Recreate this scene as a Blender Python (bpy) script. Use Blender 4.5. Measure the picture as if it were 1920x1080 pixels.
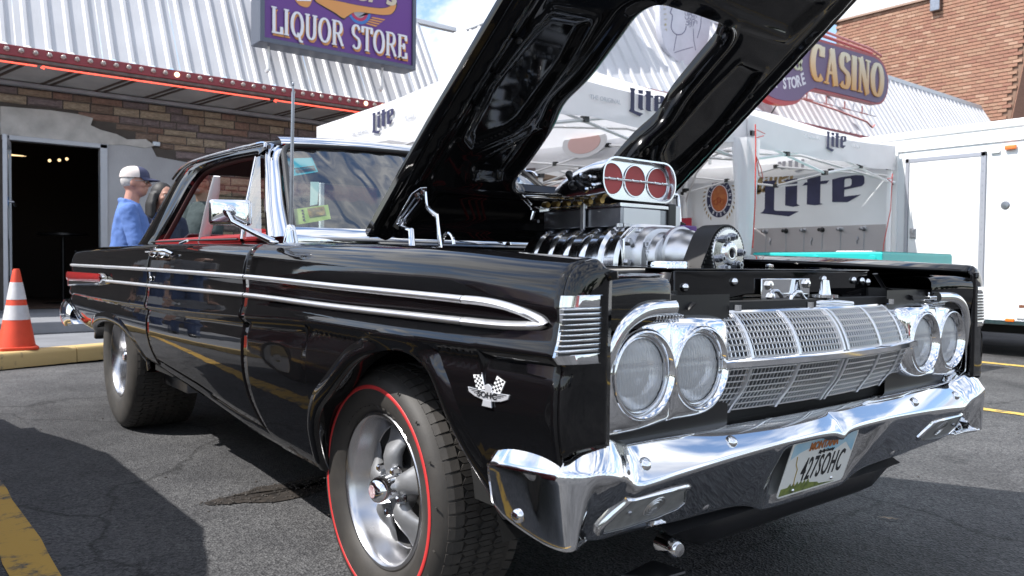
import bpy, bmesh, math, random
import numpy as np
from mathutils import Vector, Matrix

random.seed(7)
rng = np.random.default_rng(7)
for o in list(bpy.data.objects):
    bpy.data.objects.remove(o)
scene = bpy.context.scene
COL = scene.collection
R = math.radians

# ------------------------------------------------------------------ camera
cam_data = bpy.data.cameras.new('camera')
cam = bpy.data.objects.new('camera', cam_data)
COL.objects.link(cam)
cam_data.sensor_width = 36.0
cam_data.lens = 27.407
cam_data.clip_start = 0.05
cam_data.clip_end = 2000
yaw, pit, rol = R(141.6306), R(-1.66995), R(0.61621)
fw = Vector((math.cos(yaw)*math.cos(pit), math.sin(yaw)*math.cos(pit), math.sin(pit)))
rt = Vector((math.sin(yaw), -math.cos(yaw), 0))
up = rt.cross(fw)
rt2 = rt*math.cos(rol) + up*math.sin(rol)
up2 = -rt*math.sin(rol) + up*math.cos(rol)
cam.matrix_world = Matrix(((rt2.x, up2.x, -fw.x, 1.847), (rt2.y, up2.y, -fw.y, -1.8138), (rt2.z, up2.z, -fw.z, 0.9186), (0, 0, 0, 1)))
scene.camera = cam
cam_data.dof.use_dof = True
cam_data.dof.focus_distance = 2.3
cam_data.dof.aperture_fstop = 7.1

# ------------------------------------------------------------------ sky, sun, exposure
L_dir = Vector((0.2, 0.75, -1.0)).normalized()
sun_el = math.asin(-L_dir.z)
sun_rot = math.atan2(-L_dir.x, -L_dir.y)
world = bpy.data.worlds.new('World')
scene.world = world
world.use_nodes = True
wn = world.node_tree.nodes
wl = world.node_tree.links
wn.clear()
w_out = wn.new('ShaderNodeOutputWorld')
w_bg = wn.new('ShaderNodeBackground')
w_sky = wn.new('ShaderNodeTexSky')
w_sky.sky_type = 'NISHITA'
w_sky.sun_disc = False
w_sky.sun_elevation = sun_el
w_sky.sun_rotation = sun_rot
w_sky.air_density = 1.0
w_sky.dust_density = 0.6
w_sky.ozone_density = 1.2
w_bg.inputs['Strength'].default_value = 0.14
w_bg2 = wn.new('ShaderNodeBackground')
w_tc = wn.new('ShaderNodeTexCoord')
w_sep = wn.new('ShaderNodeSeparateXYZ')
wl.new(w_tc.outputs['Generated'], w_sep.inputs[0])
# clouds on a flat layer: direction divided by its height
w_add = wn.new('ShaderNodeMath'); w_add.operation = 'ADD'; w_add.inputs[1].default_value = 0.16
w_abs = wn.new('ShaderNodeMath'); w_abs.operation = 'ABSOLUTE'
wl.new(w_sep.outputs['Z'], w_abs.inputs[0]); wl.new(w_abs.outputs[0], w_add.inputs[0])
w_dx = wn.new('ShaderNodeMath'); w_dx.operation = 'DIVIDE'
w_dy = wn.new('ShaderNodeMath'); w_dy.operation = 'DIVIDE'
wl.new(w_sep.outputs['X'], w_dx.inputs[0]); wl.new(w_add.outputs[0], w_dx.inputs[1])
wl.new(w_sep.outputs['Y'], w_dy.inputs[0]); wl.new(w_add.outputs[0], w_dy.inputs[1])
w_cmb = wn.new('ShaderNodeCombineXYZ')
wl.new(w_dx.outputs[0], w_cmb.inputs['X']); wl.new(w_dy.outputs[0], w_cmb.inputs['Y'])
w_noise = wn.new('ShaderNodeTexNoise')
w_noise.inputs['Scale'].default_value = 2.3
w_noise.inputs['Detail'].default_value = 9
w_noise.inputs['Roughness'].default_value = 0.56
w_noise.inputs['Distortion'].default_value = 0.35
w_map = wn.new('ShaderNodeMapping')
w_map.inputs['Location'].default_value = (7.3, 2.9, 0)
w_map.inputs['Rotation'].default_value = (0, 0, R(35))
w_map.inputs['Scale'].default_value = (1.0, 1.7, 1)
wl.new(w_cmb.outputs[0], w_map.inputs['Vector'])
wl.new(w_map.outputs[0], w_noise.inputs['Vector'])
w_ramp = wn.new('ShaderNodeValToRGB')
w_ramp.color_ramp.elements[0].position = 0.42
w_ramp.color_ramp.elements[1].position = 0.57
wl.new(w_noise.outputs['Fac'], w_ramp.inputs['Fac'])
w_noise2 = wn.new('ShaderNodeTexNoise')
w_noise2.inputs['Scale'].default_value = 3.4
w_noise2.inputs['Detail'].default_value = 7
wl.new(w_cmb.outputs[0], w_noise2.inputs['Vector'])
w_ramp2 = wn.new('ShaderNodeValToRGB')
w_ramp2.color_ramp.elements[0].position = 0.30
w_ramp2.color_ramp.elements[0].color = (0.42, 0.45, 0.52, 1)
w_ramp2.color_ramp.elements[1].position = 0.62
w_ramp2.color_ramp.elements[1].color = (1.0, 1.0, 1.0, 1)
wl.new(w_noise2.outputs['Fac'], w_ramp2.inputs['Fac'])
wl.new(w_ramp2.outputs['Color'], w_bg2.inputs['Color'])
w_bg2.inputs['Strength'].default_value = 0.95
w_mix = wn.new('ShaderNodeMixShader')
wl.new(w_sky.outputs[0], w_bg.inputs['Color'])
wl.new(w_ramp.outputs['Color'], w_mix.inputs['Fac'])
wl.new(w_bg.outputs[0], w_mix.inputs[1])
wl.new(w_bg2.outputs[0], w_mix.inputs[2])
wl.new(w_mix.outputs[0], w_out.inputs['Surface'])

sun_data = bpy.data.lights.new('sun', 'SUN')
sun = bpy.data.objects.new('sun', sun_data)
COL.objects.link(sun)
sun_data.energy = 3.7
sun_data.angle = R(0.5)
sun_data.color = (1.0, 0.968, 0.925)
sun.rotation_euler = L_dir.to_track_quat('-Z', 'Y').to_euler()

scene.view_settings.view_transform = 'Standard'
scene.view_settings.look = 'None'
scene.view_settings.gamma = 1
scene.view_settings.use_curve_mapping = False
scene.view_settings.exposure = 1.02
scene.render.engine = 'CYCLES'
scene.cycles.max_bounces = 10
scene.cycles.transparent_max_bounces = 12
scene.cycles.sample_clamp_indirect = 8
scene.cycles.use_denoising = True

# ------------------------------------------------------------------ materials
MATS = {}
def mat(name, col, rough=0.5, metal=0.0, coat=0.0, spec=0.5, var=0.0, vscale=6.0, bump=0.0, bscale=60.0, rvar=0.0, detail=4.0, emit=None, bdist=0.02, col2=None, stretch=None):
    """procedural Principled material; var mixes towards col2 (or a darker tone) with noise, bump adds fine relief"""
    if name in MATS:
        return MATS[name]
    m = bpy.data.materials.new(name)
    m.use_nodes = True
    nt = m.node_tree
    b = nt.nodes['Principled BSDF']
    c4 = (*col, 1)
    b.inputs['Base Color'].default_value = c4
    b.inputs['Roughness'].default_value = rough
    b.inputs['Metallic'].default_value = metal
    b.inputs['Specular IOR Level'].default_value = spec
    b.inputs['Coat Weight'].default_value = coat
    b.inputs['Coat Roughness'].default_value = 0.02
    tc = nt.nodes.new('ShaderNodeTexCoord')
    src = tc.outputs['Object']
    if stretch:
        mp = nt.nodes.new('ShaderNodeMapping')
        mp.inputs['Scale'].default_value = stretch
        nt.links.new(src, mp.inputs['Vector'])
        src = mp.outputs[0]
    if var > 0 or rvar > 0:
        n = nt.nodes.new('ShaderNodeTexNoise')
        n.inputs['Scale'].default_value = vscale
        n.inputs['Detail'].default_value = detail
        nt.links.new(src, n.inputs['Vector'])
        mr = nt.nodes.new('ShaderNodeMapRange')
        mr.inputs['From Min'].default_value = 0.3
        mr.inputs['From Max'].default_value = 0.7
        nt.links.new(n.outputs['Fac'], mr.inputs['Value'])
        if var > 0:
            mx = nt.nodes.new('ShaderNodeMixRGB')
            mx.inputs[1].default_value = c4
            d = col2 if col2 else tuple(c*(1-var) for c in col)
            mx.inputs[2].default_value = (*d, 1)
            nt.links.new(mr.outputs[0], mx.inputs[0])
            nt.links.new(mx.outputs[0], b.inputs['Base Color'])
        if rvar > 0:
            mr2 = nt.nodes.new('ShaderNodeMapRange')
            mr2.inputs['To Min'].default_value = max(0.0, rough-rvar)
            mr2.inputs['To Max'].default_value = min(1.0, rough+rvar)
            nt.links.new(n.outputs['Fac'], mr2.inputs['Value'])
            nt.links.new(mr2.outputs[0], b.inputs['Roughness'])
    if bump > 0:
        n = nt.nodes.new('ShaderNodeTexNoise')
        n.inputs['Scale'].default_value = bscale
        n.inputs['Detail'].default_value = 3
        nt.links.new(src, n.inputs['Vector'])
        bp = nt.nodes.new('ShaderNodeBump')
        bp.inputs['Strength'].default_value = bump
        bp.inputs['Distance'].default_value = bdist
        nt.links.new(n.outputs['Fac'], bp.inputs['Height'])
        nt.links.new(bp.outputs[0], b.inputs['Normal'])
        if coat > 0:
            nt.links.new(bp.outputs[0], b.inputs['Coat Normal'])
    if emit:
        b.inputs['Emission Color'].default_value = (*emit[0], 1)
        b.inputs['Emission Strength'].default_value = emit[1]
    MATS[name] = m
    return m

def schlick(nt, gain):
    lw = nt.nodes.new('ShaderNodeLayerWeight'); lw.inputs['Blend'].default_value = 0.5
    pw = nt.nodes.new('ShaderNodeMath'); pw.operation = 'POWER'; pw.inputs[1].default_value = 5.0
    nt.links.new(lw.outputs['Facing'], pw.inputs[0])
    ma = nt.nodes.new('ShaderNodeMath'); ma.operation = 'MULTIPLY_ADD'; ma.inputs[1].default_value = 0.95*gain; ma.inputs[2].default_value = 0.045*gain
    ma.use_clamp = True
    nt.links.new(pw.outputs[0], ma.inputs[0])
    return ma
def glass_mat(name, tint=(0.9, 0.95, 0.93), refl=1.45, gain=1.0, wave=0.08):
    m = bpy.data.materials.new(name)
    m.use_nodes = True
    nt = m.node_tree
    nt.nodes.clear()
    out = nt.nodes.new('ShaderNodeOutputMaterial')
    tr = nt.nodes.new('ShaderNodeBsdfTransparent')
    tr.inputs[0].default_value = (*tint, 1)
    gl = nt.nodes.new('ShaderNodeBsdfGlossy')
    gl.inputs['Roughness'].default_value = 0.01
    mul = schlick(nt, gain)
    tc = nt.nodes.new('ShaderNodeTexCoord')
    mp = nt.nodes.new('ShaderNodeMapping'); mp.inputs['Scale'].default_value = (1.0, 1.6, 0.5)
    nt.links.new(tc.outputs['Object'], mp.inputs[0])
    nz = nt.nodes.new('ShaderNodeTexNoise'); nz.inputs['Scale'].default_value = 2.2; nz.inputs['Detail'].default_value = 1.5
    nt.links.new(mp.outputs[0], nz.inputs['Vector'])
    bm = nt.nodes.new('ShaderNodeBump'); bm.inputs['Strength'].default_value = 0.6; bm.inputs['Distance'].default_value = wave
    nt.links.new(nz.outputs['Fac'], bm.inputs['Height']); nt.links.new(bm.outputs[0], gl.inputs['Normal'])
    mx = nt.nodes.new('ShaderNodeMixShader')
    nt.links.new(mul.outputs[0], mx.inputs[0])
    nt.links.new(tr.outputs[0], mx.inputs[1])
    nt.links.new(gl.outputs[0], mx.inputs[2])
    nt.links.new(mx.outputs[0], out.inputs[0])
    MATS[name] = m
    return m

def fabric_mat(name, col, trans=0.35):
    m = bpy.data.materials.new(name)
    m.use_nodes = True
    nt = m.node_tree
    nt.nodes.clear()
    out = nt.nodes.new('ShaderNodeOutputMaterial')
    d = nt.nodes.new('ShaderNodeBsdfDiffuse')
    t = nt.nodes.new('ShaderNodeBsdfTranslucent')
    tc = nt.nodes.new('ShaderNodeTexCoord')
    n = nt.nodes.new('ShaderNodeTexNoise'); n.inputs['Scale'].default_value = 3.0; n.inputs['Detail'].default_value = 5
    nt.links.new(tc.outputs['Object'], n.inputs['Vector'])
    mx0 = nt.nodes.new('ShaderNodeMixRGB')
    mx0.inputs[1].default_value = (*col, 1); mx0.inputs[2].default_value = (*[c*0.86 for c in col], 1)
    nt.links.new(n.outputs['Fac'], mx0.inputs[0])
    nt.links.new(mx0.outputs[0], d.inputs[0]); nt.links.new(mx0.outputs[0], t.inputs[0])
    n2 = nt.nodes.new('ShaderNodeTexNoise'); n2.inputs['Scale'].default_value = 2.2; n2.inputs['Detail'].default_value = 2
    nt.links.new(tc.outputs['Object'], n2.inputs['Vector'])
    bp = nt.nodes.new('ShaderNodeBump'); bp.inputs['Strength'].default_value = 0.5; bp.inputs['Distance'].default_value = 0.06
    nt.links.new(n2.outputs['Fac'], bp.inputs['Height'])
    nt.links.new(bp.outputs[0], d.inputs['Normal'])
    mx = nt.nodes.new('ShaderNodeMixShader'); mx.inputs[0].default_value = trans
    nt.links.new(d.outputs[0], mx.inputs[1]); nt.links.new(t.outputs[0], mx.inputs[2])
    nt.links.new(mx.outputs[0], out.inputs[0])
    MATS[name] = m
    return m

BLACK = mat('black_paint', (0.0035, 0.0035, 0.004), rough=0.03, coat=0.0, bump=0.05, bscale=3.2, bdist=0.02)
BLACK2 = mat('satin_black', (0.008, 0.008, 0.009), rough=0.32)
UNDER = mat('underbody_black', (0.006, 0.006, 0.006), rough=0.8, var=0.4)
CHROME = mat('chrome', (0.78, 0.79, 0.81), rough=0.045, metal=1.0)
CHROME2 = mat('chrome_detail', (0.76, 0.77, 0.79), rough=0.09, metal=1.0)
POLISH = mat('polished_aluminium', (0.74, 0.745, 0.76), rough=0.17, metal=1.0, rvar=0.06, vscale=14)
SATIN = mat('satin_aluminium', (0.60, 0.605, 0.62), rough=0.34, metal=1.0, rvar=0.08, vscale=30)
TRIM = mat('brushed_trim', (0.74, 0.74, 0.75), rough=0.40, metal=1.0, rvar=0.05, vscale=40)
ZINC = mat('grey_metal', (0.36, 0.37, 0.40), rough=0.30, metal=1.0, var=0.25, vscale=25)
GRILLEM = mat('argent_grille', (0.70, 0.71, 0.73), rough=0.30, metal=0.9)
RUBBER = mat('tyre_rubber', (0.026, 0.024, 0.022), rough=0.62, var=0.3, vscale=14, bump=0.15, bscale=260, bdist=0.002, col2=(0.046, 0.041, 0.036))
REDLINE = mat('red_tyre_stripe', (0.52, 0.035, 0.035), rough=0.5)
GREYSPOKE = mat('cast_grey_spoke', (0.27, 0.275, 0.285), rough=0.42, metal=0.5, var=0.15, vscale=40)
REDV = mat('red_vinyl', (0.28, 0.012, 0.014), rough=0.42, bump=0.1, bscale=300, bdist=0.001)
REDPL = mat('red_butterfly', (0.42, 0.045, 0.045), rough=0.45, var=0.2)
LENS = mat('headlight_lens', (0.86, 0.87, 0.88), rough=0.22, metal=1.0)
SIGNAL = mat('signal_lens', (0.26, 0.26, 0.25), rough=0.35, coat=0.15, var=0.3, vscale=60)
TAIL = mat('red_lens', (0.55, 0.012, 0.012), rough=0.12, coat=1.0, var=0.25, vscale=30)
WHITE = mat('white_paint', (0.80, 0.80, 0.80), rough=0.30, var=0.05, vscale=2)
AMBER = mat('amber_lens', (0.75, 0.16, 0.015), rough=0.2, coat=0.6)
GLASS = glass_mat('window_glass', (0.80, 0.87, 0.84), 1.45, 2.3)
WSGLASS = glass_mat('windshield_glass', (0.60, 0.68, 0.67), 1.45, 3.0, 0.11)
HLGLASS = glass_mat('headlight_glass', (0.95, 0.96, 0.97), 1.5, 1.0)
DARKTRIM = mat('black_rubber_seal', (0.010, 0.010, 0.010), rough=0.5)

# ------------------------------------------------------------------ mesh helpers
def V3(p): return Vector((float(p[0]), float(p[1]), float(p[2])))
class MB:
    def __init__(s):
        s.v = []; s.f = []; s.m = []; s.mi = 0
    def add(s, vs, fs):
        o = len(s.v)
        s.v.extend([tuple(float(c) for c in p) for p in vs])
        s.f.extend([tuple(i+o for i in f) for f in fs])
        s.m.extend([s.mi]*len(fs))
        return s
    def box(s, c, size, rot=None):
        hx, hy, hz = size[0]/2, size[1]/2, size[2]/2
        vs = [Vector((x, y, z)) for x in (-hx, hx) for y in (-hy, hy) for z in (-hz, hz)]
        if rot is not None: vs = [rot @ v for v in vs]
        c = V3(c)
        return s.add([v+c for v in vs], [(0, 1, 3, 2), (4, 6, 7, 5), (0, 4, 5, 1), (2, 3, 7, 6), (0, 2, 6, 4), (1, 5, 7, 3)])
    def prism(s, loop, vec):
        """closed polygon loop (3D) extruded by vec"""
        n = len(loop); vec = V3(vec); a = [V3(p) for p in loop]
        nn = Vector((0, 0, 0))
        for i in range(n):
            nn += a[i].cross(a[(i+1) % n])
        if nn.dot(vec) > 0: a = a[::-1]
        b = [p+vec for p in a]
        fs = [tuple(range(n)), tuple(range(2*n-1, n-1, -1))]
        for i in range(n):
            j = (i+1) % n
            fs.append((i, i+n, j+n, j))
        return s.add(a+b, fs)
    def tube(s, path, r, n=8, closed=False, cap=True, flat=None):
        """round bar along a path; r a number or one per point; flat=(a,b) makes an ellipse with the axes a (side) and b (up)"""
        P = [V3(p) for p in path]
        m = len(P)
        rr = r if hasattr(r, '__len__') else [r]*m
        T = []
        for i in range(m):
            if closed: t = P[(i+1) % m]-P[i-1]
            else: t = P[min(i+1, m-1)]-P[max(i-1, 0)]
            T.append(t.normalized())
        ref = Vector((0, 0, 1)) if abs(T[0].z) < 0.9 else Vector((1, 0, 0))
        u = T[0].cross(ref).normalized()
        vs = []
        for i in range(m):
            u = (u-T[i]*u.dot(T[i])).normalized()
            w = T[i].cross(u)
            for k in range(n):
                a = 2*math.pi*k/n
                ca, sa = math.cos(a), math.sin(a)
                if flat: ca *= flat[0]; sa *= flat[1]
                vs.append(P[i]+(u*ca+w*sa)*rr[i])
        fs = []
        for i in range(m if closed else m-1):
            for k in range(n):
                a, b = i*n+k, i*n+(k+1) % n
                c, d = ((i+1) % m)*n+(k+1) % n, ((i+1) % m)*n+k
                fs.append((a, b, c, d))
        if cap and not closed:
            fs.append(tuple(range(n-1, -1, -1)))
            fs.append(tuple(range((m-1)*n, m*n)))
        return s.add(vs, fs)
    def lathe(s, prof, O, axis, n=32, a0=0, a1=2*math.pi, refv=None):
        """prof: (radius, height along axis)"""
        ax = V3(axis).normalized(); O = V3(O)
        ref = V3(refv) if refv else (Vector((0, 0, 1)) if abs(ax.z) < 0.9 else Vector((1, 0, 0)))
        u = ref.cross(ax).normalized(); w = ax.cross(u)
        full = abs(a1-a0) > 2*math.pi-1e-6
        cnt = n if full else n+1
        vs = []
        for (r, h) in prof:
            for k in range(cnt):
                a = a0+(a1-a0)*k/n
                vs.append(O+ax*h+(u*math.cos(a)+w*math.sin(a))*r)
        fs = []
        for i in range(len(prof)-1):
            for k in range(n):
                a = i*cnt+k; b = i*cnt+(k+1) % cnt
                fs.append((a, b, b+cnt, a+cnt))
        return s.add(vs, fs)
    def grid(s, P, cu=False, cv=False, flip=False):
        P = np.asarray(P, float)
        m, n = P.shape[:2]
        fs = []
        for i in range(m if cu else m-1):
            for j in range(n if cv else n-1):
                a = i*n+j; b = ((i+1) % m)*n+j; c = ((i+1) % m)*n+(j+1) % n; d = i*n+(j+1) % n
                fs.append((a, d, c, b) if flip else (a, b, c, d))
        return s.add(P.reshape(-1, 3), fs)
    def sphere(s, c, r, nu=16, nv=10, rot=None):
        rr = r if hasattr(r, '__len__') else (r, r, r)
        vs = []
        for i in range(nv+1):
            th = math.pi*i/nv
            for k in range(nu):
                a = 2*math.pi*k/nu
                v = Vector((rr[0]*math.sin(th)*math.cos(a), rr[1]*math.sin(th)*math.sin(a), rr[2]*math.cos(th)))
                if rot is not None: v = rot @ v
                vs.append(v+V3(c))
        fs = []
        for i in range(nv):
            for k in range(nu):
                a = i*nu+k; b = i*nu+(k+1) % nu
                fs.append((a, a+nu, b+nu, b))
        return s.add(vs, fs)
    def cyl(s, a, b, r, n=16):
        return s.tube([a, b], r, n)
    def build(s, name, mats, parent=None, smooth=38, bevel=0.0, seg=2, solid=0.0, loc=None):
        me = bpy.data.meshes.new(name)
        me.from_pydata(s.v, [], s.f)
        ms = mats if isinstance(mats, (list, tuple)) else [mats]
        for m in ms: me.materials.append(m)
        if len(ms) > 1: me.polygons.foreach_set('material_index', s.m)
        me.update()
        if smooth is not None:
            me.polygons.foreach_set('use_smooth', [True]*len(me.polygons))
            me.set_sharp_from_angle(angle=R(smooth))
        o = bpy.data.objects.new(name, me)
        COL.objects.link(o)
        if parent is not None: o.parent = parent
        if loc is not None: o.location = loc
        if solid:
            md = o.modifiers.new('thickness', 'SOLIDIFY'); md.thickness = abs(solid); md.offset = -1 if solid > 0 else 1
        if bevel > 0:
            md = o.modifiers.new('edge_round', 'BEVEL'); md.width = bevel; md.segments = seg; md.limit_method = 'ANGLE'; md.angle_limit = R(40)
            md.harden_normals = False
        return o

def tag(o, label, cat, group=None, kind=None):
    if label: o['label'] = label
    if cat: o['category'] = cat
    if group: o['group'] = group
    if kind: o['kind'] = kind
    return o
def thing(name, label, cat, loc=(0, 0, 0), rotz=0, group=None):
    o = bpy.data.objects.new(name, None)
    o.empty_display_size = 0.2
    COL.objects.link(o)
    o.location = loc; o.rotation_euler = (0, 0, rotz)
    return tag(o, label, cat, group)
def struct(o):
    o['kind'] = 'structure'
    return o
def copy_tree(o, parent=None):
    c = o.copy(); COL.objects.link(c)
    if parent is not None: c.parent = parent
    for ch in o.children: copy_tree(ch, c)
    return c
def lerp(a, b, t): return a+(b-a)*t
def interp(x, xs, ys): return float(np.interp(x, xs, ys))
def pchip(xs, ys, x):
    """monotone cubic interpolation"""
    xs = np.asarray(xs, float); ys = np.asarray(ys, float); x = np.asarray(x, float)
    h = np.diff(xs); d = np.diff(ys)/h
    m = np.zeros_like(ys)
    m[0] = d[0]; m[-1] = d[-1]
    for i in range(1, len(xs)-1):
        if d[i-1]*d[i] <= 0: m[i] = 0
        else:
            w1 = 2*h[i]+h[i-1]; w2 = h[i]+2*h[i-1]
            m[i] = (w1+w2)/(w1/d[i-1]+w2/d[i])
    k = np.clip(np.searchsorted(xs, x)-1, 0, len(xs)-2)
    t = (x-xs[k])/h[k]
    t = np.clip(t, 0, 1)
    return ys[k]*(1+2*t)*(1-t)**2+m[k]*h[k]*t*(1-t)**2+ys[k+1]*t*t*(3-2*t)+m[k+1]*h[k]*t*t*(t-1)
def catmull(P, n=6, closed=False):
    P = [np.asarray(p, float) for p in P]
    m = len(P); out = []
    rngi = range(m) if closed else range(m-1)
    for i in rngi:
        p1 = P[i]; p2 = P[(i+1) % m]
        p0 = P[i-1] if (closed or i > 0) else p1*2-p2
        p3 = P[(i+2) % m] if (closed or i < m-2) else p2*2-p1
        for k in range(n):
            t = k/n
            out.append(0.5*((2*p1)+(-p0+p2)*t+(2*p0-5*p1+4*p2-p3)*t*t+(-p0+3*p1-3*p2+p3)*t**3))
    if not closed: out.append(P[-1])
    return out
def rrect(w, h, r, n=5):
    """rounded rectangle outline centred on 0"""
    out = []
    for cx, cy, a0 in ((w/2-r, h/2-r, 0), (-w/2+r, h/2-r, 90), (-w/2+r, -h/2+r, 180), (w/2-r, -h/2+r, 270)):
        for k in range(n+1):
            a = R(a0+90*k/n)
            out.append((cx+r*math.cos(a), cy+r*math.sin(a)))
    return out

# ------------------------------------------------------------------ lettering
def text_mb(body, size, frame, depth=0.002, bold=0.0, sx=1.0, align='CENTER', shear=0.0, mb=None, space=1.0):
    """built-in sans face turned into a mesh; frame = (origin, right, up, normal)"""
    cu = bpy.data.curves.new('t', 'FONT')
    cu.body = body; cu.size = size; cu.align_x = align; cu.align_y = 'CENTER'
    cu.extrude = depth/2; cu.offset = bold; cu.shear = shear; cu.space_character = space; cu.resolution_u = 3
    ob = bpy.data.objects.new('t', cu)
    COL.objects.link(ob)
    bpy.context.view_layer.update()
    me = ob.evaluated_get(bpy.context.evaluated_depsgraph_get()).to_mesh()
    O, U, Vv, N = [V3(a) for a in frame]
    vs = [O+U*(v.co.x*sx)+Vv*v.co.y+N*(v.co.z+depth/2) for v in me.vertices]
    fs = [tuple(p.vertices) for p in me.polygons]
    mb = mb or MB()
    mb.add(vs, fs)
    bpy.data.objects.remove(ob)
    bpy.data.curves.remove(cu)
    return mb
def arc(cx, cy, rx, ry, a0, a1, n=14):
    return [(cx+rx*math.cos(R(a0+(a1-a0)*k/n)), cy+ry*math.sin(R(a0+(a1-a0)*k/n))) for k in range(n+1)]
GLY = {
 'L': (0.62, [[(0.14, 1), (0.14, 0)], [(0.02, 0.03), (0.60, 0.03)], [(0.58, 0.0), (0.58, 0.28)]], [(0.14, 1)], []),
 'I': (0.36, [[(0.18, 1), (0.18, 0)]], [(0.18, 1), (0.18, 0)], []),
 'Q': (0.80, [arc(0.40, 0.5, 0.31, 0.46, 0, 360, 26), [(0.40, 0.16), (0.50, 0.10), (0.58, -0.12), (0.74, -0.14)]], [], []),
 'U': (0.74, [[(0.15, 1), (0.15, 0.34)] + arc(0.37, 0.32, 0.22, 0.28, 180, 360, 10) + [(0.60, 1)]], [(0.15, 1), (0.60, 1)], []),
 'O': (0.80, [arc(0.40, 0.5, 0.31, 0.46, 0, 360, 26)], [], []),
 'R': (0.78, [[(0.15, 1), (0.15, 0)], [(0.15, 0.97), (0.36, 0.97)] + arc(0.38, 0.73, 0.22, 0.24, 90, -90, 10) + [(0.15, 0.49)], [(0.38, 0.49), (0.58, 0.2), (0.64, 0.05), (0.74, 0.06)]], [(0.15, 1), (0.15, 0)], []),
 'S': (0.64, [[(0.53, 0.80)] + arc(0.32, 0.755, 0.21, 0.215, 35, 180, 9) + arc(0.36, 0.74, 0.25, 0.24, 190, 232, 4) + [(0.32, 0.50)] + arc(0.28, 0.26, 0.26, 0.24, 52, 0, 5) + arc(0.32, 0.245, 0.22, 0.215, -5, -150, 9)], [], []),
 'T': (0.70, [[(0.35, 1), (0.35, 0)], [(0.03, 0.965), (0.67, 0.965)], [(0.05, 0.99), (0.05, 0.74)], [(0.65, 0.99), (0.65, 0.74)]], [(0.35, 0)], []),
 'E': (0.66, [[(0.15, 1), (0.15, 0)], [(0.15, 0.965), (0.58, 0.965)], [(0.15, 0.52), (0.44, 0.52)], [(0.15, 0.035), (0.60, 0.035)], [(0.58, 0.99), (0.58, 0.76)], [(0.60, 0.01), (0.60, 0.26)], [(0.44, 0.64), (0.44, 0.40)]], [(0.15, 1), (0.15, 0)], []),
 'C': (0.72, [arc(0.40, 0.5, 0.30, 0.46, 48, 312, 20), [(0.60, 0.98), (0.60, 0.70)]], [], []),
 'A': (0.76, [[(0.36, 1), (0.10, 0)], [(0.36, 1), (0.62, 0)], [(0.18, 0.33), (0.54, 0.33)]], [(0.10, 0), (0.62, 0)], []),
 'N': (0.78, [[(0.14, 1), (0.14, 0)], [(0.14, 1), (0.62, 0)], [(0.62, 1), (0.62, 0)]], [(0.14, 1), (0.14, 0), (0.62, 1)], []),
 '&': (0.80, [[(0.70, 0.02), (0.30, 0.60)] + arc(0.38, 0.77, 0.17, 0.20, 200, -40, 12) + [(0.22, 0.42)] + arc(0.30, 0.24, 0.22, 0.23, 140, 330, 10) + [(0.66, 0.52)]], [], []),
 ' ': (0.34, [], [], []),
}
def serif_word(word, h, frame, thick=0.15, thin=0.05, depth=0.01, wx=1.0, mb=None, shift=(0, 0), lift=0.0, fit=None):
    """heavy slab-serif lettering: every stroke a flat bar as thick as a broad pen makes it, with serifs at stem ends"""
    mb = mb or MB()
    O, U, Vv, N = [V3(a) for a in frame]
    total = sum(GLY[c][0]+0.06 for c in word)
    k = wx if fit is None else fit/(total*h)
    x = -total/2
    cnt = 0
    for c in word:
        wd, strokes, serifs, _ = GLY[c]
        for st in strokes:
            P = [np.array(p) for p in st]
            left = []; right = []
            for i in range(len(P)):
                t = P[min(i+1, len(P)-1)]-P[max(i-1, 0)]
                if len(P) > 8 and np.allclose(P[0], P[-1]) and i in (0, len(P)-1): t = P[1]-P[-2]
                ln = np.linalg.norm(t); t = t/ln
                nrm = np.array([-t[1], t[0]])
                hw = 0.5*math.hypot(thick*nrm[0], thin*nrm[1])
                if c == 'N' and abs(t[0]) < 0.05: hw = thin*0.6
                if c == 'A' and st[1][0] < st[0][0] and abs(t[1]) > 0.5: hw = thin*0.55
                left.append(P[i]+nrm*hw); right.append(P[i]-nrm*hw)
            cnt += 1
            dz = depth+lift+(cnt % 5)*0.0008
            n = len(P)
            vs = []
            for zz in (lift, dz):
                for q in left+right:
                    vs.append(O+U*((x+q[0])*h*k+shift[0])+Vv*((q[1]-0.5)*h+shift[1])+N*zz)
            fs = []
            for i in range(n-1):
                fs.append((2*n+i, 2*n+i+1, 3*n+i+1, 3*n+i))
                fs.append((i, i+1, 2*n+i+1, 2*n+i)); fs.append((n+i+1, n+i, 3*n+i, 3*n+i+1))
            fs.append((0, 2*n, 3*n, n)); fs.append((n-1, 2*n-1, 4*n-1, 3*n-1))
            mb.add(vs, fs)
        for (sx_, sy_) in serifs:
            cnt += 1
            dz = depth+(cnt % 5)*0.0008
            y0 = sy_-0.05 if sy_ > 0.5 else sy_
            pts = [(sx_-0.145, y0), (sx_+0.145, y0), (sx_+0.145, y0+0.05), (sx_-0.145, y0+0.05)]
            mb.prism([O+U*((x+a)*h*k+shift[0])+Vv*((b-0.5)*h+shift[1])+N*lift for a, b in pts], N*dz)
        x += wd+0.06
    return mb
def poly_mb(polys, frame, s=1.0, depth=0.004, mb=None):
    mb = mb or MB()
    O, U, Vv, N = [V3(a) for a in frame]
    for i, pl in enumerate(polys):
        mb.prism([O+U*(p[0]*s)+Vv*(p[1]*s) for p in pl], N*(depth+0.0003*i))
    return mb
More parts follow.
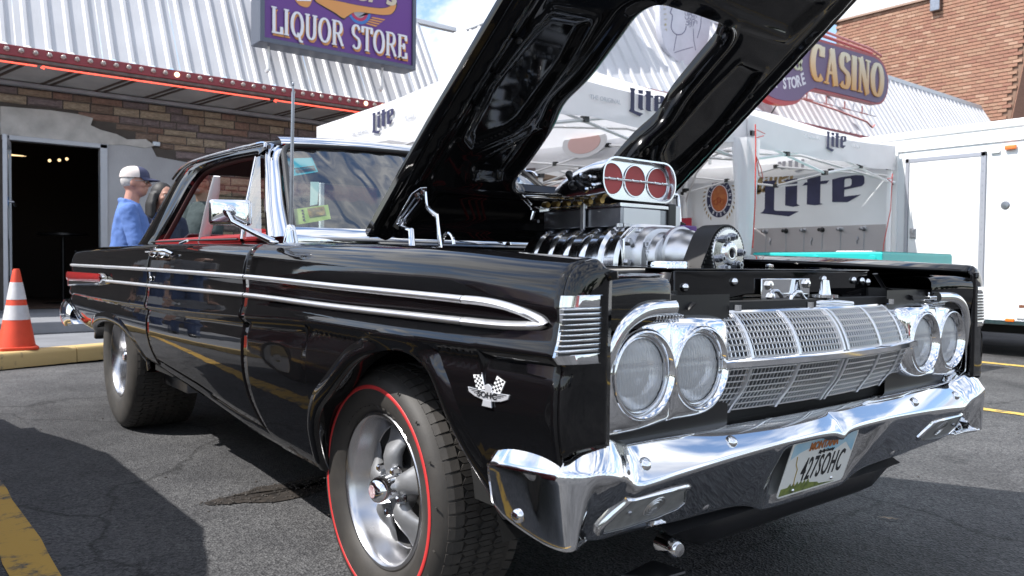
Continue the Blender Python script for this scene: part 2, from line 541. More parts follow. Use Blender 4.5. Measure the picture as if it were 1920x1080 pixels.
# blackletter-like word, outlines in units of its own height (x right, y up)
LITE = [
 [(0.04, 0.99), (0.42, 0.99), (0.36, 0.90), (0.36, 0.20), (0.40, 0.17), (0.98, 0.12), (0.74, 0.0), (0.0, 0.125), (0.07, 0.16), (0.12, 0.24), (0.12, 0.86)],
 [(0.58, 0.97), (0.93, 0.99), (0.93, 0.85), (0.64, 0.85), (0.64, 0.93)],
 [(0.64, 0.80), (0.93, 0.80), (0.93, 0.32), (1.00, 0.27), (0.84, 0.245), (0.64, 0.30)],
 [(1.10, 1.0), (1.48, 1.02), (1.48, 0.30), (1.56, 0.27), (1.36, 0.255), (1.17, 0.29), (1.17, 0.94)],
 [(1.07, 0.79), (1.17, 0.83), (1.17, 0.80)], [(1.48, 0.865), (1.68, 0.865), (1.62, 0.79), (1.48, 0.79)],
 [(1.06, 0.785), (1.17, 0.79), (1.17, 0.86), (1.12, 0.86)],
 [(1.75, 0.88), (1.95, 0.92), (2.28, 0.94), (2.42, 0.92), (2.45, 0.86), (2.45, 0.72), (2.40, 0.66), (2.02, 0.60), (2.02, 0.66), (2.15, 0.68), (2.18, 0.72), (2.18, 0.84), (2.14, 0.88), (2.04, 0.87), (2.02, 0.84), (2.02, 0.43), (2.38, 0.45), (2.10, 0.285), (1.76, 0.31)],
]
# =================================================================== GROUND AND KERB
def asphalt():
    m = bpy.data.materials.new('asphalt'); m.use_nodes = True
    nt = m.node_tree; b = nt.nodes['Principled BSDF']; L = nt.links
    tc = nt.nodes.new('ShaderNodeTexCoord')
    def noise(sc, det=4, rough=0.5, dist=0.0):
        n = nt.nodes.new('ShaderNodeTexNoise'); n.inputs['Scale'].default_value = sc; n.inputs['Detail'].default_value = det
        n.inputs['Roughness'].default_value = rough; n.inputs['Distortion'].default_value = dist
        L.new(tc.outputs['Object'], n.inputs['Vector']); return n
    def ramp(src, p0, c0, p1, c1):
        r = nt.nodes.new('ShaderNodeValToRGB'); r.color_ramp.elements[0].position = p0; r.color_ramp.elements[0].color = (*c0, 1)
        r.color_ramp.elements[1].position = p1; r.color_ramp.elements[1].color = (*c1, 1); L.new(src, r.inputs[0]); return r
    v = nt.nodes.new('ShaderNodeTexVoronoi'); v.inputs['Scale'].default_value = 130; L.new(tc.outputs['Object'], v.inputs['Vector'])
    speck = ramp(v.outputs['Color'], 0.15, (0.033, 0.033, 0.036), 0.95, (0.128, 0.128, 0.131))
    big = ramp(noise(0.45, 6, 0.6, 0.4).outputs['Fac'], 0.34, (0.52, 0.52, 0.53), 0.66, (1.28, 1.27, 1.25))
    mid = ramp(noise(3.1, 6, 0.65).outputs['Fac'], 0.3, (0.72, 0.72, 0.73), 0.72, (1.2, 1.2, 1.18))
    m1 = nt.nodes.new('ShaderNodeMixRGB'); m1.blend_type = 'MULTIPLY'; m1.inputs[0].default_value = 1
    L.new(speck.outputs[0], m1.inputs[1]); L.new(big.outputs[0], m1.inputs[2])
    m2 = nt.nodes.new('ShaderNodeMixRGB'); m2.blend_type = 'MULTIPLY'; m2.inputs[0].default_value = 1
    L.new(m1.outputs[0], m2.inputs[1]); L.new(mid.outputs[0], m2.inputs[2])
    # oil spots
    oil = ramp(noise(1.3, 3, 0.5).outputs['Fac'], 0.58, (1, 1, 1), 0.72, (0.42, 0.42, 0.43))
    m3 = nt.nodes.new('ShaderNodeMixRGB'); m3.blend_type = 'MULTIPLY'; m3.inputs[0].default_value = 1
    L.new(m2.outputs[0], m3.inputs[1]); L.new(oil.outputs[0], m3.inputs[2])
    # thin crack lines
    vc = nt.nodes.new('ShaderNodeTexVoronoi'); vc.feature = 'DISTANCE_TO_EDGE'; vc.inputs['Scale'].default_value = 0.42
    wn_ = noise(1.7, 5, 0.6); ad = nt.nodes.new('ShaderNodeMixRGB'); ad.blend_type = 'ADD'; ad.inputs[0].default_value = 0.55
    L.new(tc.outputs['Object'], ad.inputs[1]); L.new(wn_.outputs['Color'], ad.inputs[2]); L.new(ad.outputs[0], vc.inputs['Vector'])
    cr = ramp(vc.outputs['Distance'], 0.002, (0.25, 0.25, 0.25), 0.006, (1, 1, 1))
    m4 = nt.nodes.new('ShaderNodeMixRGB'); m4.blend_type = 'MULTIPLY'; m4.inputs[0].default_value = 0.8
    L.new(m3.outputs[0], m4.inputs[1]); L.new(cr.outputs[0], m4.inputs[2])
    L.new(m4.outputs[0], b.inputs['Base Color'])
    b.inputs['Roughness'].default_value = 0.78
    b.inputs['Specular IOR Level'].default_value = 0.35
    bp = nt.nodes.new('ShaderNodeBump'); bp.inputs['Strength'].default_value = 0.75; bp.inputs['Distance'].default_value = 0.006
    L.new(v.outputs['Distance'], bp.inputs['Height'])
    bp2 = nt.nodes.new('ShaderNodeBump'); bp2.inputs['Strength'].default_value = 0.4; bp2.inputs['Distance'].default_value = 0.03
    L.new(noise(5, 5).outputs['Fac'], bp2.inputs['Height']); L.new(bp2.outputs[0], bp.inputs['Normal'])
    L.new(bp.outputs[0], b.inputs['Normal'])
    MATS['asphalt'] = m; return m
ASPH = asphalt()
mb = MB()
xs = [-600, -120, -40, -12, -6, -2, 2, 6, 14, 40, 150, 600]
mb.grid([[(x, y, 0) for y in xs] for x in xs])
struct(mb.build('ground', ASPH, None, smooth=None))
def painted(name, col, wear=0.5, vs=9):
    m = mat(name, col, rough=0.75, bump=0.4, bscale=130, bdist=0.003)
    nt = m.node_tree; b = nt.nodes['Principled BSDF']; L = nt.links
    n = nt.nodes.new('ShaderNodeTexNoise'); n.inputs['Scale'].default_value = vs; n.inputs['Detail'].default_value = 9; n.inputs['Roughness'].default_value = 0.72
    tc = nt.nodes.new('ShaderNodeTexCoord'); L.new(tc.outputs['Object'], n.inputs[0])
    r = nt.nodes.new('ShaderNodeValToRGB'); r.color_ramp.elements[0].position = wear-0.06; r.color_ramp.elements[0].color = (0.06, 0.058, 0.055, 1)
    r.color_ramp.elements[1].position = wear+0.05; r.color_ramp.elements[1].color = (*col, 1)
    L.new(n.outputs['Fac'], r.inputs[0]); L.new(r.outputs[0], b.inputs['Base Color'])
    return m
YEL = painted('worn_yellow_paint', (0.44, 0.26, 0.04), 0.44)
YEL2 = painted('faded_yellow_paint', (0.52, 0.36, 0.07), 0.44, 14)
def stripe(pts, w, m, name='parking_line'):
    """painted line, slightly ragged, 4 mm above the ground"""
    mb = MB(); P = []
    n = 40
    for i in range(n+1):
        t = i/n
        p = np.array(pts[0])*(1-t)+np.array(pts[1])*t
        d = np.array(pts[1])-np.array(pts[0]); d = d/np.linalg.norm(d); nn = np.array([-d[1], d[0]])
        a = p+nn*(w/2+random.uniform(-.006, .006)); b = p-nn*(w/2+random.uniform(-.006, .006))
        P.append([(a[0], a[1], 0.004), (b[0], b[1], 0.004)])
    mb.grid(P); return struct(mb.build(name, m, None, smooth=None))
stripe([(-5.6, -1.655), (1.6, -1.425)], 0.12, YEL)
stripe([(-4.5, 3.86), (4.0, 3.78)], 0.10, YEL2)
stripe([(-5.0, 6.95), (5.0, 6.25)], 0.12, YEL2)
# kerb: face, rounded top edge, yellow paint
kd = np.array([-0.35, 0.937]); kd /= np.linalg.norm(kd); kn = np.array([-kd[1], kd[0]])   # kn points to the building
KB = np.array([-5.70, -1.65])
YK = painted('kerb_yellow_paint', (0.52, 0.37, 0.16), 0.38, 5)
SIDEW = mat('sidewalk_concrete', (0.19, 0.198, 0.215), rough=0.85, var=0.25, vscale=3.5, bump=0.3, bscale=180, bdist=0.003)
def kp(t, o, z): q = KB+kd*t+kn*o; return (q[0], q[1], z)
nk = 14
for k in range(nk):
    t0 = -1.5+k*0.9
    mb = MB(); P = []
    for t in (t0+0.004, t0+0.896):
        P.append([kp(t, 0.0, -0.02), kp(t, 0.004, 0.10), kp(t, 0.012, 0.128), kp(t, 0.03, 0.138), kp(t, 0.15, 0.14), kp(t, 0.15, 0.0)])
    mb.grid(P, flip=True); mb.f.append((0, 1, 2, 3, 4, 5)); mb.m.append(0); mb.f.append((6, 7, 8, 9, 10, 11)); mb.m.append(0)
    o = mb.build('kerb', YK, None, smooth=50); struct(o)
mb = MB(); mb.prism([kp(-3, 0.152, 0.0), kp(14, 0.152, 0.0), (-10.3, 14.0, 0.0), (-10.3, -5.0, 0.0)], (0, 0, 0.138))
sw_ = struct(mb.build('sidewalk', SIDEW, None, smooth=None))
# second, higher slab up to the door
mb = MB(); mb.prism([(-7.35, -4.0, 0.139), (-7.75, 0.6, 0.139), (-7.95, 6.0, 0.139), (-10.3, 6.0, 0.139), (-10.3, -4.0, 0.139)], (0, 0, 0.13))
struct(mb.build('entrance_step', mat('step_concrete', (0.21, 0.218, 0.235), rough=0.8, var=0.2, vscale=4, bump=0.2, bscale=150, bdist=0.003), None, smooth=None, bevel=0.012))
# broken patch of asphalt beside the front wheel, with loose gravel
PATCH = mat('dark_tar', (0.018, 0.016, 0.015), rough=0.5, var=0.6, vscale=30, col2=(0.05, 0.042, 0.036), bump=0.5, bscale=60, bdist=0.01)
mb = MB()
ol = [(-1.17, -0.91), (-1.12, -0.86), (-1.09, -0.78), (-1.03, -0.66), (-1.05, -0.52), (-1.10, -0.40), (-1.13, -0.22), (-1.17, -0.06), (-1.24, -0.10), (-1.26, -0.28), (-1.27, -0.42), (-1.25, -0.55), (-1.26, -0.66), (-1.21, -0.76), (-1.20, -0.85)]
oc = catmull([np.array(p) for p in ol], 5, closed=True)
mb.grid([[(p[0]*k+(1-k)*-1.16+random.uniform(-.008, .008), p[1]*k+(1-k)*-0.5+random.uniform(-.008, .008), z) for p in oc] for k, z in ((1, 0.004), (0.85, 0.005), (0.5, 0.005), (0.05, 0.005))], cv=True, flip=True)
struct(mb.build('pavement_patch', PATCH, None, smooth=None))
mb = MB()
for k in range(240):
    a = random.random(); p = oc[random.randrange(len(oc))]; t = math.sqrt(a)*1.08
    x = p[0]*t+(1-t)*-1.16; y = p[1]*t+(1-t)*-0.5; r = random.uniform(0.002, 0.006)
    mb.sphere((x, y, 0.005+r*0.4), (r, r*random.uniform(.6, 1.2), r*0.7), 5, 3)
mb.build('gravel', mat('gravel_grey', (0.09, 0.08, 0.072), rough=0.9, var=0.6, vscale=40), None, smooth=None)['kind'] = 'stuff'
mb = MB()
for k in range(160):
    x = random.uniform(-3.5, 2.5); y = random.uniform(-1.7, 4.0); r = random.uniform(0.002, 0.006)
    mb.sphere((x, y, r*0.5), (r, r*random.uniform(.6, 1.3), r*0.7), 5, 3)
mb.build('pebbles', mat('gravel_grey', (0.09, 0.08, 0.072)), None, smooth=None)['kind'] = 'stuff'
for (x, y, a) in ((0.49, 1.03, 0.5),):
    lf = MB(); lf.grid([[(i*0.012, j*0.008*(1-abs(i)/3.2), 0.006+0.003*(abs(i) % 2)) for j in (-1, 0, 1)] for i in range(-3, 4)]); o = lf.build('dry_leaf', mat('dry_leaf', (0.28, 0.20, 0.13), rough=0.8), None); o.location = (x, y, 0.002); o.rotation_euler = (0, 0, a); tag(o, 'small dry leaf on the asphalt in front of the bumper', 'leaf')

# =================================================================== STORE BUILDING
store = thing('store_building', 'low white metal-roofed store with stone wall and red bulb-studded eaves', 'building', (-10, 3, 0))
SO = Vector((10, -3, 0))      # children are built in world coordinates, shifted to the thing's base
def sb_(mb, name, m, parent=None, **k):
    o = mb.build(name, m, None, **k)
    if parent is None:
        o.parent = store; o.matrix_parent_inverse = Matrix.Translation(SO)
    else:
        o.parent = parent
    return o
def flat_wall(name, x0, x1, y0, y1, z0, z1, m):
    mb = MB(); mb.box(((x0+x1)/2, (y0+y1)/2, (z0+z1)/2), (abs(x1-x0), abs(y1-y0), abs(z1-z0))); return sb_(mb, name, m, smooth=None)
PLAST = mat('grey_plaster', (0.40, 0.40, 0.41), rough=0.85, var=0.3, vscale=2.2, bump=0.25, bscale=40, bdist=0.01, col2=(0.31, 0.31, 0.32))
PATCHW = mat('pale_plaster', (0.52, 0.50, 0.47), rough=0.9, var=0.3, vscale=5, bump=0.4, bscale=25, bdist=0.02)
MORTAR = mat('mortar', (0.10, 0.085, 0.075), rough=0.95, var=0.3)
flat_wall('wall', -10.25, -10.02, 0.50, 6.4, 0.0, 3.3, MORTAR)
flat_wall('wall', -10.25, -10.02, -5.0, -0.72, 0.0, 3.3, MORTAR)
flat_wall('wall', -10.25, -10.02, -0.72, 0.50, 2.50, 3.3, MORTAR)
# plastered part right of the door and ragged patch above it
mb = MB(); mb.prism([(-10.018, 0.47, 0.14), (-10.018, 1.75, 0.14), (-10.018, 1.75, 2.33), (-10.018, 1.10, 2.40), (-10.018, 1.02, 2.56), (-10.018, 0.47, 2.56)], (0.062, 0, 0)); sb_(mb, 'plaster_panel', PLAST, smooth=None, bevel=0.004)
rag = [(-0.75, 2.50), (0.48, 2.50), (0.70, 2.52), (0.95, 2.50), (1.08, 2.55), (0.96, 2.63), (0.72, 2.60), (0.58, 2.66), (0.40, 2.69), (0.27, 2.74), (0.30, 2.84), (0.12, 2.87), (-0.20, 2.88), (-0.75, 2.86)]
mb = MB(); mb.prism([(-10.018, y, z) for y, z in rag], (0.075, 0, 0)); sb_(mb, 'plaster_patch', PATCHW, smooth=None, bevel=0.006)
for y, z in ((0.47, 2.615), (-0.72, 2.63), (1.10, 2.58)):
    mb = MB(); mb.box((-9.975, y, z), (0.03, 0.10, 0.06)); mb.box((-9.958, y+0.02, z), (0.006, 0.045, 0.035)); sb_(mb, 'junction_box', ZINC, smooth=None, bevel=0.004)
mb = MB(); mb.tube([(-9.975, 0.02+0.035*math.cos(t), 2.62+0.06*math.sin(t)) for t in np.linspace(0, 5.4, 14)], 0.004, 5); sb_(mb, 'loose_wire', BLACK2, smooth=60)
# stacked ledge stones, each its own block
STM = [mat('stone_%s' % n, c, rough=0.85, var=0.45, vscale=7, bump=0.8, bscale=16, bdist=0.03) for n, c in (('tan', (0.48, 0.35, 0.25)), ('brown', (0.34, 0.24, 0.185)), ('rust', (0.42, 0.26, 0.20)), ('mauve', (0.32, 0.25, 0.245)), ('sand', (0.56, 0.44, 0.32)))]
sr = random.Random(11)
stone_mesh = []
for i in range(15):
    mb = MB()
    n = 5; P = []
    # rough-faced block: front face bulges unevenly
    for a in range(n+1):
        row = []
        for b in range(n+1):
            u = a/n-0.5; v = b/n-0.5
            e = min(0.5-abs(u), 0.5-abs(v))
            row.append((0.5*min(1, e*9)**0.5*(0.75+0.25*sr.random())+0.05, u*(1-0.03*sr.random()), v*(1-0.06*sr.random())))
        P.append(row)
    mb.grid(P)
    # sides back to the wall
    rim = [P[a][0] for a in range(n+1)]+[P[n][b] for b in range(1, n+1)]+[P[a][n] for a in range(n-1, -1, -1)]+[P[0][b] for b in range(n-1, 0, -1)]
    mb.grid([rim, [(-0.5, p[1], p[2]) for p in rim]], cv=True)
    me = bpy.data.meshes.new('ledge_stone'); me.from_pydata(mb.v, [], mb.f); me.materials.append(STM[i % 5]); me.update()
    stone_mesh.append(me)
def in_poly(x, y, poly):
    ins = False; n = len(poly)
    for i in range(n):
        ax, ay = poly[i]; bx, by = poly[(i+1) % n]
        if (ay > y) != (by > y) and x < (bx-ax)*(y-ay)/(by-ay)+ax: ins = not ins
    return ins
def lay_stones(origin, along, nrm, u0, u1, z0, z1, skip=None, hs=(0.075, 0.09, 0.105, 0.12)):
    z = z0; cnt = 0
    al = Vector(along); nn = Vector(nrm)
    mat4 = Matrix((( nn.x, al.x, 0), (nn.y, al.y, 0), (0, 0, 1))).to_4x4()
    while z < z1-0.03:
        h = min(sr.choice(hs), z1-z)
        u = u0-sr.random()*0.2
        while u < u1:
            w = sr.uniform(0.20, 0.52)
            c = u+w/2
            if not (skip and any(in_poly(c+d, z+h/2, skip) for d in (-w*0.12, 0.0, w*0.12))):
                o = bpy.data.objects.new('stone', sr.choice(stone_mesh)); COL.objects.link(o)
                p = Vector(origin)+al*c+Vector((0, 0, z+h/2))
                o.parent = store; o.matrix_parent_inverse = Matrix.Translation(SO)
                o.matrix_basis = Matrix.Translation(p) @ mat4 @ Matrix.Diagonal((0.05+sr.uniform(0, .025), (w-0.012), h-0.012, 1))
                cnt += 1
            u += w
        z += h
    return cnt
skip_poly = [(-0.80, 0.0), (1.80, 0.0), (1.80, 2.33), (1.14, 2.42), (1.10, 2.62), (0.70, 2.64), (0.30, 2.80), (0.30, 2.90), (-0.80, 2.90)]
n1 = lay_stones((-10.02, 0, 0), (0, 1, 0), (1, 0, 0), -1.15, 4.6, 2.20, 3.14, skip_poly)
n2 = lay_stones((-10.02, 0, 0), (0, 1, 0), (1, 0, 0), 1.80, 3.4, 0.9, 2.20, None)
# doorway: frame, glazed leaf swung inward, dark room behind with a lamp and a high table
FRM = mat('door_frame_grey', (0.42, 0.43, 0.46), rough=0.4, metal=0.3, var=0.1)
mb = MB(); mb.box((-10.0, 0.425, 1.38), (0.14, 0.09, 2.24)); mb.box((-10.0, -0.69, 1.38), (0.14, 0.07, 2.24)); mb.box((-10.0, -0.13, 2.475), (0.14, 1.21, 0.06)); dfm = sb_(mb, 'door_frame', FRM, smooth=None, bevel=0.004)
dr = sb_(MB().box((-9.55, -0.66, 0.36), (0.75, 0.045, 0.14)).box((-9.55, -0.66, 2.36), (0.75, 0.045, 0.09)).box((-9.20, -0.66, 1.36), (0.07, 0.045, 2.1)).box((-9.90, -0.66, 1.36), (0.06, 0.045, 2.1)), 'glass_door', FRM, smooth=None, bevel=0.003)
dr.matrix_basis = Matrix.Translation((-9.93, -0.655, 0)) @ Matrix.Rotation(R(-9), 4, 'Z') @ Matrix.Translation((9.93, 0.655, 0))
dg = MB().box((-9.55, -0.66, 1.36), (0.66, 0.010, 1.95)).build('door_glass', glass_mat('door_glass_tint', (0.45, 0.58, 0.58), 1.5, 2.2), dr, smooth=None)
dh = MB().tube([(-9.28, -0.635, 1.62), (-9.28, -0.59, 1.62), (-9.80, -0.59, 1.60)], 0.014, 8).build('push_bar', ZINC, dr, smooth=60)
nt_ = MB().box((-9.23, -0.634, 1.62), (0.01, 0.004, 0.10)).build('door_notice', mat('blue_notice', (0.03, 0.22, 0.55), rough=0.5), dr, smooth=None)
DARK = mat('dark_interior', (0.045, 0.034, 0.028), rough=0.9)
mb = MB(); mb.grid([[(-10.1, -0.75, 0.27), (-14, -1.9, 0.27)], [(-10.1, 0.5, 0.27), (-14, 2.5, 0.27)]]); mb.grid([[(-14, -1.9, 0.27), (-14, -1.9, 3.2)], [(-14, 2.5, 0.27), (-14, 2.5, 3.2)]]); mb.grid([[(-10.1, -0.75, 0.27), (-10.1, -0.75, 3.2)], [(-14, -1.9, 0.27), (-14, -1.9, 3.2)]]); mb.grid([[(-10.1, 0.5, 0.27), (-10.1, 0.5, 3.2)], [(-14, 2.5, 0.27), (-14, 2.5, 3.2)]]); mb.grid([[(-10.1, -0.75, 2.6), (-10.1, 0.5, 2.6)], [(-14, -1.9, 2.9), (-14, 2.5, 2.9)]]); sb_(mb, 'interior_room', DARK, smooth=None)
LAMP = mat('warm_lamp', (0.9, 0.7, 0.4), rough=0.5, emit=((1.0, 0.72, 0.38), 0.9))
for p, s in (((-13.0, -0.55, 2.60), (0.06, 0.9, 0.03)), ((-13.0, 0.20, 2.56), (0.05, 0.05, 0.05)), ((-13.0, 0.34, 2.58), (0.05, 0.05, 0.05)), ((-13.0, 0.45, 2.61), (0.05, 0.05, 0.05))):
    sb_(MB().sphere(p, (s[0]/2, s[1]/2, s[2]/2), 10, 6), 'ceiling_lamp', LAMP)
sb_(MB().box((-13.2, -0.75, 1.35), (0.03, 0.7, 1.1)), 'wall_poster', mat('dim_poster', (0.10, 0.09, 0.085), rough=0.8), smooth=None)
sb_(MB().box((-11.6, -0.1, 0.275), (2.6, 1.6, 0.01)), 'floor_rug', mat('brown_rug', (0.12, 0.07, 0.05), rough=0.95, var=0.6, vscale=12), smooth=None)
tb_ = thing('bar_table', 'high round bar table inside the dark doorway', 'table', (-11.4, 0.15, 0.27))
MB().lathe([(0, 0.0), (0.26, 0), (0.26, 0.02), (0.03, 0.04), (0.025, 1.02), (0.0, 1.02)], (0, 0, 0), (0, 0, 1), 20).build('table_leg', BLACK2, tb_, smooth=40)
MB().lathe([(0, 1.05), (0.34, 1.05), (0.34, 1.02), (0, 1.02)], (0, 0, 0), (0, 0, 1), 24).build('table_top', BLACK2, tb_, smooth=40)
# soffit with battens, grey ledge under it
SOFF = mat('soffit_white', (0.56, 0.545, 0.53), rough=0.7, var=0.25, vscale=3)
sb_(MB().grid([[(-10.1, y, 3.19), (-9.02, y, 3.275)] for y in (-5, 5.4)]), 'soffit', SOFF, smooth=None)
BRN = mat('brown_batten', (0.085, 0.060, 0.048), rough=0.7)
for y in np.arange(-4.4, 5.3, 0.62):
    for d in (0.0, 0.10):
        mb = MB(); mb.prism([(-9.06, y+d+0.02, 3.262), (-9.06, y+d+0.062, 3.262), (-10.0, y+d-0.24, 3.188), (-10.0, y+d-0.282, 3.188)], (0, 0, 0.02)); sb_(mb, 'soffit_batten', BRN, smooth=None)
mb = MB(); mb.box((-9.95, 0.2, 3.165), (0.10, 10.4, 0.05)); sb_(mb, 'wall_ledge', mat('grey_ledge', (0.36, 0.37, 0.40), rough=0.5, var=0.3, vscale=4), smooth=None, bevel=0.006)
# red fascia studded with bulbs
REDF = mat('red_fascia', (0.27, 0.028, 0.038), rough=0.45, var=0.25, vscale=5)
BULB_OFF = mat('clear_bulb', (0.55, 0.52, 0.50), rough=0.12, metal=0.4, var=0.5, vscale=50, col2=(0.22, 0.16, 0.14))
BULB_ON = mat('lit_bulb', (0.9, 0.75, 0.5), rough=0.3, emit=((1.0, 0.78, 0.5), 1.5))
def fascia(y0, y1, x, z0, z1, along='y', bulbs=0.13, r=0.026):
    if along == 'y': c = ((x-0.02), (y0+y1)/2, (z0+z1)/2); s = (0.06, y1-y0, z1-z0)
    else: c = ((y0+y1)/2, x-0.02, (z0+z1)/2); s = (y1-y0, 0.06, z1-z0)
    f = sb_(MB().box(c, s), 'marquee_fascia', REDF, smooth=None, bevel=0.006)
    base = None
    n = int((y1-y0)/bulbs)
    for k in range(n):
        t = y0+0.05+k*bulbs
        p = (x+0.012, t, (z0+z1)/2+0.005) if along == 'y' else (t, x-0.055, (z0+z1)/2)
        lit = sr.random() < 0.07
        mb = MB(); mb.sphere((0, 0, 0), (r*1.15, r, r), 10, 7)
        if base is None or lit:
            o = mb.build('marquee_bulb', BULB_ON if lit else BULB_OFF, None)
            if not lit: base = o.data
        else:
            o = bpy.data.objects.new('marquee_bulb', base); COL.objects.link(o)
        o.parent = f; o.location = p
    return f
fascia(-1.4, 5.36, -9.0, 3.305, 3.43, 'y', 0.145, 0.033)
under = MB(); under.box((-9.06, 1.9, 3.283), (0.12, 7.0, 0.035)); sb_(under, 'eave_board', mat('weathered_board', (0.17, 0.15, 0.135), rough=0.85, var=0.5, vscale=12), smooth=None)
NEON = mat('neon_tube', (0.65, 0.07, 0.05), rough=0.3, emit=((1.0, 0.10, 0.06), 1.1))
for a, b in ((-1.6, -0.47), (-0.43, 2.36), (2.42, 5.3)):
    mb = MB(); mb.tube([(-8.985, a+0.04, 3.20), (-8.985, a, 3.212), (-8.985, a+0.02, 3.228), (-8.985, a+0.10, 3.222), (-8.985, b, 3.222)], 0.010, 8); sb_(mb, 'neon_tube', NEON, smooth=60)
# mansard roof: every ribbed sheet its own panel
ROOFM = mat('white_metal_roof', (0.52, 0.525, 0.55), rough=0.42, metal=0.0, var=0.14, vscale=1.6, bump=0.08, bscale=5, bdist=0.03)
def ribbed_sheet(A, B, up_, nrm, ribs, name='roof_panel', rib_w=0.042, rib_h=0.026):
    """sheet from A to B (bottom edge), rising along up_, with trapezoid ribs"""
    A = Vector(A); B = Vector(B); up_ = Vector(up_); nrm = Vector(nrm)
    along = (B-A); Ln = along.length; along.normalize()
    step = Ln/ribs
    rows = []
    us = []
    for k in range(ribs):
        u = k*step
        us += [(u, 0), (u+step*0.5-rib_w, 0), (u+step*0.5-rib_w*0.45, rib_h), (u+step*0.5+rib_w*0.45, rib_h), (u+step*0.5+rib_w, 0)]
    us.append((Ln, 0))
    P = [[A+along*u+nrm*h+up_*t for t in (0, 1)] for u, h in us]
    mb = MB(); mb.grid([[tuple(p) for p in row] for row in P])
    return sb_(mb, name, ROOFM, smooth=None)
upL = Vector((-1.0, 0, 1.73)); nL = Vector((1.73, 0, 1.0)).normalized()
y = -1.6
while y < 5.3:
    y1 = min(y+0.92, 5.42)
    ribbed_sheet((-9.0, y+0.004, 3.43), (-9.0, y1-0.004, 3.43), upL, nL, 4)
    y = y1
# wing to the right: its left slope, its front slope and the hip end
ribbed_sheet((-9.3, 5.42, 3.43), (-5.66, 5.42, 3.43), Vector((-0.5, 0.90, 1.72)), Vector((0, -0.89, 0.46)), 14)
y = 5.43
kk = 0
while y < 20.6:
    y1 = y+1.52
    top = Vector((-1.02, 0.86 if kk == 0 else 0.0, 1.73))
    if kk == 0:
        ribbed_sheet((-5.66, y, 3.43), (-5.66, y1, 3.43), Vector((-1.02, 0, 1.73)), nL, 6, rib_w=0.045)
    else:
        ribbed_sheet((-5.66, y+0.004, 3.43), (-5.66, y1-0.004, 3.43), Vector((-1.02, 0, 1.73)), nL, 7, rib_w=0.045)
    y = y1; kk += 1
RIDGE = mat('ridge_flashing', (0.60, 0.61, 0.63), rough=0.4, metal=0.3)
sb_(MB().box((-6.72, 13.0, 5.17), (0.16, 15.0, 0.10)), 'ridge_cap', RIDGE, smooth=None, bevel=0.01)
sb_(MB().box((-10.02, 2.0, 5.17), (0.12, 8.4, 0.08)), 'ridge_cap', RIDGE, smooth=None, bevel=0.01)
sb_(MB().box((-8.2, 6.33, 5.17), (3.2, 0.12, 0.08)), 'ridge_cap', RIDGE, smooth=None, bevel=0.01)
fascia(5.36, 20.6, -5.64, 3.22, 3.43, 'y', 0.20, 0.045)
fascia(-9.0, -5.66, 5.40, 3.24, 3.43, 'x', 0.20, 0.035)
flat_wall('wing_wall', -6.75, -6.55, 6.2, 20.0, 0.0, 3.3, BRN)
flat_wall('wing_wall', -10.2, -6.55, 6.15, 6.35, 0.0, 3.3, BRN)
sb_(MB().box((-6.1, 13.0, 3.20), (1.0, 15.2, 0.04)), 'wing_soffit', BRN, smooth=None)
lay_stones((-6.54, 0, 0), (0, 1, 0), (1, 0, 0), 6.2, 7.4, 1.2, 2.9)
lay_stones((0, 6.14, 0), (1, 0, 0), (0, -1, 0), -8.4, -6.6, 1.4, 2.7)
# windows in the wing front
mb = MB(); mb.box((-6.53, 9.4, 1.6), (0.06, 2.2, 1.5)); sb_(mb, 'window_frame', FRM, smooth=None)
mb = MB(); mb.box((-6.49, 9.4, 1.6), (0.02, 2.05, 1.35)); sb_(mb, 'window_pane', GLASS, smooth=None)

# =================================================================== BRICK BUILDING
bb = thing('brick_building', 'tall orange-brown brick building behind the metal roof', 'building', (-10.9, 20.8, 0))
BO = Vector((10.9, -20.8, 0))
def bbp(mb, name, m, **k):
    o = mb.build(name, m, None, **k); o.parent = bb; o.matrix_parent_inverse = Matrix.Translation(BO); return o
BRK = [mat('brick_%s' % n, c, rough=0.85, var=0.3, vscale=30) for n, c in (('orange', (0.36, 0.19, 0.128)), ('tan', (0.37, 0.215, 0.145)), ('red', (0.315, 0.155, 0.108)), ('brown', (0.33, 0.175, 0.12)), ('pale', (0.44, 0.27, 0.19)))]
BMORT = mat('brick_mortar', (0.20, 0.125, 0.09), rough=0.95)
Y0 = 20.8
mb = MB(); mb.prism([(-10.9, Y0+0.02, 0), (-4.9, Y0+0.02, 0), (-4.9, Y0+0.02, 3.0), (-6.35, Y0+0.02, 4.3), (-5.4, Y0+0.02, 9.4), (-5.2, Y0+0.02, 10.5), (-10.9, Y0+0.02, 8.46)], (0, 3.0, 0))
mb2 = MB(); mb2.prism([(-10.9, Y0+0.02, 0), (-6.30, Y0+0.02, 0), (-6.30, Y0+0.02, 3.6), (-5.2, Y0+0.02, 9.6), (-5.2, Y0+0.02, 8.42), (-10.9, Y0+0.02, 8.42)][:4]+[(-5.42, Y0+0.02, 8.42), (-10.9, Y0+0.02, 8.42)], (0, 3.0, 0))
bbp(mb2, 'wall', BMORT, smooth=None)
br = random.Random(5)
bmesh_ = []
for m_ in BRK:
    mb = MB(); mb.box((0, 0, 0), (0.211, 0.05, 0.074)); me = bpy.data.meshes.new('brick'); me.from_pydata(mb.v, [], mb.f); me.materials.append(m_); me.update(); bmesh_.append(me)
cand = []
z = 3.9; row = 0
while z < 8.36:
    xe = -6.30+(z-3.6)*(0.88/4.82)
    x = -10.9+(0.108 if row % 2 else 0.0)
    while x+0.2 < xe:
        cand.append((x+0.102, z+0.043)); x += 0.216
    row += 1; z += 0.094
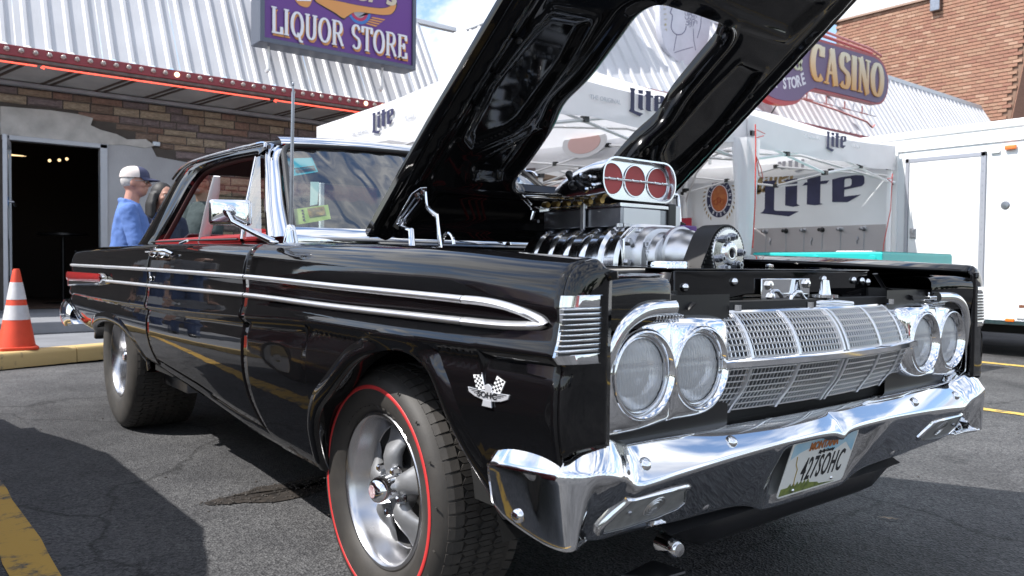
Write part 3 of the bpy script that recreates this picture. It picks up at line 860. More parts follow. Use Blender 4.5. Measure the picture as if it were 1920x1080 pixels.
# those that show largest are the ones nearest the camera: low and towards the right
cand.sort(key=lambda c: (c[0]-1.85)**2+(c[1]-0.92)**2)
vis = [c for c in cand if c[1] > 3.9]
for (x, z) in vis[:300]:
    o = bpy.data.objects.new('brick', bmesh_[br.choice((0, 0, 0, 1, 1, 1, 2, 2, 3, 3, 4))]); COL.objects.link(o)
    o.parent = bb; o.matrix_parent_inverse = Matrix.Translation(BO); o.location = (x, Y0+br.uniform(-0.004, 0.003), z)
st_ = MB()
for (x, z) in vis[300:]:
    st_.mi = br.choice((0, 0, 0, 1, 1, 1, 2, 2, 3, 3, 4)); st_.box((x, Y0+br.uniform(-0.004, 0.003), z), (0.211, 0.05, 0.074))
o = bbp(st_, 'brickwork', BRK, smooth=None); o['kind'] = 'stuff'
bbp(MB().box((-8.2, Y0+0.3, 8.44), (5.6, 0.8, 0.06)), 'parapet_cap', mat('parapet_metal', (0.30, 0.20, 0.15), rough=0.6), smooth=None)
# battered right-hand end, in shade
bbp(MB().prism([(-6.295, Y0-0.02, 3.4), (-6.02, Y0+2.0, 3.4), (-5.05, Y0+2.0, 8.5), (-5.42, Y0-0.02, 8.42)], (0.02, 0.0, 0.0)), 'end_wall', BRK[3], smooth=None)
vt = MB(); vt.box((-7.95, Y0-0.06, 8.25), (0.26, 0.24, 0.45)); bbp(vt, 'wall_light', ZINC, smooth=None, bevel=0.02)
# low pale building far behind
fb = thing('far_building', 'small pale roofed building far off beyond the brick wall', 'building', (-9.0, 34, 0))
MB().box((0.8, 1.5, 3.0), (7.0, 4.0, 6.0)).build('wall', PLAST, fb, smooth=None)
MB().prism([(-3.2, -0.7, 6.0), (4.8, -0.7, 6.0), (4.8, 1.5, 6.9), (-3.2, 1.5, 6.9)], (0, 0, 0.12)).build('roof', mat('blue_grey_roof', (0.12, 0.15, 0.20), rough=0.6), fb, smooth=None)
# =================================================================== THE CAR
car = thing('classic_car', 'glossy black two-door classic car with raised hood and polished supercharger', 'car', (0, 0, 0))

WX = [-4.14, -4.0, -3.6, -2.9, -1.5, -0.7, 0.0, 0.55, 0.78, 0.826, 0.8355, 0.8415, 0.8455, 0.8475, 0.8487, 0.849]
WY = [0.880, 0.912, 0.919, 0.922, 0.925, 0.923, 0.920, 0.915, 0.913, 0.911, 0.905, 0.893, 0.872, 0.845, 0.815, 0.793]
def Wd(x): return float(pchip(WX, WY, x))
def z_rock(x): return interp(x, [-4.1, -3.0, -2.475, -2.0, -1.331, -0.731, -0.234, 0.3, 0.84], [0.505, 0.47, 0.453, 0.422, 0.380, 0.330, 0.318, 0.35, 0.42])
def z_cre(x): return float(pchip([-4.1, -3.08, -1.93, -0.7, -0.15, 0.33, 0.86], [0.702, 0.704, 0.709, 0.735, 0.752, 0.749, 0.755], x))
def z_lo(x): return float(pchip([-4.1, -2.85, -1.98, -0.707, 0.05, 0.86], [0.810, 0.809, 0.809, 0.811, 0.804, 0.803], x))
def z_hi(x): return float(pchip([-4.1, -1.99, -0.713, 0.046, 0.555, 0.86], [0.890, 0.882, 0.871, 0.856, 0.847, 0.838], x))
def z_top(x): return float(pchip([-4.15, -3.49, -2.34, -0.79, 0.07, 0.43, 0.70, 0.80, 0.833, 0.849], [0.995, 1.000, 1.005, 0.988, 0.968, 0.956, 0.941, 0.936, 0.932, 0.912], x))
SK = [0.0, 0.06, 0.15, 0.40, 0.70, 0.86, 0.95, 1.0, 1.10, 1.5, 2.0, 2.5, 3.0, 3.3, 3.6, 3.8, 3.92, 4.0]
OK_ = [0.078, 0.060, 0.047, 0.022, 0.008, 0.010, 0.018, 0.002, 0.000, 0.008, 0.013, 0.016, 0.014, 0.018, 0.027, 0.042, 0.060, 0.088]
def side_pt(x, s, top_in=0.29):
    """point on the right-hand body skin as (inset from the widest line, z); s runs from the rocker (0) over the shoulder (4) to the hood gap (5)"""
    zs = [z_rock(x), z_cre(x), z_lo(x), z_hi(x), z_top(x)]
    fc = 1.0 if x < 0.826 else max(0.05, min(1.0, (Wd(x)-0.788)/0.118))
    if s <= 4:
        o = float(pchip(SK, OK_, s))*fc
        z = interp(s, [0, 1, 2, 3, 4], zs)
    else:
        t = s-4
        o = 0.088*fc+(top_in-0.088*fc)*t
        z = zs[4]+0.003*math.sin(min(1, t*3)*math.pi*0.5)-0.020*t
    return o, z
def s_of_z(x, z):
    zs = [z_rock(x), z_cre(x), z_lo(x), z_hi(x), z_top(x)]
    return float(np.interp(z, zs, [0, 1, 2, 3, 4]))
def skin(x, z, sg=-1, out=0.0):
    o, zz = side_pt(x, s_of_z(x, z))
    return (x, sg*(Wd(x)-o+out), z)
S_ALL = np.concatenate([np.linspace(0, 1, 22), np.linspace(1, 2, 9)[1:], np.linspace(2, 3, 8)[1:], np.linspace(3, 4, 14)[1:]])
ARCH_F = [(-.223, .322), (-.221, .36), (-.216, .41), (-.203, .455), (-.165, .508), (-.110, .548), (-.065, .578), (.0, .626), (.056, .664), (.13, .696), (.217, .716), (.28, .720), (.325, .717), (.365, .708), (.404, .692), (.442, .658), (.476, .612), (.512, .560), (.542, .522), (.568, .49), (.588, .46), (.600, .43), (.605, .405)]
ARCH_R = [(-3.48, .44), (-3.46, .465), (-3.38, .505), (-3.264, .54), (-3.05, .575), (-2.845, .590), (-2.68, .588), (-2.533, .577), (-2.43, .553), (-2.345, .520), (-2.28, .475), (-2.236, .428), (-2.21, .38)]
def arch_z(arch, x):
    return interp(x, [p[0] for p in arch], [p[1] for p in arch])
def seam_x(x, z):
    # door seams sweep forward towards the sill
    k = max(0.0, (0.56-z)/0.19)
    d = 0.105*k*k*max(0.0, 1-abs(x+0.71)/0.16)+0.115*k*k*max(0.0, 1-abs(x+1.955)/0.16)
    return x+d
def side_panel(name, sg, xs, arch=None, top=0.0, top_in=0.29, label=None, zmin=None):
    P = []
    sdeck = np.linspace(4, 5, 8)[1:] if top > 0 else []
    for x in xs:
        s0 = 0.0
        tin = top_in
        if x > 0.25: tin = max(0.098, lerp(top_in, 0.122, sstep_(0.25, 0.80, x))) if x < 0.826 else max(0.088*max(0.05, min(1.0, (Wd(x)-0.788)/0.118))+0.002, Wd(x)-0.790)
        if zmin is not None: s0 = s_of_z(x, zmin(x))
        if arch and arch[0][0] < x < arch[-1][0]:
            s0 = max(s0, s_of_z(x, arch_z(arch, x)))
        col = []
        for s in list(S_ALL)+list(sdeck):
            ss = s
            if s <= 4: ss = s0+(4-s0)*(s/4.0) if s0 > 0.001 else s
            o, z = side_pt(x, ss, tin)
            col.append((seam_x(x, z), sg*(Wd(x)-o), z))
        P.append(col)
    mb = MB()
    mb.grid(P, flip=(sg > 0))
    o = mb.build(name, BLACK, car, smooth=50, solid=0.0)
    md = o.modifiers.new('thickness', 'SOLIDIFY'); md.thickness = 0.012; md.offset = -1
    return o
def arch_band(name, sg, arch, x_in=0.03):
    """rolled flange round a wheel opening"""
    pts = catmull([np.array([p[0], 0, p[1]]) for p in arch], 3)
    P = []
    for i, p in enumerate(pts):
        a = pts[max(i-1, 0)]; b = pts[min(i+1, len(pts)-1)]
        t = (b-a); t /= np.linalg.norm(t)
        n = np.array([-t[2], 0, t[0]])       # away from the opening
        row = []
        for d, out in ((0.050, 0.000), (0.042, 0.003), (0.030, 0.007), (0.018, 0.009), (0.006, 0.007), (-0.002, 0.002), (-0.004, -0.015), (-0.002, -0.06)):
            q = p+n*d
            zq = min(max(q[2], z_rock(q[0])+0.0), 0.93)
            y = skin(q[0], max(zq, z_rock(q[0])+0.005), 1)[1]+out
            row.append((q[0], sg*y, q[2]))
        P.append(row)
    mb = MB(); mb.grid(P, flip=(sg > 0))
    return mb
def sstep_(a, b, x):
    t = min(1, max(0, (x-a)/(b-a))); return t*t*(3-2*t)
GAP = 0.0014
def xsr(a, b, n): return list(np.linspace(a, b, n))
for sg in (-1, 1):
    xf = xsr(-0.71+GAP, -0.224, 16)[:-1] + [p for p in np.unique(np.concatenate([np.linspace(-.224, -.19, 10), np.linspace(-.19, -.04, 14), np.linspace(-.04, .44, 30), np.linspace(.44, .606, 20)]))] + xsr(0.606, 0.826, 14)[1:]
    side_panel('front_fender', sg, xf, ARCH_F, top=1)
    xc = [0.8292, 0.832, 0.8345, 0.837, 0.839, 0.841, 0.8425, 0.844, 0.8453, 0.8463, 0.8472, 0.8478, 0.8483, 0.8486, 0.8488, 0.8490]
    side_panel('fender_cap', sg, xc, None, top=1, zmin=lambda x: 0.575+0.8*max(0, x-0.83))
    arch_band('f', sg, ARCH_F).build('arch_lip', BLACK, car, smooth=60)
    # lower edge of the door follows the sill line
    side_panel('door', sg, xsr(-1.955+GAP, -0.71-GAP, 44), None, top=1, top_in=0.10, zmin=lambda x: z_rock(x)+0.052)
    side_panel('sill', sg, xsr(-2.3, -0.3, 30), None, zmin=None)
    xr = xsr(-4.12, -3.48, 14)[:-1] + list(np.unique(np.concatenate([np.linspace(-3.48, -3.2, 18), np.linspace(-3.2, -2.6, 22), np.linspace(-2.6, -2.21, 30)]))) + xsr(-2.21, -1.955-GAP, 8)[1:]
    side_panel('rear_quarter', sg, xr, ARCH_R, top=1, top_in=0.30)
    arch_band('r', sg, ARCH_R).build('arch_lip', BLACK, car, smooth=60)
for sg in (-1, 1):
    for x in (-0.71, -1.955):
        mb = MB(); mb.box((x+0.05, sg*0.84, 0.68), (0.30, 0.035, 0.54)); mb.build('door_jamb', UNDER, car, smooth=None)
for sg in (-1, 1):
    for x0 in (-0.71, -1.955):
        mb = MB()
        mb.tube([(seam_x(x0, z), sg*(-skin(x0, z, -1)[1]-0.0065), z) for z in np.linspace(0.40, 0.965, 26)], 0.0045, 6)
        mb.build('door_seam', DARKTRIM, car, smooth=60)
# sills sit under the door skin: keep only their lower band
for o in [o for o in car.children if o.name.startswith('sill')]:
    me = o.data
    bm = bmesh.new(); bm.from_mesh(me)
    kill = [f for f in bm.faces if f.calc_center_median().z > z_rock(f.calc_center_median().x)+0.060]
    bmesh.ops.delete(bm, geom=kill, context='FACES')
    for v in bm.verts:
        if v.co.z > z_rock(v.co.x)+0.04: v.co.y *= 0.994
    bm.to_mesh(me); bm.free()

# ---- bright side trims (two strips joined in a spear point at the front)
for sg in (-1, 1):
    def strip(x0, x1, zf, h, n=60, ends=True):
        pts = []
        for x in np.linspace(x0, x1, n):
            z = zf(x)
            a = [skin(x, z-h/2, sg, 0.001), skin(x, z-h/2+0.002, sg, 0.007), skin(x, z-h*0.15, sg, 0.010), skin(x, z+h*0.15, sg, 0.010), skin(x, z+h/2-0.002, sg, 0.007), skin(x, z+h/2, sg, 0.001)]
            pts.append(a)
        return pts
    for (nm, zf) in (('upper', z_hi), ('lower', z_lo)):
        for (a, b) in ((-4.0, -1.959), (-1.951, -0.714), (-0.706, 0.535)):
            if nm == 'lower' and a < -3.9: a = -2.86
            mb = MB(); mb.grid(strip(a, b, zf, 0.0165), flip=(sg > 0)); mb.build('side_trim', TRIM, car, smooth=60)
    # spear: both strips run together
    def zu(x):
        t = max(0, (x-0.535)/(0.796-0.535))
        return lerp(z_hi(0.535), 0.813, t**2.6)
    def zl(x):
        t = max(0, (x-0.535)/(0.796-0.535))
        return lerp(z_lo(0.535), 0.813, t**3.6)
    mb = MB()
    P1 = []; P2 = []
    for x in list(np.linspace(0.539, 0.74, 24))+list(np.linspace(0.745, 0.796, 12)):
        h = 0.0175*math.sqrt(max(0.02, min(1, (0.800-x)/0.02)))
        for P, zf in ((P1, zu), (P2, zl)):
            z = zf(x)
            xx = min(x, 0.797)
            P.append([skin(xx, z-h/2, sg, 0.001), skin(xx, z-h/2+0.002, sg, 0.008), skin(xx, z, sg, 0.012), skin(xx, z+h/2-0.002, sg, 0.008), skin(xx, z+h/2, sg, 0.001)])
    mb.grid(P1, flip=(sg > 0)); mb.grid([[(p[0], p[1]+sg*0.0006, p[2]) for p in row] for row in P2], flip=(sg > 0))
    mb.build('trim_spear', TRIM, car, smooth=60)
    # chrome louvre panel wrapped round the fender corner
    lv = MB()
    path_x = [0.831, 0.8335, 0.836, 0.838, 0.840, 0.842, 0.8435, 0.845, 0.846, 0.847, 0.8477, 0.8482, 0.8486]
    def bar(z, h, out0, x_list, dst):
        P = []
        for x in x_list:
            P.append([skin(x, z-h/2, sg, 0.0005), skin(x, z-h/2+0.001, sg, out0), skin(x, z+h/2-0.001, sg, out0), skin(x, z+h/2, sg, 0.0005)])
        dst.grid(P, flip=(sg < 0))
    def rbar(z, h, out0, x_list, dst):
        P = []
        for x in x_list:
            P.append([skin(x, z+h*0.5*math.sin(t), sg, 0.0005+out0*math.cos(t)) for t in np.linspace(-math.pi/2, math.pi/2, 7)])
        dst.grid(P, flip=(sg > 0))
    bar(0.856, 0.022, 0.007, path_x, lv)
    bar(0.753, 0.018, 0.007, path_x, lv)
    def vbar(x0, x1, z0, z1, out0, dst):
        P = []
        for z in np.linspace(z0, z1, 10):
            P.append([skin(x0, z, sg, 0.0005), skin(x0, z, sg, out0), skin(x1, z, sg, out0), skin(x1, z, sg, 0.0005)])
        dst.grid(P, flip=(sg > 0))
    vbar(0.8300, 0.8335, 0.745, 0.866, 0.0075, lv)
    panel = lv.build('louver_panel', CHROME2, car, smooth=40)
    bk = MB()
    P = []
    for x in path_x: P.append([skin(x, 0.760, sg, 0.0015), skin(x, 0.847, sg, 0.0015)])
    bk.grid(P, flip=(sg < 0)); bk.build('louver_backing', BLACK2, panel, smooth=40)
    for k in range(9):
        z = 0.7665+k*0.0092
        sb = MB(); rbar(z+0.002, 0.0056, 0.0075, path_x, sb); sb.build('louver_slat', CHROME2, panel, smooth=40)

# ---- front sheet metal between fender edge and radiator
for sg in (-1, 1):
    mb = MB()
    # eyebrow panel: down from the shelf to the chrome arch, and the vertical black strip behind the headlight pod
    ys = np.linspace(0.585, 0.794, 16)
    P = []
    for y in ys:
        t = (y-0.585)/(0.794-0.585)
        zt = 0.893-0.012*t*0+0.004*math.sin(t*3.14)
        xf_ = lerp(0.812, 0.8475, t**0.8)
        col = [(xf_-0.06, sg*y, zt+0.006), (xf_-0.02, sg*y, zt+0.004), (xf_-0.008, sg*y, zt), (xf_-0.001, sg*y, zt-0.012), (xf_, sg*y, zt-0.03), (xf_, sg*y, 0.835), (xf_-0.004, sg*y, 0.80)]
        P.append(col)
    mb.grid(P, flip=(sg > 0))
    mb.build('headlight_hood', BLACK, car, smooth=50)
    # inner shelf beside the radiator
    mb = MB()
    mb.grid([[(x, sg*y, z) for y, z in ((0.585, 0.905), (0.60, 0.902), (0.66, 0.899), (0.72, 0.898), (0.80, 0.898))] for x in np.linspace(0.22, 0.80, 8)], flip=(sg < 0))
    mb.build('fender_shelf', BLACK, car, smooth=50)
    # inner wheel house / fender apron
    mb = MB()
    mb.grid([[(x, sg*0.58, z) for z in (0.30, 0.6, 0.80, 0.86)] for x in np.linspace(-0.7, 0.60, 6)], flip=(sg > 0))
    mb.build('inner_apron', UNDER, car, smooth=None)
    # dark valley behind the headlight pod
    mb = MB()
    mb.grid([[(0.79, sg*y, z) for z in (0.56, 0.70, 0.86)] for y in (0.36, 0.5, 0.66, 0.80)], flip=(sg > 0))
    mb.build('headlight_bucket', BLACK2, car, smooth=None)
    # fender lip running down behind the bumper
    mb = MB()
    pts = [(0.826, -0.592, 0.838), (0.832, -0.66, 0.837), (0.836, -0.705, 0.829), (0.836, -0.745, 0.808), (0.834, -0.772, 0.775), (0.832, -0.785, 0.74), (0.829, -0.797, 0.70), (0.825, -0.81, 0.655), (0.822, -0.818, 0.62), (0.820, -0.812, 0.592), (0.818, -0.79, 0.58), (0.818, -0.75, 0.577)]
    pts = catmull([np.array((a, b*-sg, c)) for a, b, c in pts], 5)
    n = len(pts)
    rad = [0.016 if i < n*0.40 else 0.016-0.0085*min(1, (i-n*0.40)/(n*0.25)) for i in range(n)]
    mb.tube(pts, rad, 10, flat=(0.8, 1.0))
    mb.build('headlight_arch_trim', CHROME, car, smooth=60)

# ---- headlights
def headlight(y, big):
    x0 = 0.820; z0 = 0.7095
    c = (x0, y, z0)
    mb = MB()
    # bright bezel: from the lens rim outwards to the lip and back along the pod
    prof = [(0.0735, -0.006), (0.0745, 0.002), (0.0775, 0.010), (0.0805, 0.0155), (0.083, 0.018), (0.0855, 0.0175), (0.0875, 0.014), (0.0885, 0.006), (0.0895, -0.02)]
    mb.lathe(prof, c, (1, 0, 0), 56)
    h = mb.build('headlight', CHROME, car, smooth=55)
    mb = MB()
    mb.lathe([(0.0775, 0.0), (0.0745, 0.004), (0.0715, 0.005), (0.070, 0.001)], c, (1, 0, 0), 48)
    mb.build('retainer_ring', CHROME2, h, smooth=55)
    mb = MB()
    # fluted sealed-beam lens: rows of moulded prisms of different pitch
    nr, na = 46, 210
    P = []
    for i in range(nr+1):
        t = -1+2*i/nr
        zz = 0.0712*math.sin(t*math.pi/2)
        hw = math.sqrt(max(0.0, 0.0712**2-zz*zz))
        row = []
        for k in range(na+1):
            yy = -hw+2*hw*k/na
            r2 = (yy*yy+zz*zz)/0.0712**2
            dome = 0.012*(1-r2)
            u = (zz+0.0712)/0.0285
            band = min(4, math.floor(u))
            pitch = (0.0105, 0.0065, 0.0090, 0.0070, 0.0120)[band]
            amp = (0.0011, 0.0008, 0.0011, 0.0008, 0.0012)[band]
            fl = amp*abs(math.sin(math.pi*(yy+zz*(0.35 if band in (0, 4) else 0.0))/pitch))
            if u-band < 0.06: fl -= 0.0012
            row.append((x0-0.004+dome+fl, y+yy, z0+zz))
        P.append(row)
    mb.grid(P, flip=True)
    mb.build('lens', MATS['ribbed_glass'], h, smooth=50)
    mb = MB()
    mb.lathe([(0.0, -0.045), (0.02, -0.043), (0.04, -0.035), (0.06, -0.020), (0.0705, -0.006)], c, (1, 0, 0), 40)
    mb.build('reflector', LENS, h, smooth=60)
    mb = MB(); mb.sphere((x0-0.012, y, z0-0.012), (0.008, 0.011, 0.009), 10, 6); mb.build('bulb_shield', ZINC, h)
def ribbed():
    m = bpy.data.materials.new('ribbed_glass'); m.use_nodes = True
    nt = m.node_tree; nt.nodes.clear()
    out = nt.nodes.new('ShaderNodeOutputMaterial')
    gl = nt.nodes.new('ShaderNodeBsdfGlossy'); gl.inputs['Roughness'].default_value = 0.03
    tr = nt.nodes.new('ShaderNodeBsdfRefraction'); tr.inputs['Roughness'].default_value = 0.05; tr.inputs['IOR'].default_value = 1.30
    tr.inputs['Color'].default_value = (0.93, 0.94, 0.95, 1)
    df = nt.nodes.new('ShaderNodeBsdfDiffuse'); df.inputs[0].default_value = (0.88, 0.89, 0.90, 1)
    fr = schlick(nt, 1.0)
    m0 = nt.nodes.new('ShaderNodeMixShader'); m0.inputs[0].default_value = 0.42
    nt.links.new(tr.outputs[0], m0.inputs[1]); nt.links.new(df.outputs[0], m0.inputs[2])
    m1 = nt.nodes.new('ShaderNodeMixShader')
    nt.links.new(fr.outputs[0], m1.inputs[0]); nt.links.new(m0.outputs[0], m1.inputs[1]); nt.links.new(gl.outputs[0], m1.inputs[2])
    nt.links.new(m1.outputs[0], out.inputs[0])
    MATS['ribbed_glass'] = m
ribbed()
for sg in (-1, 1):
    headlight(sg*0.682, True)
    headlight(sg*0.5075, False)
    # pod: one chrome housing for the pair, fuller at the outer lower corner
    outline = [(0.395, 0.80), (0.43, 0.815), (0.50, 0.818), (0.60, 0.822), (0.67, 0.818), (0.73, 0.798), (0.77, 0.76), (0.79, 0.71), (0.805, 0.655), (0.808, 0.62), (0.795, 0.60), (0.76, 0.592), (0.70, 0.594), (0.62, 0.600), (0.55, 0.604), (0.48, 0.608), (0.43, 0.625), (0.405, 0.66), (0.398, 0.72)]
    oc = catmull([np.array(p) for p in outline], 4, closed=True)
    cy, cz = 0.595, 0.71
    poly = [(float(p[0]), float(p[1])) for p in oc]
    def ray_out(y0, z0, th):
        best = 0.3
        dy, dz = math.cos(th), math.sin(th)
        for q in range(len(poly)):
            ay, az = poly[q]; by, bz = poly[(q+1) % len(poly)]
            ey, ez = by-ay, bz-az
            den = dy*ez-dz*ey
            if abs(den) < 1e-9: continue
            t = ((ay-y0)*ez-(az-z0)*ey)/den; s = ((ay-y0)*dz-(az-z0)*dy)/den
            if t > 0 and -1e-6 <= s <= 1+1e-6: best = min(best, t)
        return best
    mb = MB()
    for y0, cap_dir in ((0.682, math.pi), (0.5075, 0.0)):
        P = []
        ths = np.linspace(0, 2*math.pi, 96, endpoint=False)
        D = []
        for th in ths:
            d = ray_out(y0, 0.7105, th)
            co_ = math.cos(th-cap_dir)
            if co_ > 0.0: d = min(d, 0.0875/max(co_, 0.25)+0.02)
            D.append(max(d, 0.100))
        for k, x in ((-0.02, 0.835), (0.0, 0.8325), (0.10, 0.8305), (0.30, 0.8285), (0.60, 0.824), (0.82, 0.816), (0.94, 0.802), (1.0, 0.786), (1.0, 0.75)):
            P.append([(x, sg*(y0+math.cos(th)*lerp(0.0875, d, k)), 0.7105+math.sin(th)*lerp(0.0875, d, k)) for th, d in zip(ths, D)])
        mb.grid(P, cv=True, flip=(sg < 0))
    pod = mb.build('headlight_pod', CHROME, car, smooth=60)
    mb = MB()
    mb.grid([[(0.772, sg*(cy+(p[0]-cy)*k), cz+(p[1]-cz)*k) for p in oc] for k in (0.825, 0.4, 0.05)], cv=True, flip=(sg < 0))
    mb.build('pod_face', CHROME2, pod, smooth=60)
    # ribbed top plate between the lamps
    for k in range(9):
        y = 0.565+k*0.0095
        rb = MB(); rb.box((0.800, sg*y, 0.8235), (0.055, 0.005, 0.008), Matrix.Rotation(R(12), 3, 'Y')); rb.build('pod_rib', CHROME2, pod, smooth=None, bevel=0.001)
    mb = MB(); mb.box((0.80, sg*0.60, 0.835), (0.03, 0.05, 0.012)); mb.cyl((0.80, sg*0.60, 0.84), (0.80, sg*0.60, 0.852), 0.007, 8); mb.build('pod_clamp', CHROME2, pod, smooth=40, bevel=0.002)

# ---- grille
def gx(y, z):
    base = float(pchip([0.575, 0.60, 0.65, 0.70, 0.712, 0.724, 0.77, 0.80, 0.818, 0.83], [0.795, 0.808, 0.842, 0.863, 0.867, 0.865, 0.848, 0.828, 0.808, 0.775], z))
    return base-0.032*(min(abs(y), 0.40)/0.385)**2
gb = MB()
HW = 0.437
for half, (z0, z1, rows) in enumerate(((0.724, 0.816, 8), (0.598, 0.698, 8))):
    hb_ = 0.0020 if half == 0 else 0.0015; db_ = 0.005 if half == 0 else 0.0025
    for r in range(rows):
        z = z0+(z1-z0)*r/(rows-1)
        P = []
        for y in np.linspace(-HW, HW, 25):
            x = gx(y, z)
            P.append([(x-db_, y, z-hb_), (x, y, z-hb_), (x, y, z+hb_), (x-db_, y, z+hb_)])
        gb.grid(P, cv=True, flip=True)
    nv = 73
    for k in range(nv+1):
        y = -HW+2*HW*k/nv
        P = []
        for z in np.linspace(z0, z1, 9):
            x = gx(y, z)-0.001
            P.append([(x-0.006, y-0.0016, z), (x, y-0.0016, z), (x, y+0.0016, z), (x-0.006, y+0.0016, z)])
        gb.grid(P, cv=True)
grille = gb.build('grille', GRILLEM, car, smooth=40)
grille['kind'] = 'stuff'
def vdiv(y, w, out, name='grille_divider', m=GRILLEM):
    mb = MB()
    for z0, z1 in ((0.722, 0.820), (0.592, 0.700)):
        P = []
        for z in np.linspace(z0, z1, 12):
            x = gx(y, z)
            P.append([(x-0.012, y-w/2, z), (x+out, y-w/2, z), (x+out+0.001, y, z), (x+out, y+w/2, z), (x-0.012, y+w/2, z)])
        mb.grid(P)
    return mb.build(name, m, car, smooth=40)
for y in (-0.345, -0.188, 0.188, 0.345): vdiv(y, 0.010, 0.004)
vdiv(-0.009, 0.009, 0.006); vdiv(0.009, 0.009, 0.006)
mb = MB()
P = []
for y in np.linspace(-HW, HW, 40):
    x = gx(y, 0.711)
    P.append([(x-0.012, y, 0.700), (x+0.004, y, 0.701), (x+0.010, y, 0.7045), (x+0.010, y, 0.7165), (x+0.003, y, 0.722), (x-0.012, y, 0.7225)])
mb.grid(P, flip=True); mb.build('grille_bar', CHROME, car, smooth=40)
mb = MB()
P = []
for y in np.linspace(-0.42, 0.42, 40):
    x = gx(min(abs(y), 0.39), 0.82)
    P.append([(x+0.003, y, 0.815), (x+0.005, y, 0.8175), (x+0.001, y, 0.8225), (x-0.02, y, 0.826), (x-0.035, y, 0.826), (x-0.035, y, 0.81)])
mb.grid(P, flip=True); mb.build('grille_top_rail', CHROME2, car, smooth=40)
mb = MB(); mb.box((0.735, 0, 0.69), (0.06, 0.86, 0.30)); mb.build('radiator_core', UNDER, car, smooth=None)
for y, z in ((-0.345, 0.835), (-0.05, 0.835), (0.36, 0.838)):
    mb = MB(); mb.cyl((0.80, y, 0.822), (0.80, y, 0.836), 0.009, 6); mb.build('grille_bolt', CHROME2, car, smooth=30)

# ---- front bumper: right half stations, mirrored; five control points each
def bump_station(T, T2, N, L, B, rec=0.0):
    P = catmull([np.array(p) for p in (T, ((T[0]+T2[0])/2, (T[1]+T2[1])/2, (T[2]+T2[2])/2+0.002), T2)], 3)[:-1]
    a = [np.array(T2)*(1-t)+np.array(N)*t for t in (0.0, 0.06, 0.5, 0.86, 0.95)]
    bulge = (np.array(N)-np.array(T2)); nrm = np.array([-bulge[2], 0, bulge[0]])
    if np.linalg.norm(nrm) < 1e-6: nrm = np.array([0, 0, 1.0])
    a[2] = a[2]+np.array([0.004, 0, 0.004])
    mid = np.array(N)
    Kp = np.array(N)*0.86+np.array(L)*0.14; Kp = Kp-np.array([rec, 0, 0])
    b = [np.array(N)*0.95+np.array(L)*0.05]+[Kp*(1-t)+np.array(L)*t for t in (0.0, 0.45, 0.9, 0.97)]
    c = [np.array(L)*(1-t)+np.array(B)*t for t in (0.03, 0.15, 0.6, 1.0)]
    soft = (a[-1]+b[0]+mid)/3
    return P+a+[soft]+b+c
ST = [
 ((.645, .84, .572), (.640, .878, .576), (.634, .912, .53), (.642, .905, .455), (.65, .85, .445)),
 ((.70, .84, .585), (.70, .880, .588), (.695, .918, .54), (.70, .910, .435), (.71, .85, .428)),
 ((.765, .82, .596), (.775, .868, .598), (.778, .915, .547), (.785, .908, .420), (.77, .85, .415)),
 ((.79, .80, .602), (.812, .848, .602), (.832, .898, .550), (.836, .892, .412), (.80, .83, .408)),
 ((.79, .78, .603), (.826, .820, .602), (.862, .862, .549), (.850, .872, .416), (.80, .80, .405)),
 ((.79, .765, .602), (.833, .792, .601), (.872, .825, .545), (.818, .852, .412), (.78, .79, .402)),
 ((.785, .75, .596), (.834, .768, .593), (.873, .785, .533), (.792, .815, .400), (.76, .78, .396)),
 ((.78, .735, .590), (.829, .748, .585), (.866, .758, .522), (.782, .780, .392), (.74, .76, .39)),
 ((.77, .72, .583), (.822, .728, .579), (.862, .735, .508), (.779, .745, .386), (.73, .74, .384)),
 ((.76, .69, .578), (.815, .700, .574), (.866, .705, .505), (.777, .710, .383), (.72, .71, .381)),
 ((.76, .62, .577), (.815, .620, .573), (.867, .620, .511), (.776, .620, .380), (.72, .62, .378)),
 ((.76, .50, .576), (.815, .500, .572), (.868, .500, .518), (.774, .500, .374), (.72, .50, .372)),
 ((.765, .40, .575), (.815, .400, .571), (.868, .400, .522), (.772, .400, .371), (.72, .40, .369)),
 ((.765, .30, .574), (.815, .300, .571), (.868, .300, .525), (.770, .300, .366), (.72, .30, .364)),
 ((.765, .24, .574), (.815, .240, .571), (.868, .240, .526), (.768, .236, .354), (.72, .24, .354)),
 ((.765, .20, .574), (.815, .200, .571), (.868, .200, .526), (.766, .194, .338), (.72, .20, .338), 0.030),
 ((.765, .17, .574), (.815, .170, .571), (.868, .170, .526), (.766, .168, .334), (.72, .17, .335), 0.052),
 ((.765, .09, .574), (.815, .090, .571), (.868, .090, .525), (.766, .090, .332), (.72, .09, .333), 0.056),
 ((.765, .035, .574), (.815, .035, .571), (.869, .035, .521), (.766, .035, .332), (.72, .035, .333), 0.057),
 ((.765, .0, .574), (.815, .0, .571), (.873, .0, .511), (.766, .0, .332), (.72, .0, .333), 0.060),
]
rows = [bump_station(*s) for s in ST]
half = []
K = len(rows)
for j in range(len(rows[0])):
    half.append(catmull([r[j] for r in rows], 6))
half = np.array(half).transpose(1, 0, 2)          # station, section, xyz
right = half.copy(); right[:, :, 1] *= -1
full = np.concatenate([right, half[::-1][1:]], 0)
mb = MB(); mb.grid(full, flip=True)
bumper = mb.build('front_bumper', CHROME, car, smooth=70)
md = bumper.modifiers.new('thickness', 'SOLIDIFY'); md.thickness = 0.006; md.offset = -1
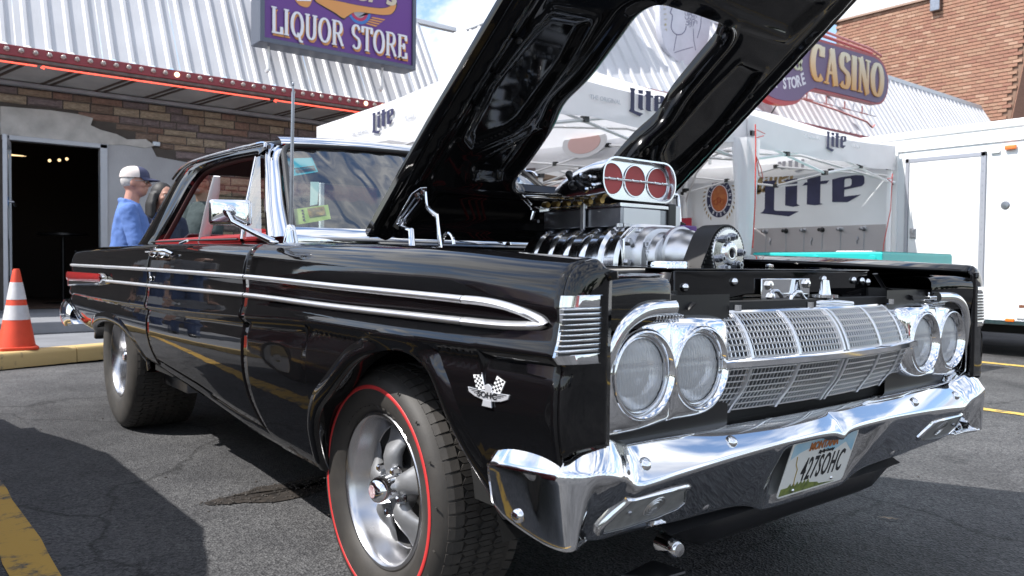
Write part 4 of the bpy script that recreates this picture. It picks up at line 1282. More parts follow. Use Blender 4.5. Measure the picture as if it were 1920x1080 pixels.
for sg in (-1, 1):
    for (y, x, z, n) in ((0.69, 0.8445, 0.541, (0.80, 0, 0.58)), (0.42, 0.8455, 0.549, (0.68, 0, 0.73)), (0.424, 0.780, 0.3935, (0.85, 0, -0.5)), (0.885, 0.80, 0.44, (0.25, 0.97, 0.0))):
        if y == 0.885: x, yy, z = 0.735, 0.914, 0.455
        else: yy = y
        nv_ = Vector((n[0], n[1]*sg, n[2])).normalized()
        b = MB(); b.lathe([(0.0135, -0.004), (0.0135, 0.001), (0.012, 0.005), (0.007, 0.008), (0.0, 0.009)], Vector((x, sg*yy, z)), nv_, 20)
        b.build('bumper_bolt', CHROME2, bumper, smooth=50)
    # turn signal set into the lower face
    nrm = Vector((0.8, 0.0, -0.55)).normalized()
    U = Vector((0, sg, 0)); W_ = nrm.cross(U).normalized()
    if W_.z < 0: W_ = -W_
    O = Vector((0.822, sg*0.66, 0.447))
    ol = [(-0.115, -0.034), (0.10, -0.045), (0.075, 0.03), (0.055, 0.038), (-0.085, 0.036), (-0.105, 0.020)]
    ol2 = catmull([np.array(p) for p in [(a, b) for a, b in ol]], 3, closed=True)
    ring = MB()
    P = []
    for sc, d in ((1.10, -0.010), (1.09, 0.003), (1.03, 0.006), (0.97, 0.006), (0.95, -0.008)):
        P.append([O+U*(p[0]*sc)+W_*(p[1]*sc)+nrm*d for p in ol2])
    ring.grid(P, cv=True, flip=(sg > 0))
    sgm = ring.build('turn_signal', CHROME2, bumper, smooth=50)
    l = MB(); l.prism([O+U*(p[0]*0.95)+W_*(p[1]*0.95)-nrm*0.008 for p in ol2], nrm*0.012)
    ls = l.build('signal_lens', SIGNAL, sgm, smooth=30, bevel=0.002)
    for r_ in (0.012, 0.019, 0.026):
        k_ = MB(); k_.tube([O-U*0.02+nrm*0.0045+(U*math.cos(t)+W_*math.sin(t))*r_ for t in np.linspace(0, 2*math.pi, 20, endpoint=False)], 0.0016, 5, closed=True); k_.build('lens_ring', SATIN, sgm, smooth=60)
    k_ = MB(); k_.sphere(O+U*0.055+nrm*0.005+W_*0.004, (0.006, 0.006, 0.006), 8, 5); k_.build('lens_screw', ZINC, sgm, smooth=60)
# plate in the middle of the lower face
pl_o = Vector((0.8035, 0.0, 0.4335)); 
pu = Vector((0, 1, 0)); pv = Vector((0.0458, 0, 0.145)).normalized(); pn = pu.cross(pv).normalized()
PLW = mat('plate_white', (0.74, 0.74, 0.70), rough=0.35)
pp = rrect(0.305, 0.152, 0.012, 4)
mb = MB(); mb.prism([pl_o+pu*a+pv*b for a, b in pp], pn*0.003)
plate = mb.build('license_plate', PLW, car, smooth=30, bevel=0.0008)
PBLK = mat('plate_ink', (0.012, 0.012, 0.014), rough=0.4)
fr = (pl_o+pn*0.0031-pv*0.012+pu*0.020, pu, pv, pn)
text_mb('427SOHC', 0.090, fr, 0.0012, 0.0008, 0.46, space=1.16).build('plate_number', PBLK, plate, smooth=None)
fr = (pl_o+pn*0.0038+pv*0.054-pu*0.008, pu, pv, pn)
text_mb('MONTANA', 0.030, fr, 0.001, 0.0012, 0.86).build('plate_state', mat('plate_rust', (0.40, 0.13, 0.03), rough=0.4), plate, smooth=None)
fr = (pl_o+pn*0.0038+pv*0.034+pu*0.012, pu, pv, pn)
text_mb('Big Sky Country', 0.012, fr, 0.001, 0.0004, 0.9, shear=0.3).build('plate_motto', PBLK, plate, smooth=None)
sky_m = mat('plate_sky', (0.22, 0.46, 0.62), rough=0.4, var=0.6, vscale=9, col2=(0.62, 0.72, 0.74))
mb = MB(); mb.prism([pl_o+pu*a+pv*b+pn*0.003 for a, b in [(-0.146, 0.030), (-0.146, 0.066), (-0.139, 0.071), (0.139, 0.071), (0.146, 0.066), (0.146, 0.012), (0.10, 0.045), (0.05, 0.028), (0.0, 0.04), (-0.06, 0.055), (-0.11, 0.045)]], pn*0.0005); mb.build('plate_sky_print', sky_m, plate, smooth=None)
gm = mat('plate_green', (0.22, 0.26, 0.06), rough=0.5, var=0.7, vscale=60, col2=(0.06, 0.09, 0.03))
hill = [(-0.146, -0.070), (0.11, -0.071), (0.03, -0.064), (0.02, -0.058), (-0.02, -0.052)] + [(-0.03-0.008*i, -0.040-0.010*(i % 2)) for i in range(12)] + [(-0.146, -0.05)]
mb = MB(); mb.prism([pl_o+pu*a+pv*b+pn*0.003 for a, b in hill], pn*0.0006); mb.build('plate_hills_print', gm, plate, smooth=None)
mb = MB(); mb.tube([pl_o+pn*0.0034+pu*a+pv*b for a, b in [(-0.118, 0.035), (-0.112, 0.012), (-0.100, -0.002), (-0.098, -0.028), (-0.094, -0.046), (-0.088, -0.05)]], 0.0014, 5); mb.build('plate_border_line', mat('plate_ochre', (0.45, 0.33, 0.10), rough=0.5), plate, smooth=50)
for y, z in ((-0.09, -0.062), (0.085, -0.058), (0.085, 0.066)):
    mb = MB(); mb.sphere(pl_o+pu*y+pv*z+pn*0.003, (0.005, 0.005, 0.005), 10, 6); mb.build('plate_screw', CHROME2, plate)
# lower valance and tow bolt under the bumper
mb = MB()
P = []
for y in np.linspace(-0.52, 0.52, 27):
    e = max(0, abs(y)-0.36)/0.16
    P.append([(0.70, y, 0.38), (0.765, y, 0.345), (0.76-0.02*e, y, 0.302+0.04*e), (0.72, y, 0.275+0.07*e), (0.62, y, 0.275+0.075*e)])
mb.grid(P, flip=True); mb.build('front_valance', BLACK2, car, smooth=50)
mb = MB(); mb.lathe([(0.0, 0.03), (0.014, 0.028), (0.020, 0.020), (0.021, 0.0), (0.021, -0.03)], (0.755, -0.505, 0.315), (1, -0.1, 0), 20); mb.build('tow_bolt', CHROME2, car, smooth=40)
mb = MB(); mb.prism([(0.72, -0.62, 0.262), (0.78, -0.55, 0.262), (0.785, -0.49, 0.262), (0.70, -0.50, 0.262)], (0, 0, 0.005)); mb.build('frame_bracket', ZINC, car, smooth=None)
# ---- hood, hinged at the cowl and standing at 38 degrees
HU = Vector((math.cos(R(38)), 0, math.sin(R(38)))); HN = Vector((-math.sin(R(38)), 0, math.cos(R(38)))); HO = Vector((-0.455, 0, 1.016))
def hp(s, y, n): return HO+HU*s+Vector((0, 1, 0))*y+HN*n
HS0, HS1, HEND = 0.272, 1.055, 1.30
def hole_half(s):
    r = 0.075
    base = 0.190+0.026*math.exp(-((s-0.67)/0.075)**2)
    d0 = s-HS0; d1 = HS1-s
    d = min(d0, d1)
    if d < r: base -= r-math.sqrt(max(0, r*r-(r-d)**2))
    return base
def hood_edge(s): return 0.603+0.012*min(1, s/0.5)
def sstep(a, b, x):
    t = min(1, max(0, (x-a)/(b-a))); return t*t*(3-2*t)
def sd_poly(px, py, poly):
    d = 1e9; inside = False; n = len(poly)
    for i in range(n):
        ax, ay = poly[i]; bx, by = poly[(i+1) % n]
        ex, ey = bx-ax, by-ay
        t = max(0, min(1, ((px-ax)*ex+(py-ay)*ey)/(ex*ex+ey*ey)))
        d = min(d, math.hypot(px-ax-ex*t, py-ay-ey*t))
        if (ay > py) != (by > py) and px < (bx-ax)*(py-ay)/(by-ay)+ax: inside = not inside
    return -d if inside else d
# recessed fields of the inner panel: (s, |y|)
FIELDS = [[(0.935, 0.462), (0.945, 0.340), (0.80, 0.322), (0.575, 0.328), (0.53, 0.350), (0.455, 0.440), (0.485, 0.482), (0.68, 0.505), (0.86, 0.482)],
          [(0.375, 0.40), (0.56, 0.235), (0.50, 0.225), (0.42, 0.222), (0.34, 0.24), (0.32, 0.36)],
          [(1.09, 0.44), (1.22, 0.47), (1.24, 0.2), (1.24, 0.0), (1.11, 0.0), (1.10, 0.2)],
          [(0.06, 0.48), (0.24, 0.46), (0.235, 0.0), (0.10, 0.0)]]
def hood_under(s, y):
    a = abs(y); e = hood_edge(s)
    n = -0.024
    for i, F in enumerate(FIELDS):
        d = sd_poly(s, a, F)
        n += 0.013*(1-sstep(-0.022, 0.012, d))
        n -= 0.006*math.exp(-((d-0.014)/0.011)**2)
    # long rib along the side and its valley
    n -= 0.010*math.exp(-((a-(e-0.055))/0.014)**2)
    n += 0.008*math.exp(-((a-(e-0.022))/0.010)**2)
    n += 0.006*math.exp(-((a-(e-0.086))/0.010)**2)
    # raised collar round the opening
    if HS0-0.06 < s < HS1+0.06:
        hh = hole_half(min(max(s, HS0+0.001), HS1-0.001))
        n -= 0.010*math.exp(-((a-hh-0.030)/0.016)**2)*sstep(HS0-0.05, HS0+0.02, s)*(1-sstep(HS1-0.02, HS1+0.05, s))
        n += 0.007*math.exp(-((a-hh-0.066)/0.013)**2)*sstep(HS0, HS0+0.08, s)*(1-sstep(HS1-0.05, HS1+0.02, s))
    n -= 0.012*math.exp(-((s-0.035)/0.016)**2)
    n -= 0.009*math.exp(-((s-1.07)/0.014)**2)*(1-sstep(0.40, 0.50, a))*sstep(0.0, 0.1, a)
    # stamped dimples along the side rail
    n += 0.003*math.exp(-((a-(e-0.055))/0.012)**2)*(math.sin(s*44)**8)
    # soften to a thin edge
    n = lerp(n, -0.010, 1-sstep(0, 0.012, e-a))
    return n
def ss(a, b, n): return np.linspace(a, b, n)
mb = MB()
sb = np.unique(np.concatenate([HS0+0.075*(1-np.cos(np.linspace(0, math.pi/2, 9))), np.linspace(HS0+0.075, HS1-0.075, 66), HS1-0.075*(1-np.cos(np.linspace(0, math.pi/2, 9)))]))
for sg in (-1, 1):
    P = []; Q = []; E1 = []; E2 = []
    for s in sb:
        hh = hole_half(min(max(s, HS0+1e-6), HS1-1e-6)); e = hood_edge(s)
        ys = hh+(e-hh)*np.concatenate([np.linspace(0, 0.12, 7), np.linspace(0.12, 0.86, 34)[1:], np.linspace(0.86, 1, 12)[1:]])
        row = []
        for i, y in enumerate(ys):
            n = hood_under(s, y)
            if i == 0: n = -0.012
            row.append(hp(s, sg*y, n))
        P.append(row)
        Q.append([hp(s, sg*y, 0.012+0.010*(1-(y/e)**2)) for y in ys[::6]]+[hp(s, sg*e, 0.012)])
        E1.append([hp(s, sg*hh, -0.012), hp(s, sg*(hh-0.004), 0.0), Q[-1][0]])
        E2.append([row[-1], hp(s, sg*(e+0.003), 0.0), Q[-1][-1]])
    f = sg > 0
    mb.grid(P, flip=f); mb.grid(Q, flip=not f); mb.grid(E1, flip=not f); mb.grid(E2, flip=f)
for (s0, s1, ns) in ((0.0, HS0, 22), (HS1, HEND, 22)):
    P = []; Q = []
    for s in ss(s0, s1, ns):
        e = hood_edge(s)
        ys = np.concatenate([np.linspace(-1, -0.86, 12), np.linspace(-0.86, 0.86, 66)[1:], np.linspace(0.86, 1, 12)[1:]])*e
        P.append([hp(s, y, hood_under(s, y) if 0.004 < s < HEND-0.004 else -0.010) for y in ys])
        Q.append([hp(s, y, 0.012+0.010*(1-(y/e)**2)) for y in ys])
    mb.grid(P, flip=True); mb.grid(Q)
    if s0 == 0: E = [[P[0][j], Q[0][j]] for j in range(len(P[0]))]
    else: E = [[P[-1][j], Q[-1][j]] for j in range(len(P[0]))]
    mb.grid(E, flip=(s0 > 0))
    for j in (0, -1):
        E = [[P[i][j], Q[i][j]] for i in range(len(P))]
        mb.grid(E, flip=(j == 0))
    # rim of the opening along its straight front and rear edges
    sE = s1 if s0 == 0 else s0
    rr = [[hp(sE, y, -0.012), hp(sE, y, 0.02)] for y in np.linspace(-0.116, 0.116, 9)]
    mb.grid(rr, flip=(s0 > 0))
hood = mb.build('hood', mat('black_paint_inner', (0.0045, 0.0045, 0.005), rough=0.06, coat=0.0, bump=0.05, bscale=6, bdist=0.01), car, smooth=60)
mb = MB()
# rubber bead and bolts along the side rail
for sg in (-1, 1):
    for s in (0.11, 0.20, 0.60, 0.72, 0.84):
        b = MB(); b.lathe([(0.010, 0.0), (0.010, 0.006), (0.006, 0.009), (0.0, 0.009)], hp(s, sg*(hood_edge(s)-0.10), hood_under(s, hood_edge(s)-0.10)), -HN, 8)
        b.build('rail_bolt', BLACK2, hood, smooth=30)
    # chrome hinge: plate on the rail, two arms to the inner fender
    y = sg*0.545
    q = [(0.10, -0.012), (0.255, -0.016), (0.285, 0.0), (0.290, 0.022), (0.265, 0.034), (0.105, 0.030), (0.085, 0.012)]
    h = MB(); h.prism([hp(a, sg*(0.555-b), -0.052) for a, b in q], HN*0.005)
    hg = h.build('hood_hinge', CHROME2, hood, smooth=30, bevel=0.002)
    for (a, b) in ((0.12, 0.0), (0.25, 0.006), (0.12, 0.020), (0.265, 0.02)):
        b_ = MB(); b_.lathe([(0.008, 0.0), (0.008, 0.006), (0.0, 0.008)], hp(a, sg*(0.555-b), -0.052), -HN, 6); b_.build('hinge_bolt', CHROME2, hg, smooth=30)
    pv_ = hp(0.275, sg*0.535, -0.058)
    ar = MB(); ar.tube([pv_, pv_+Vector((0.012, 0, -0.05)), (-0.045, sg*0.592, 1.055), (-0.022, sg*0.60, 1.0), (-0.012, sg*0.60, 0.965)], [0.008, 0.009, 0.010, 0.012, 0.012], 8, flat=(0.45, 1.0)); ar.build('hinge_arm', CHROME2, hg, smooth=40)
    ar = MB(); ar.tube([hp(0.105, sg*0.54, -0.056), (-0.20, sg*0.585, 1.02), (-0.185, sg*0.59, 0.965)], [0.009, 0.009, 0.010], 8); ar.tube([hp(0.12, sg*0.55, -0.060), hp(0.25, sg*0.54, -0.062)], 0.0045, 8); ar.build('hinge_arm', CHROME2, hg, smooth=40)
    sp = MB(); sp.tube([(0.0+0.03*math.cos(t), sg*0.585, 0.972+0.035*math.sin(t)) for t in np.linspace(0.1, 3.0, 12)], 0.005, 6); sp.build('hinge_spring', CHROME2, hg, smooth=40)

# ---- cowl, firewall and engine bay
mb = MB(); mb.grid([[(x, y, 0.985+0.012*(1-(y/0.75)**2)+(0.02 if x < -0.7 else 0)) for y in np.linspace(-0.83, 0.83, 15)] for x in (-0.86, -0.74, -0.62, -0.50)], flip=True); mb.build('cowl', BLACK, car, smooth=50)
for k in range(5):
    v = MB(); v.box((-0.485, 0, 0.985-k*0.020), (0.02, 1.08, 0.010), Matrix.Rotation(R(25), 3, 'Y')); v.build('cowl_louver', BLACK, car, smooth=None, bevel=0.003)
mb = MB(); mb.box((-0.52, 0, 0.75), (0.03, 1.24, 0.46)); mb.build('firewall', BLACK2, car, smooth=None)
mb = MB(); mb.box((0.1, 0, 0.66), (1.25, 1.15, 0.02)); mb.build('engine_bay_floor', UNDER, car, smooth=None)
mb = MB(); mb.box((-1.4, 0, 0.42), (4.0, 1.5, 0.10)); mb.build('underbody', UNDER, car, smooth=None)
mb = MB(); mb.box((-2.35, -0.66, 0.315), (0.55, 0.10, 0.07)); mb.build('traction_bar', ZINC, car, smooth=None, bevel=0.004)
# radiator support: panel with two arched cut-outs, capped by a top plate
ol = [(-0.435, 0.912), (0.435, 0.912), (0.435, 0.70), (0.385, 0.70), (0.36, 0.78), (0.33, 0.825), (0.28, 0.845), (0.16, 0.852), (-0.16, 0.852), (-0.24, 0.842), (-0.295, 0.815), (-0.325, 0.77), (-0.335, 0.70), (-0.435, 0.70)]
mb = MB(); mb.prism([(0.695, y, z) for y, z in ol], (-0.012, 0, 0)); mb.build('radiator_support', BLACK, car, smooth=30, bevel=0.003)
mb = MB(); mb.prism([(0.697, -0.44, 0.916), (0.697, 0.44, 0.916), (0.55, 0.46, 0.920), (0.47, 0.46, 0.921), (0.47, -0.46, 0.921), (0.55, -0.46, 0.92)], (0, 0, -0.004)); mb.build('radiator_top_plate', BLACK, car, smooth=30, bevel=0.0015)
fins = MB()
for k in range(12): fins.box((0.662, 0, 0.70+k*0.013), (0.02, 0.84, 0.004))
f = fins.build('radiator_fins', BLACK2, car, smooth=None); f['kind'] = 'stuff'
for y, z, x in ((-0.40, 0.872, 0.696), (-0.215, 0.884, 0.696), (0.19, 0.889, 0.696), (0.35, 0.886, 0.696), (0.39, 0.884, 0.70), (0.425, 0.88, 0.70)):
    b = MB(); b.lathe([(0.0105, 0), (0.0105, 0.003), (0.0075, 0.007), (0.0, 0.009)], (x, y, z), (1, 0, 0), 14); b.build('support_bolt', CHROME2, car, smooth=40)
b = MB(); b.lathe([(0.012, 0), (0.012, 0.006), (0.0, 0.010)], (0.56, 0.14, 0.921), (0, 0, 1), 12); b.build('support_bolt', CHROME2, car, smooth=40)
for sg in (-1, 1):
    mb = MB()
    P = [[(x, sg*0.60, z-0.032*max(0, min(1, (x+0.05)/0.29))) for x in np.linspace(-0.5, 0.24, 9)] for z in (0.928, 0.915, 0.86)]
    mb.grid(P); mb.build('fender_inner_edge', BLACK, car, smooth=40)
    mb = MB(); mb.tube([(0.70, sg*0.47, 0.905), (0.715, sg*0.50, 0.86), (0.80, sg*0.50, 0.835)], 0.010, 8, flat=(1.3, 0.3)); mb.build('support_strap', BLACK2, car, smooth=40)
    mb = MB(); mb.prism([(0.70, sg*0.45, 0.862), (0.76, sg*0.60, 0.862), (0.60, sg*0.62, 0.868), (0.30, sg*0.60, 0.872), (0.30, sg*0.45, 0.868)], (0, 0, -0.02)); mb.build('inner_fender_panel', BLACK, car, smooth=30, bevel=0.003)
    mb = MB(); mb.prism([(0.70, sg*0.43, 0.865), (0.76, sg*0.60, 0.86), (0.765, sg*0.60, 0.70), (0.715, sg*0.43, 0.70)], (-0.01, 0, 0)); mb.build('front_apron', UNDER, car, smooth=None)
# hood latch bracket in front of the support
mb = MB(); mb.prism([(0.702, -0.115, 0.892), (0.702, 0.105, 0.892), (0.702, 0.105, 0.815), (0.702, -0.115, 0.815)], (0.005, 0, 0))
mb.prism([(0.707, -0.115, 0.824), (0.707, 0.105, 0.824), (0.79, 0.16, 0.817), (0.79, -0.10, 0.817)], (0, 0, 0.005))
latch = mb.build('hood_latch', CHROME, car, smooth=30, bevel=0.002)
mb = MB(); mb.tube([(0.735, -0.035, 0.826), (0.738, -0.03, 0.846), (0.74, -0.015, 0.858), (0.74, 0.005, 0.858), (0.738, 0.02, 0.846), (0.745, 0.035, 0.83)], 0.0055, 8); mb.build('latch_hook', CHROME2, latch, smooth=60)
mb = MB(); mb.lathe([(0.0, 0.068), (0.010, 0.066), (0.016, 0.03), (0.034, 0.028), (0.034, 0.021), (0.020, 0.018), (0.028, 0.008), (0.028, 0.0)], (0.75, 0.105, 0.822), (0, 0, 1), 20); mb.build('latch_pin', CHROME2, latch, smooth=40)
mb = MB(); mb.tube([(0.76, 0.04, 0.83), (0.775, 0.10, 0.832), (0.785, 0.18, 0.826)], 0.007, 8); mb.build('latch_lever', CHROME2, latch, smooth=60)
for y, z in ((-0.085, 0.875), (0.085, 0.878), (-0.075, 0.845)):
    b = MB(); b.lathe([(0.013, 0), (0.013, 0.004), (0.009, 0.009), (0.0, 0.010)], (0.7072, y, z), (1, 0, 0), 6); b.build('latch_bolt', CHROME2, latch, smooth=30)
for y in (-0.06, 0.06):
    b = MB(); b.lathe([(0.010, 0), (0.010, 0.005), (0.0, 0.007)], (0.755, y, 0.8265), (0, 0, 1), 6); b.build('latch_bolt', CHROME2, latch, smooth=30)

# ---- supercharger on the engine
def rsec(x, hw, z0, z1, r, top_r=None, n=6):
    pts = rrect(2*hw, z1-z0, r, n)
    return [(x, a, b+(z0+z1)/2) for a, b in pts]
mb = MB()
P = []
def blow(x, k=0.0): P.append(rsec(x, 0.178+k, 0.80-k, 1.036+k, 0.112+k, n=9))
blow(-0.178, -0.02); blow(-0.175, -0.006); blow(-0.165, 0.0)
for xr_ in (-0.115, -0.040, 0.035, 0.110):
    blow(xr_-0.020, 0.0); blow(xr_-0.013, 0.005); blow(xr_-0.006, 0.0075); blow(xr_+0.006, 0.0075); blow(xr_+0.013, 0.005); blow(xr_+0.020, 0.0)
blow(0.170, 0.0); blow(0.176, 0.012); blow(0.198, 0.012); blow(0.205, 0.0); blow(0.232, 0.0); blow(0.236, 0.010); blow(0.262, 0.010); blow(0.268, -0.004)
mb.grid(P, cv=True, flip=False)
mb.f.append(tuple(range(len(P[0])))); mb.m.append(0)
blower = mb.build('supercharger', POLISH, car, smooth=32)
mb = MB()
mb.prism([(0.268, a, b) for a, b in [(-0.165, 0.86), (-0.165, 1.0), (-0.12, 1.035), (0.12, 1.035), (0.165, 1.0), (0.165, 0.86)]], (0.014, 0, 0))
mb.build('bearing_plate', POLISH, blower, smooth=30, bevel=0.004)
for (y, z) in ((-0.148, 0.99), (-0.10, 1.022), (-0.03, 1.024), (0.05, 1.024), (0.12, 1.02), (-0.155, 0.93), (-0.15, 0.88)):
    b = MB(); b.lathe([(0.0115, 0), (0.0115, 0.008), (0.008, 0.012), (0.0, 0.012)], (0.282, y, z), (1, 0, 0), 10); b.build('case_bolt', SATIN, blower, smooth=30)
for x in (0.22, 0.25):
    for y in (-0.12, 0.0):
        b = MB(); b.lathe([(0.0115, 0), (0.0115, 0.010), (0.0, 0.012)], (x, y, 1.036), (0, 0, 1), 10); b.build('case_bolt', SATIN, blower, smooth=30)
mb = MB()
# gear cover: figure-of-eight housing, then the snout
P = []
for (x, w, h, r) in ((0.282, 0.140, 0.098, 0.085), (0.300, 0.140, 0.098, 0.085), (0.318, 0.132, 0.092, 0.082), (0.322, 0.112, 0.080, 0.075), (0.345, 0.106, 0.076, 0.072), (0.348, 0.098, 0.074, 0.07)):
    P.append([(x, a, b+0.940) for a, b in rrect(2*w, 2*h, r, 8)])
mb.grid(P, cv=True); mb.f.append(tuple(range((len(P)-1)*len(P[0]), len(P)*len(P[0])))); mb.m.append(0)
mb.build('gear_cover', SATIN, blower, smooth=35, bevel=0.002)
mb = MB(); mb.lathe([(0.086, 0.0), (0.086, 0.012), (0.079, 0.016), (0.074, 0.045), (0.069, 0.05), (0.062, 0.085), (0.058, 0.10), (0.05, 0.105), (0.05, 0.17), (0.0, 0.17)], (0.345, 0.0, 0.952), (1, 0, 0), 36); mb.build('blower_snout', SATIN, blower, smooth=40)
for k in range(6):
    a = R(20+60*k)
    b = MB(); b.lathe([(0.0085, 0), (0.0085, 0.008), (0.0, 0.009)], (0.345, 0.080*math.cos(a)*1.02, 0.952+0.080*math.sin(a)), (1, 0, 0), 8); b.build('snout_bolt', ZINC, blower, smooth=30)
text_mb('DYERS', 0.030, (Vector((0.3222, -0.108, 0.955)), Vector((0, 0.25, -0.97)).normalized(), Vector((0, 0.97, 0.25)).normalized(), (1, 0, 0)), 0.003, 0.0008, 0.9).build('cast_lettering', POLISH, blower, smooth=None)
# drive pulley, toothed, and the belt running down to the crank
pc = Vector((0.445, 0.0, 0.958)); pr = 0.070
mb = MB()
nt_ = 46
ringp = []
for k in range(nt_*4):
    a = 2*math.pi*k/(nt_*4)
    r = pr+(0.0032 if (k % 4) in (0, 1) else -0.0012)
    ringp.append((r*math.cos(a), r*math.sin(a)))
mb.prism([(pc.x, a, pc.z+b) for a, b in ringp], (0.075, 0, 0))
pulley = mb.build('drive_pulley', SATIN, car, smooth=None)
mb = MB(); mb.lathe([(0.0, 0.004), (0.010, 0.004), (0.0105, 0.0), (0.013, 0.014), (0.020, 0.015), (0.030, 0.011), (0.034, 0.004), (0.0665, 0.003), (0.0675, 0.0), (0.0675, -0.002)], (0.520, 0, pc.z), (1, 0, 0), 48); mb.build('pulley_face', POLISH, pulley, smooth=35)
mb = MB(); mb.lathe([(0.0, 0.0), (0.0102, 0.0)], (0.5246, 0, pc.z), (1, 0, 0), 20); mb.build('pulley_bore', UNDER, pulley, smooth=35)
for k in range(6):
    a = R(10+60*k+(8 if k % 2 else -6))
    b = MB(); c = Vector((0.523, 0.047*math.cos(a), pc.z+0.047*math.sin(a)))
    b.lathe([(0.0115, 0), (0.0115, 0.007), (0.0085, 0.008), (0.0085, 0.018), (0.0045, 0.0185), (0.0045, 0.012), (0.0, 0.012)], c, (1, 0, 0), 10); b.build('pulley_bolt', ZINC, pulley, smooth=30)
BELT = mat('drive_belt', (0.020, 0.019, 0.019), rough=0.55, bump=0.1, bscale=200, bdist=0.001)
mb = MB()
bp_ = []
rb_ = pr+0.0065
for a in np.linspace(8, 150, 26): bp_.append((rb_*math.cos(R(a)), rb_*math.sin(R(a))))
tdir = np.array([math.cos(R(240)), math.sin(R(240))])
last = np.array(bp_[-1])
for t in np.linspace(0.03, 0.34, 6): bp_.append(tuple(last+tdir*t))
bp0 = [tuple(np.array(bp_[0])+np.array([0.02, -1.0])*t) for t in (0.3, 0.15)]
path = bp0+bp_
P = []
for (a, b) in path:
    nrm = np.array([a, b]); nrm = nrm/np.linalg.norm(nrm)
    P.append([(0.448, a, pc.z+b), (0.448, a+nrm[0]*0.004, pc.z+b+nrm[1]*0.004), (0.516, a+nrm[0]*0.004, pc.z+b+nrm[1]*0.004), (0.516, a, pc.z+b)])
mb.grid(P, cv=True); mb.build('drive_belt', BELT, car, smooth=60)
rb2 = MB()
for t in np.linspace(0.0, 0.3, 26):
    q = last+tdir*t+np.array([0.004, -0.002]); rb2.box((0.482, q[0]+0.002, pc.z+q[1]), (0.066, 0.004, 0.005))
o = rb2.build('belt_teeth', BELT, car, smooth=None); o['kind'] = 'stuff'
# injector box on top, with the throttle lines along its side
mb = MB(); mb.box((0.037, 0, 1.0685), (0.355, 0.215, 0.058)); mb.build('injector_base', ZINC, blower, smooth=None, bevel=0.003)
mb = MB(); mb.box((0.2150, -0.015, 1.070), (0.004, 0.165, 0.052)); mb.build('injector_face', SATIN, blower, smooth=None, bevel=0.002)
mb = MB(); mb.box((0.20, 0.118, 1.075), (0.045, 0.035, 0.085)); mb.build('injector_bracket', BLACK2, blower, smooth=None, bevel=0.003)
mb = MB(); mb.box((0.19, 0.152, 1.078), (0.05, 0.03, 0.07)); mb.build('fuel_block', SATIN, blower, smooth=None, bevel=0.004)
mb = MB(); mb.box((0.04, 0, 1.1035), (0.36, 0.23, 0.012)); mb.build('injector_flange', POLISH, blower, smooth=None, bevel=0.002)
mb = MB(); mb.box((0.06, -0.118, 1.075), (0.018, 0.008, 0.085)); mb.build('injector_strap', SATIN, blower, smooth=None, bevel=0.002)
BRASS = mat('brass_fitting', (0.42, 0.28, 0.10), rough=0.3, metal=1.0)
for k in range(6):
    x = -0.11+k*0.05
    n_ = MB(); n_.cyl((x, -0.135, 1.118), (x+0.022, -0.135, 1.118), 0.010, 8); n_.cyl((x+0.006, -0.135, 1.118), (x+0.006, -0.115, 1.118), 0.006, 8); n_.build('fuel_nozzle', BRASS, blower, smooth=30)
LINEM = mat('steel_line', (0.62, 0.60, 0.56), rough=0.25, metal=1.0)
for k in range(8):
    t = k/7
    l = MB(); l.tube([(-0.20+0.012*t, -0.15+0.010*k, 1.160-0.007*(k % 3)), (-0.10+0.02*t, -0.146+0.008*k, 1.150-0.003*k), (0.02+0.03*t, -0.14+0.004*k, 1.138-0.002*k), (0.12, -0.132, 1.124)], 0.0032, 6); l.build('fuel_line', LINEM, blower, smooth=60)
for z in (1.148, 1.163):
    l = MB(); l.tube([(-0.235, -0.13, z), (-0.21, -0.15, z-0.002), (0.09, -0.142, z-0.028)], 0.0038, 6); l.tube([(-0.235, -0.13, z), (-0.15, -0.155, z-0.042)], 0.0035, 6); l.build('throttle_rod', LINEM, blower, smooth=60)
l = MB(); l.box((-0.155, -0.12, 1.105), (0.05, 0.03, 0.02)); l.tube([(-0.16, -0.135, 1.10), (-0.165, -0.14, 1.07), (-0.13, -0.14, 1.065)], 0.006, 6); l.build('throttle_link', POLISH, blower, smooth=40)
# air scoop: flattened tube flaring to a three-hole mouth
mb = MB()
P = []
SC = [(-0.075, 0.120, 1.128, 1.158, 0.014), (-0.05, 0.135, 1.126, 1.178, 0.024), (0.0, 0.147, 1.125, 1.205, 0.034), (0.06, 0.154, 1.124, 1.226, 0.042), (0.13, 0.159, 1.123, 1.240, 0.050), (0.185, 0.162, 1.122, 1.246, 0.056), (0.195, 0.165, 1.120, 1.249, 0.058), (0.199, 0.165, 1.120, 1.249, 0.058), (0.199, 0.160, 1.125, 1.244, 0.054), (0.170, 0.156, 1.129, 1.240, 0.052)]
for (x, w, z0, z1, r) in SC:
    # flat underside, rounded top
    P.append([(x, a-0.005, b+(z0+z1)/2) for a, b in rrect(2*w, z1-z0, r, 7)])
mb.grid(P, cv=True); mb.f.append(tuple(range(len(P[0])-1, -1, -1))); mb.m.append(0)
scoop = mb.build('air_scoop', POLISH, blower, smooth=40)
mb = MB(); mb.prism([(0.168, a-0.005, b+1.1845) for a, b in rrect(0.316, 0.114, 0.052, 7)], (0.003, 0, 0)); mb.build('scoop_mouth_plate', POLISH, scoop, smooth=30)
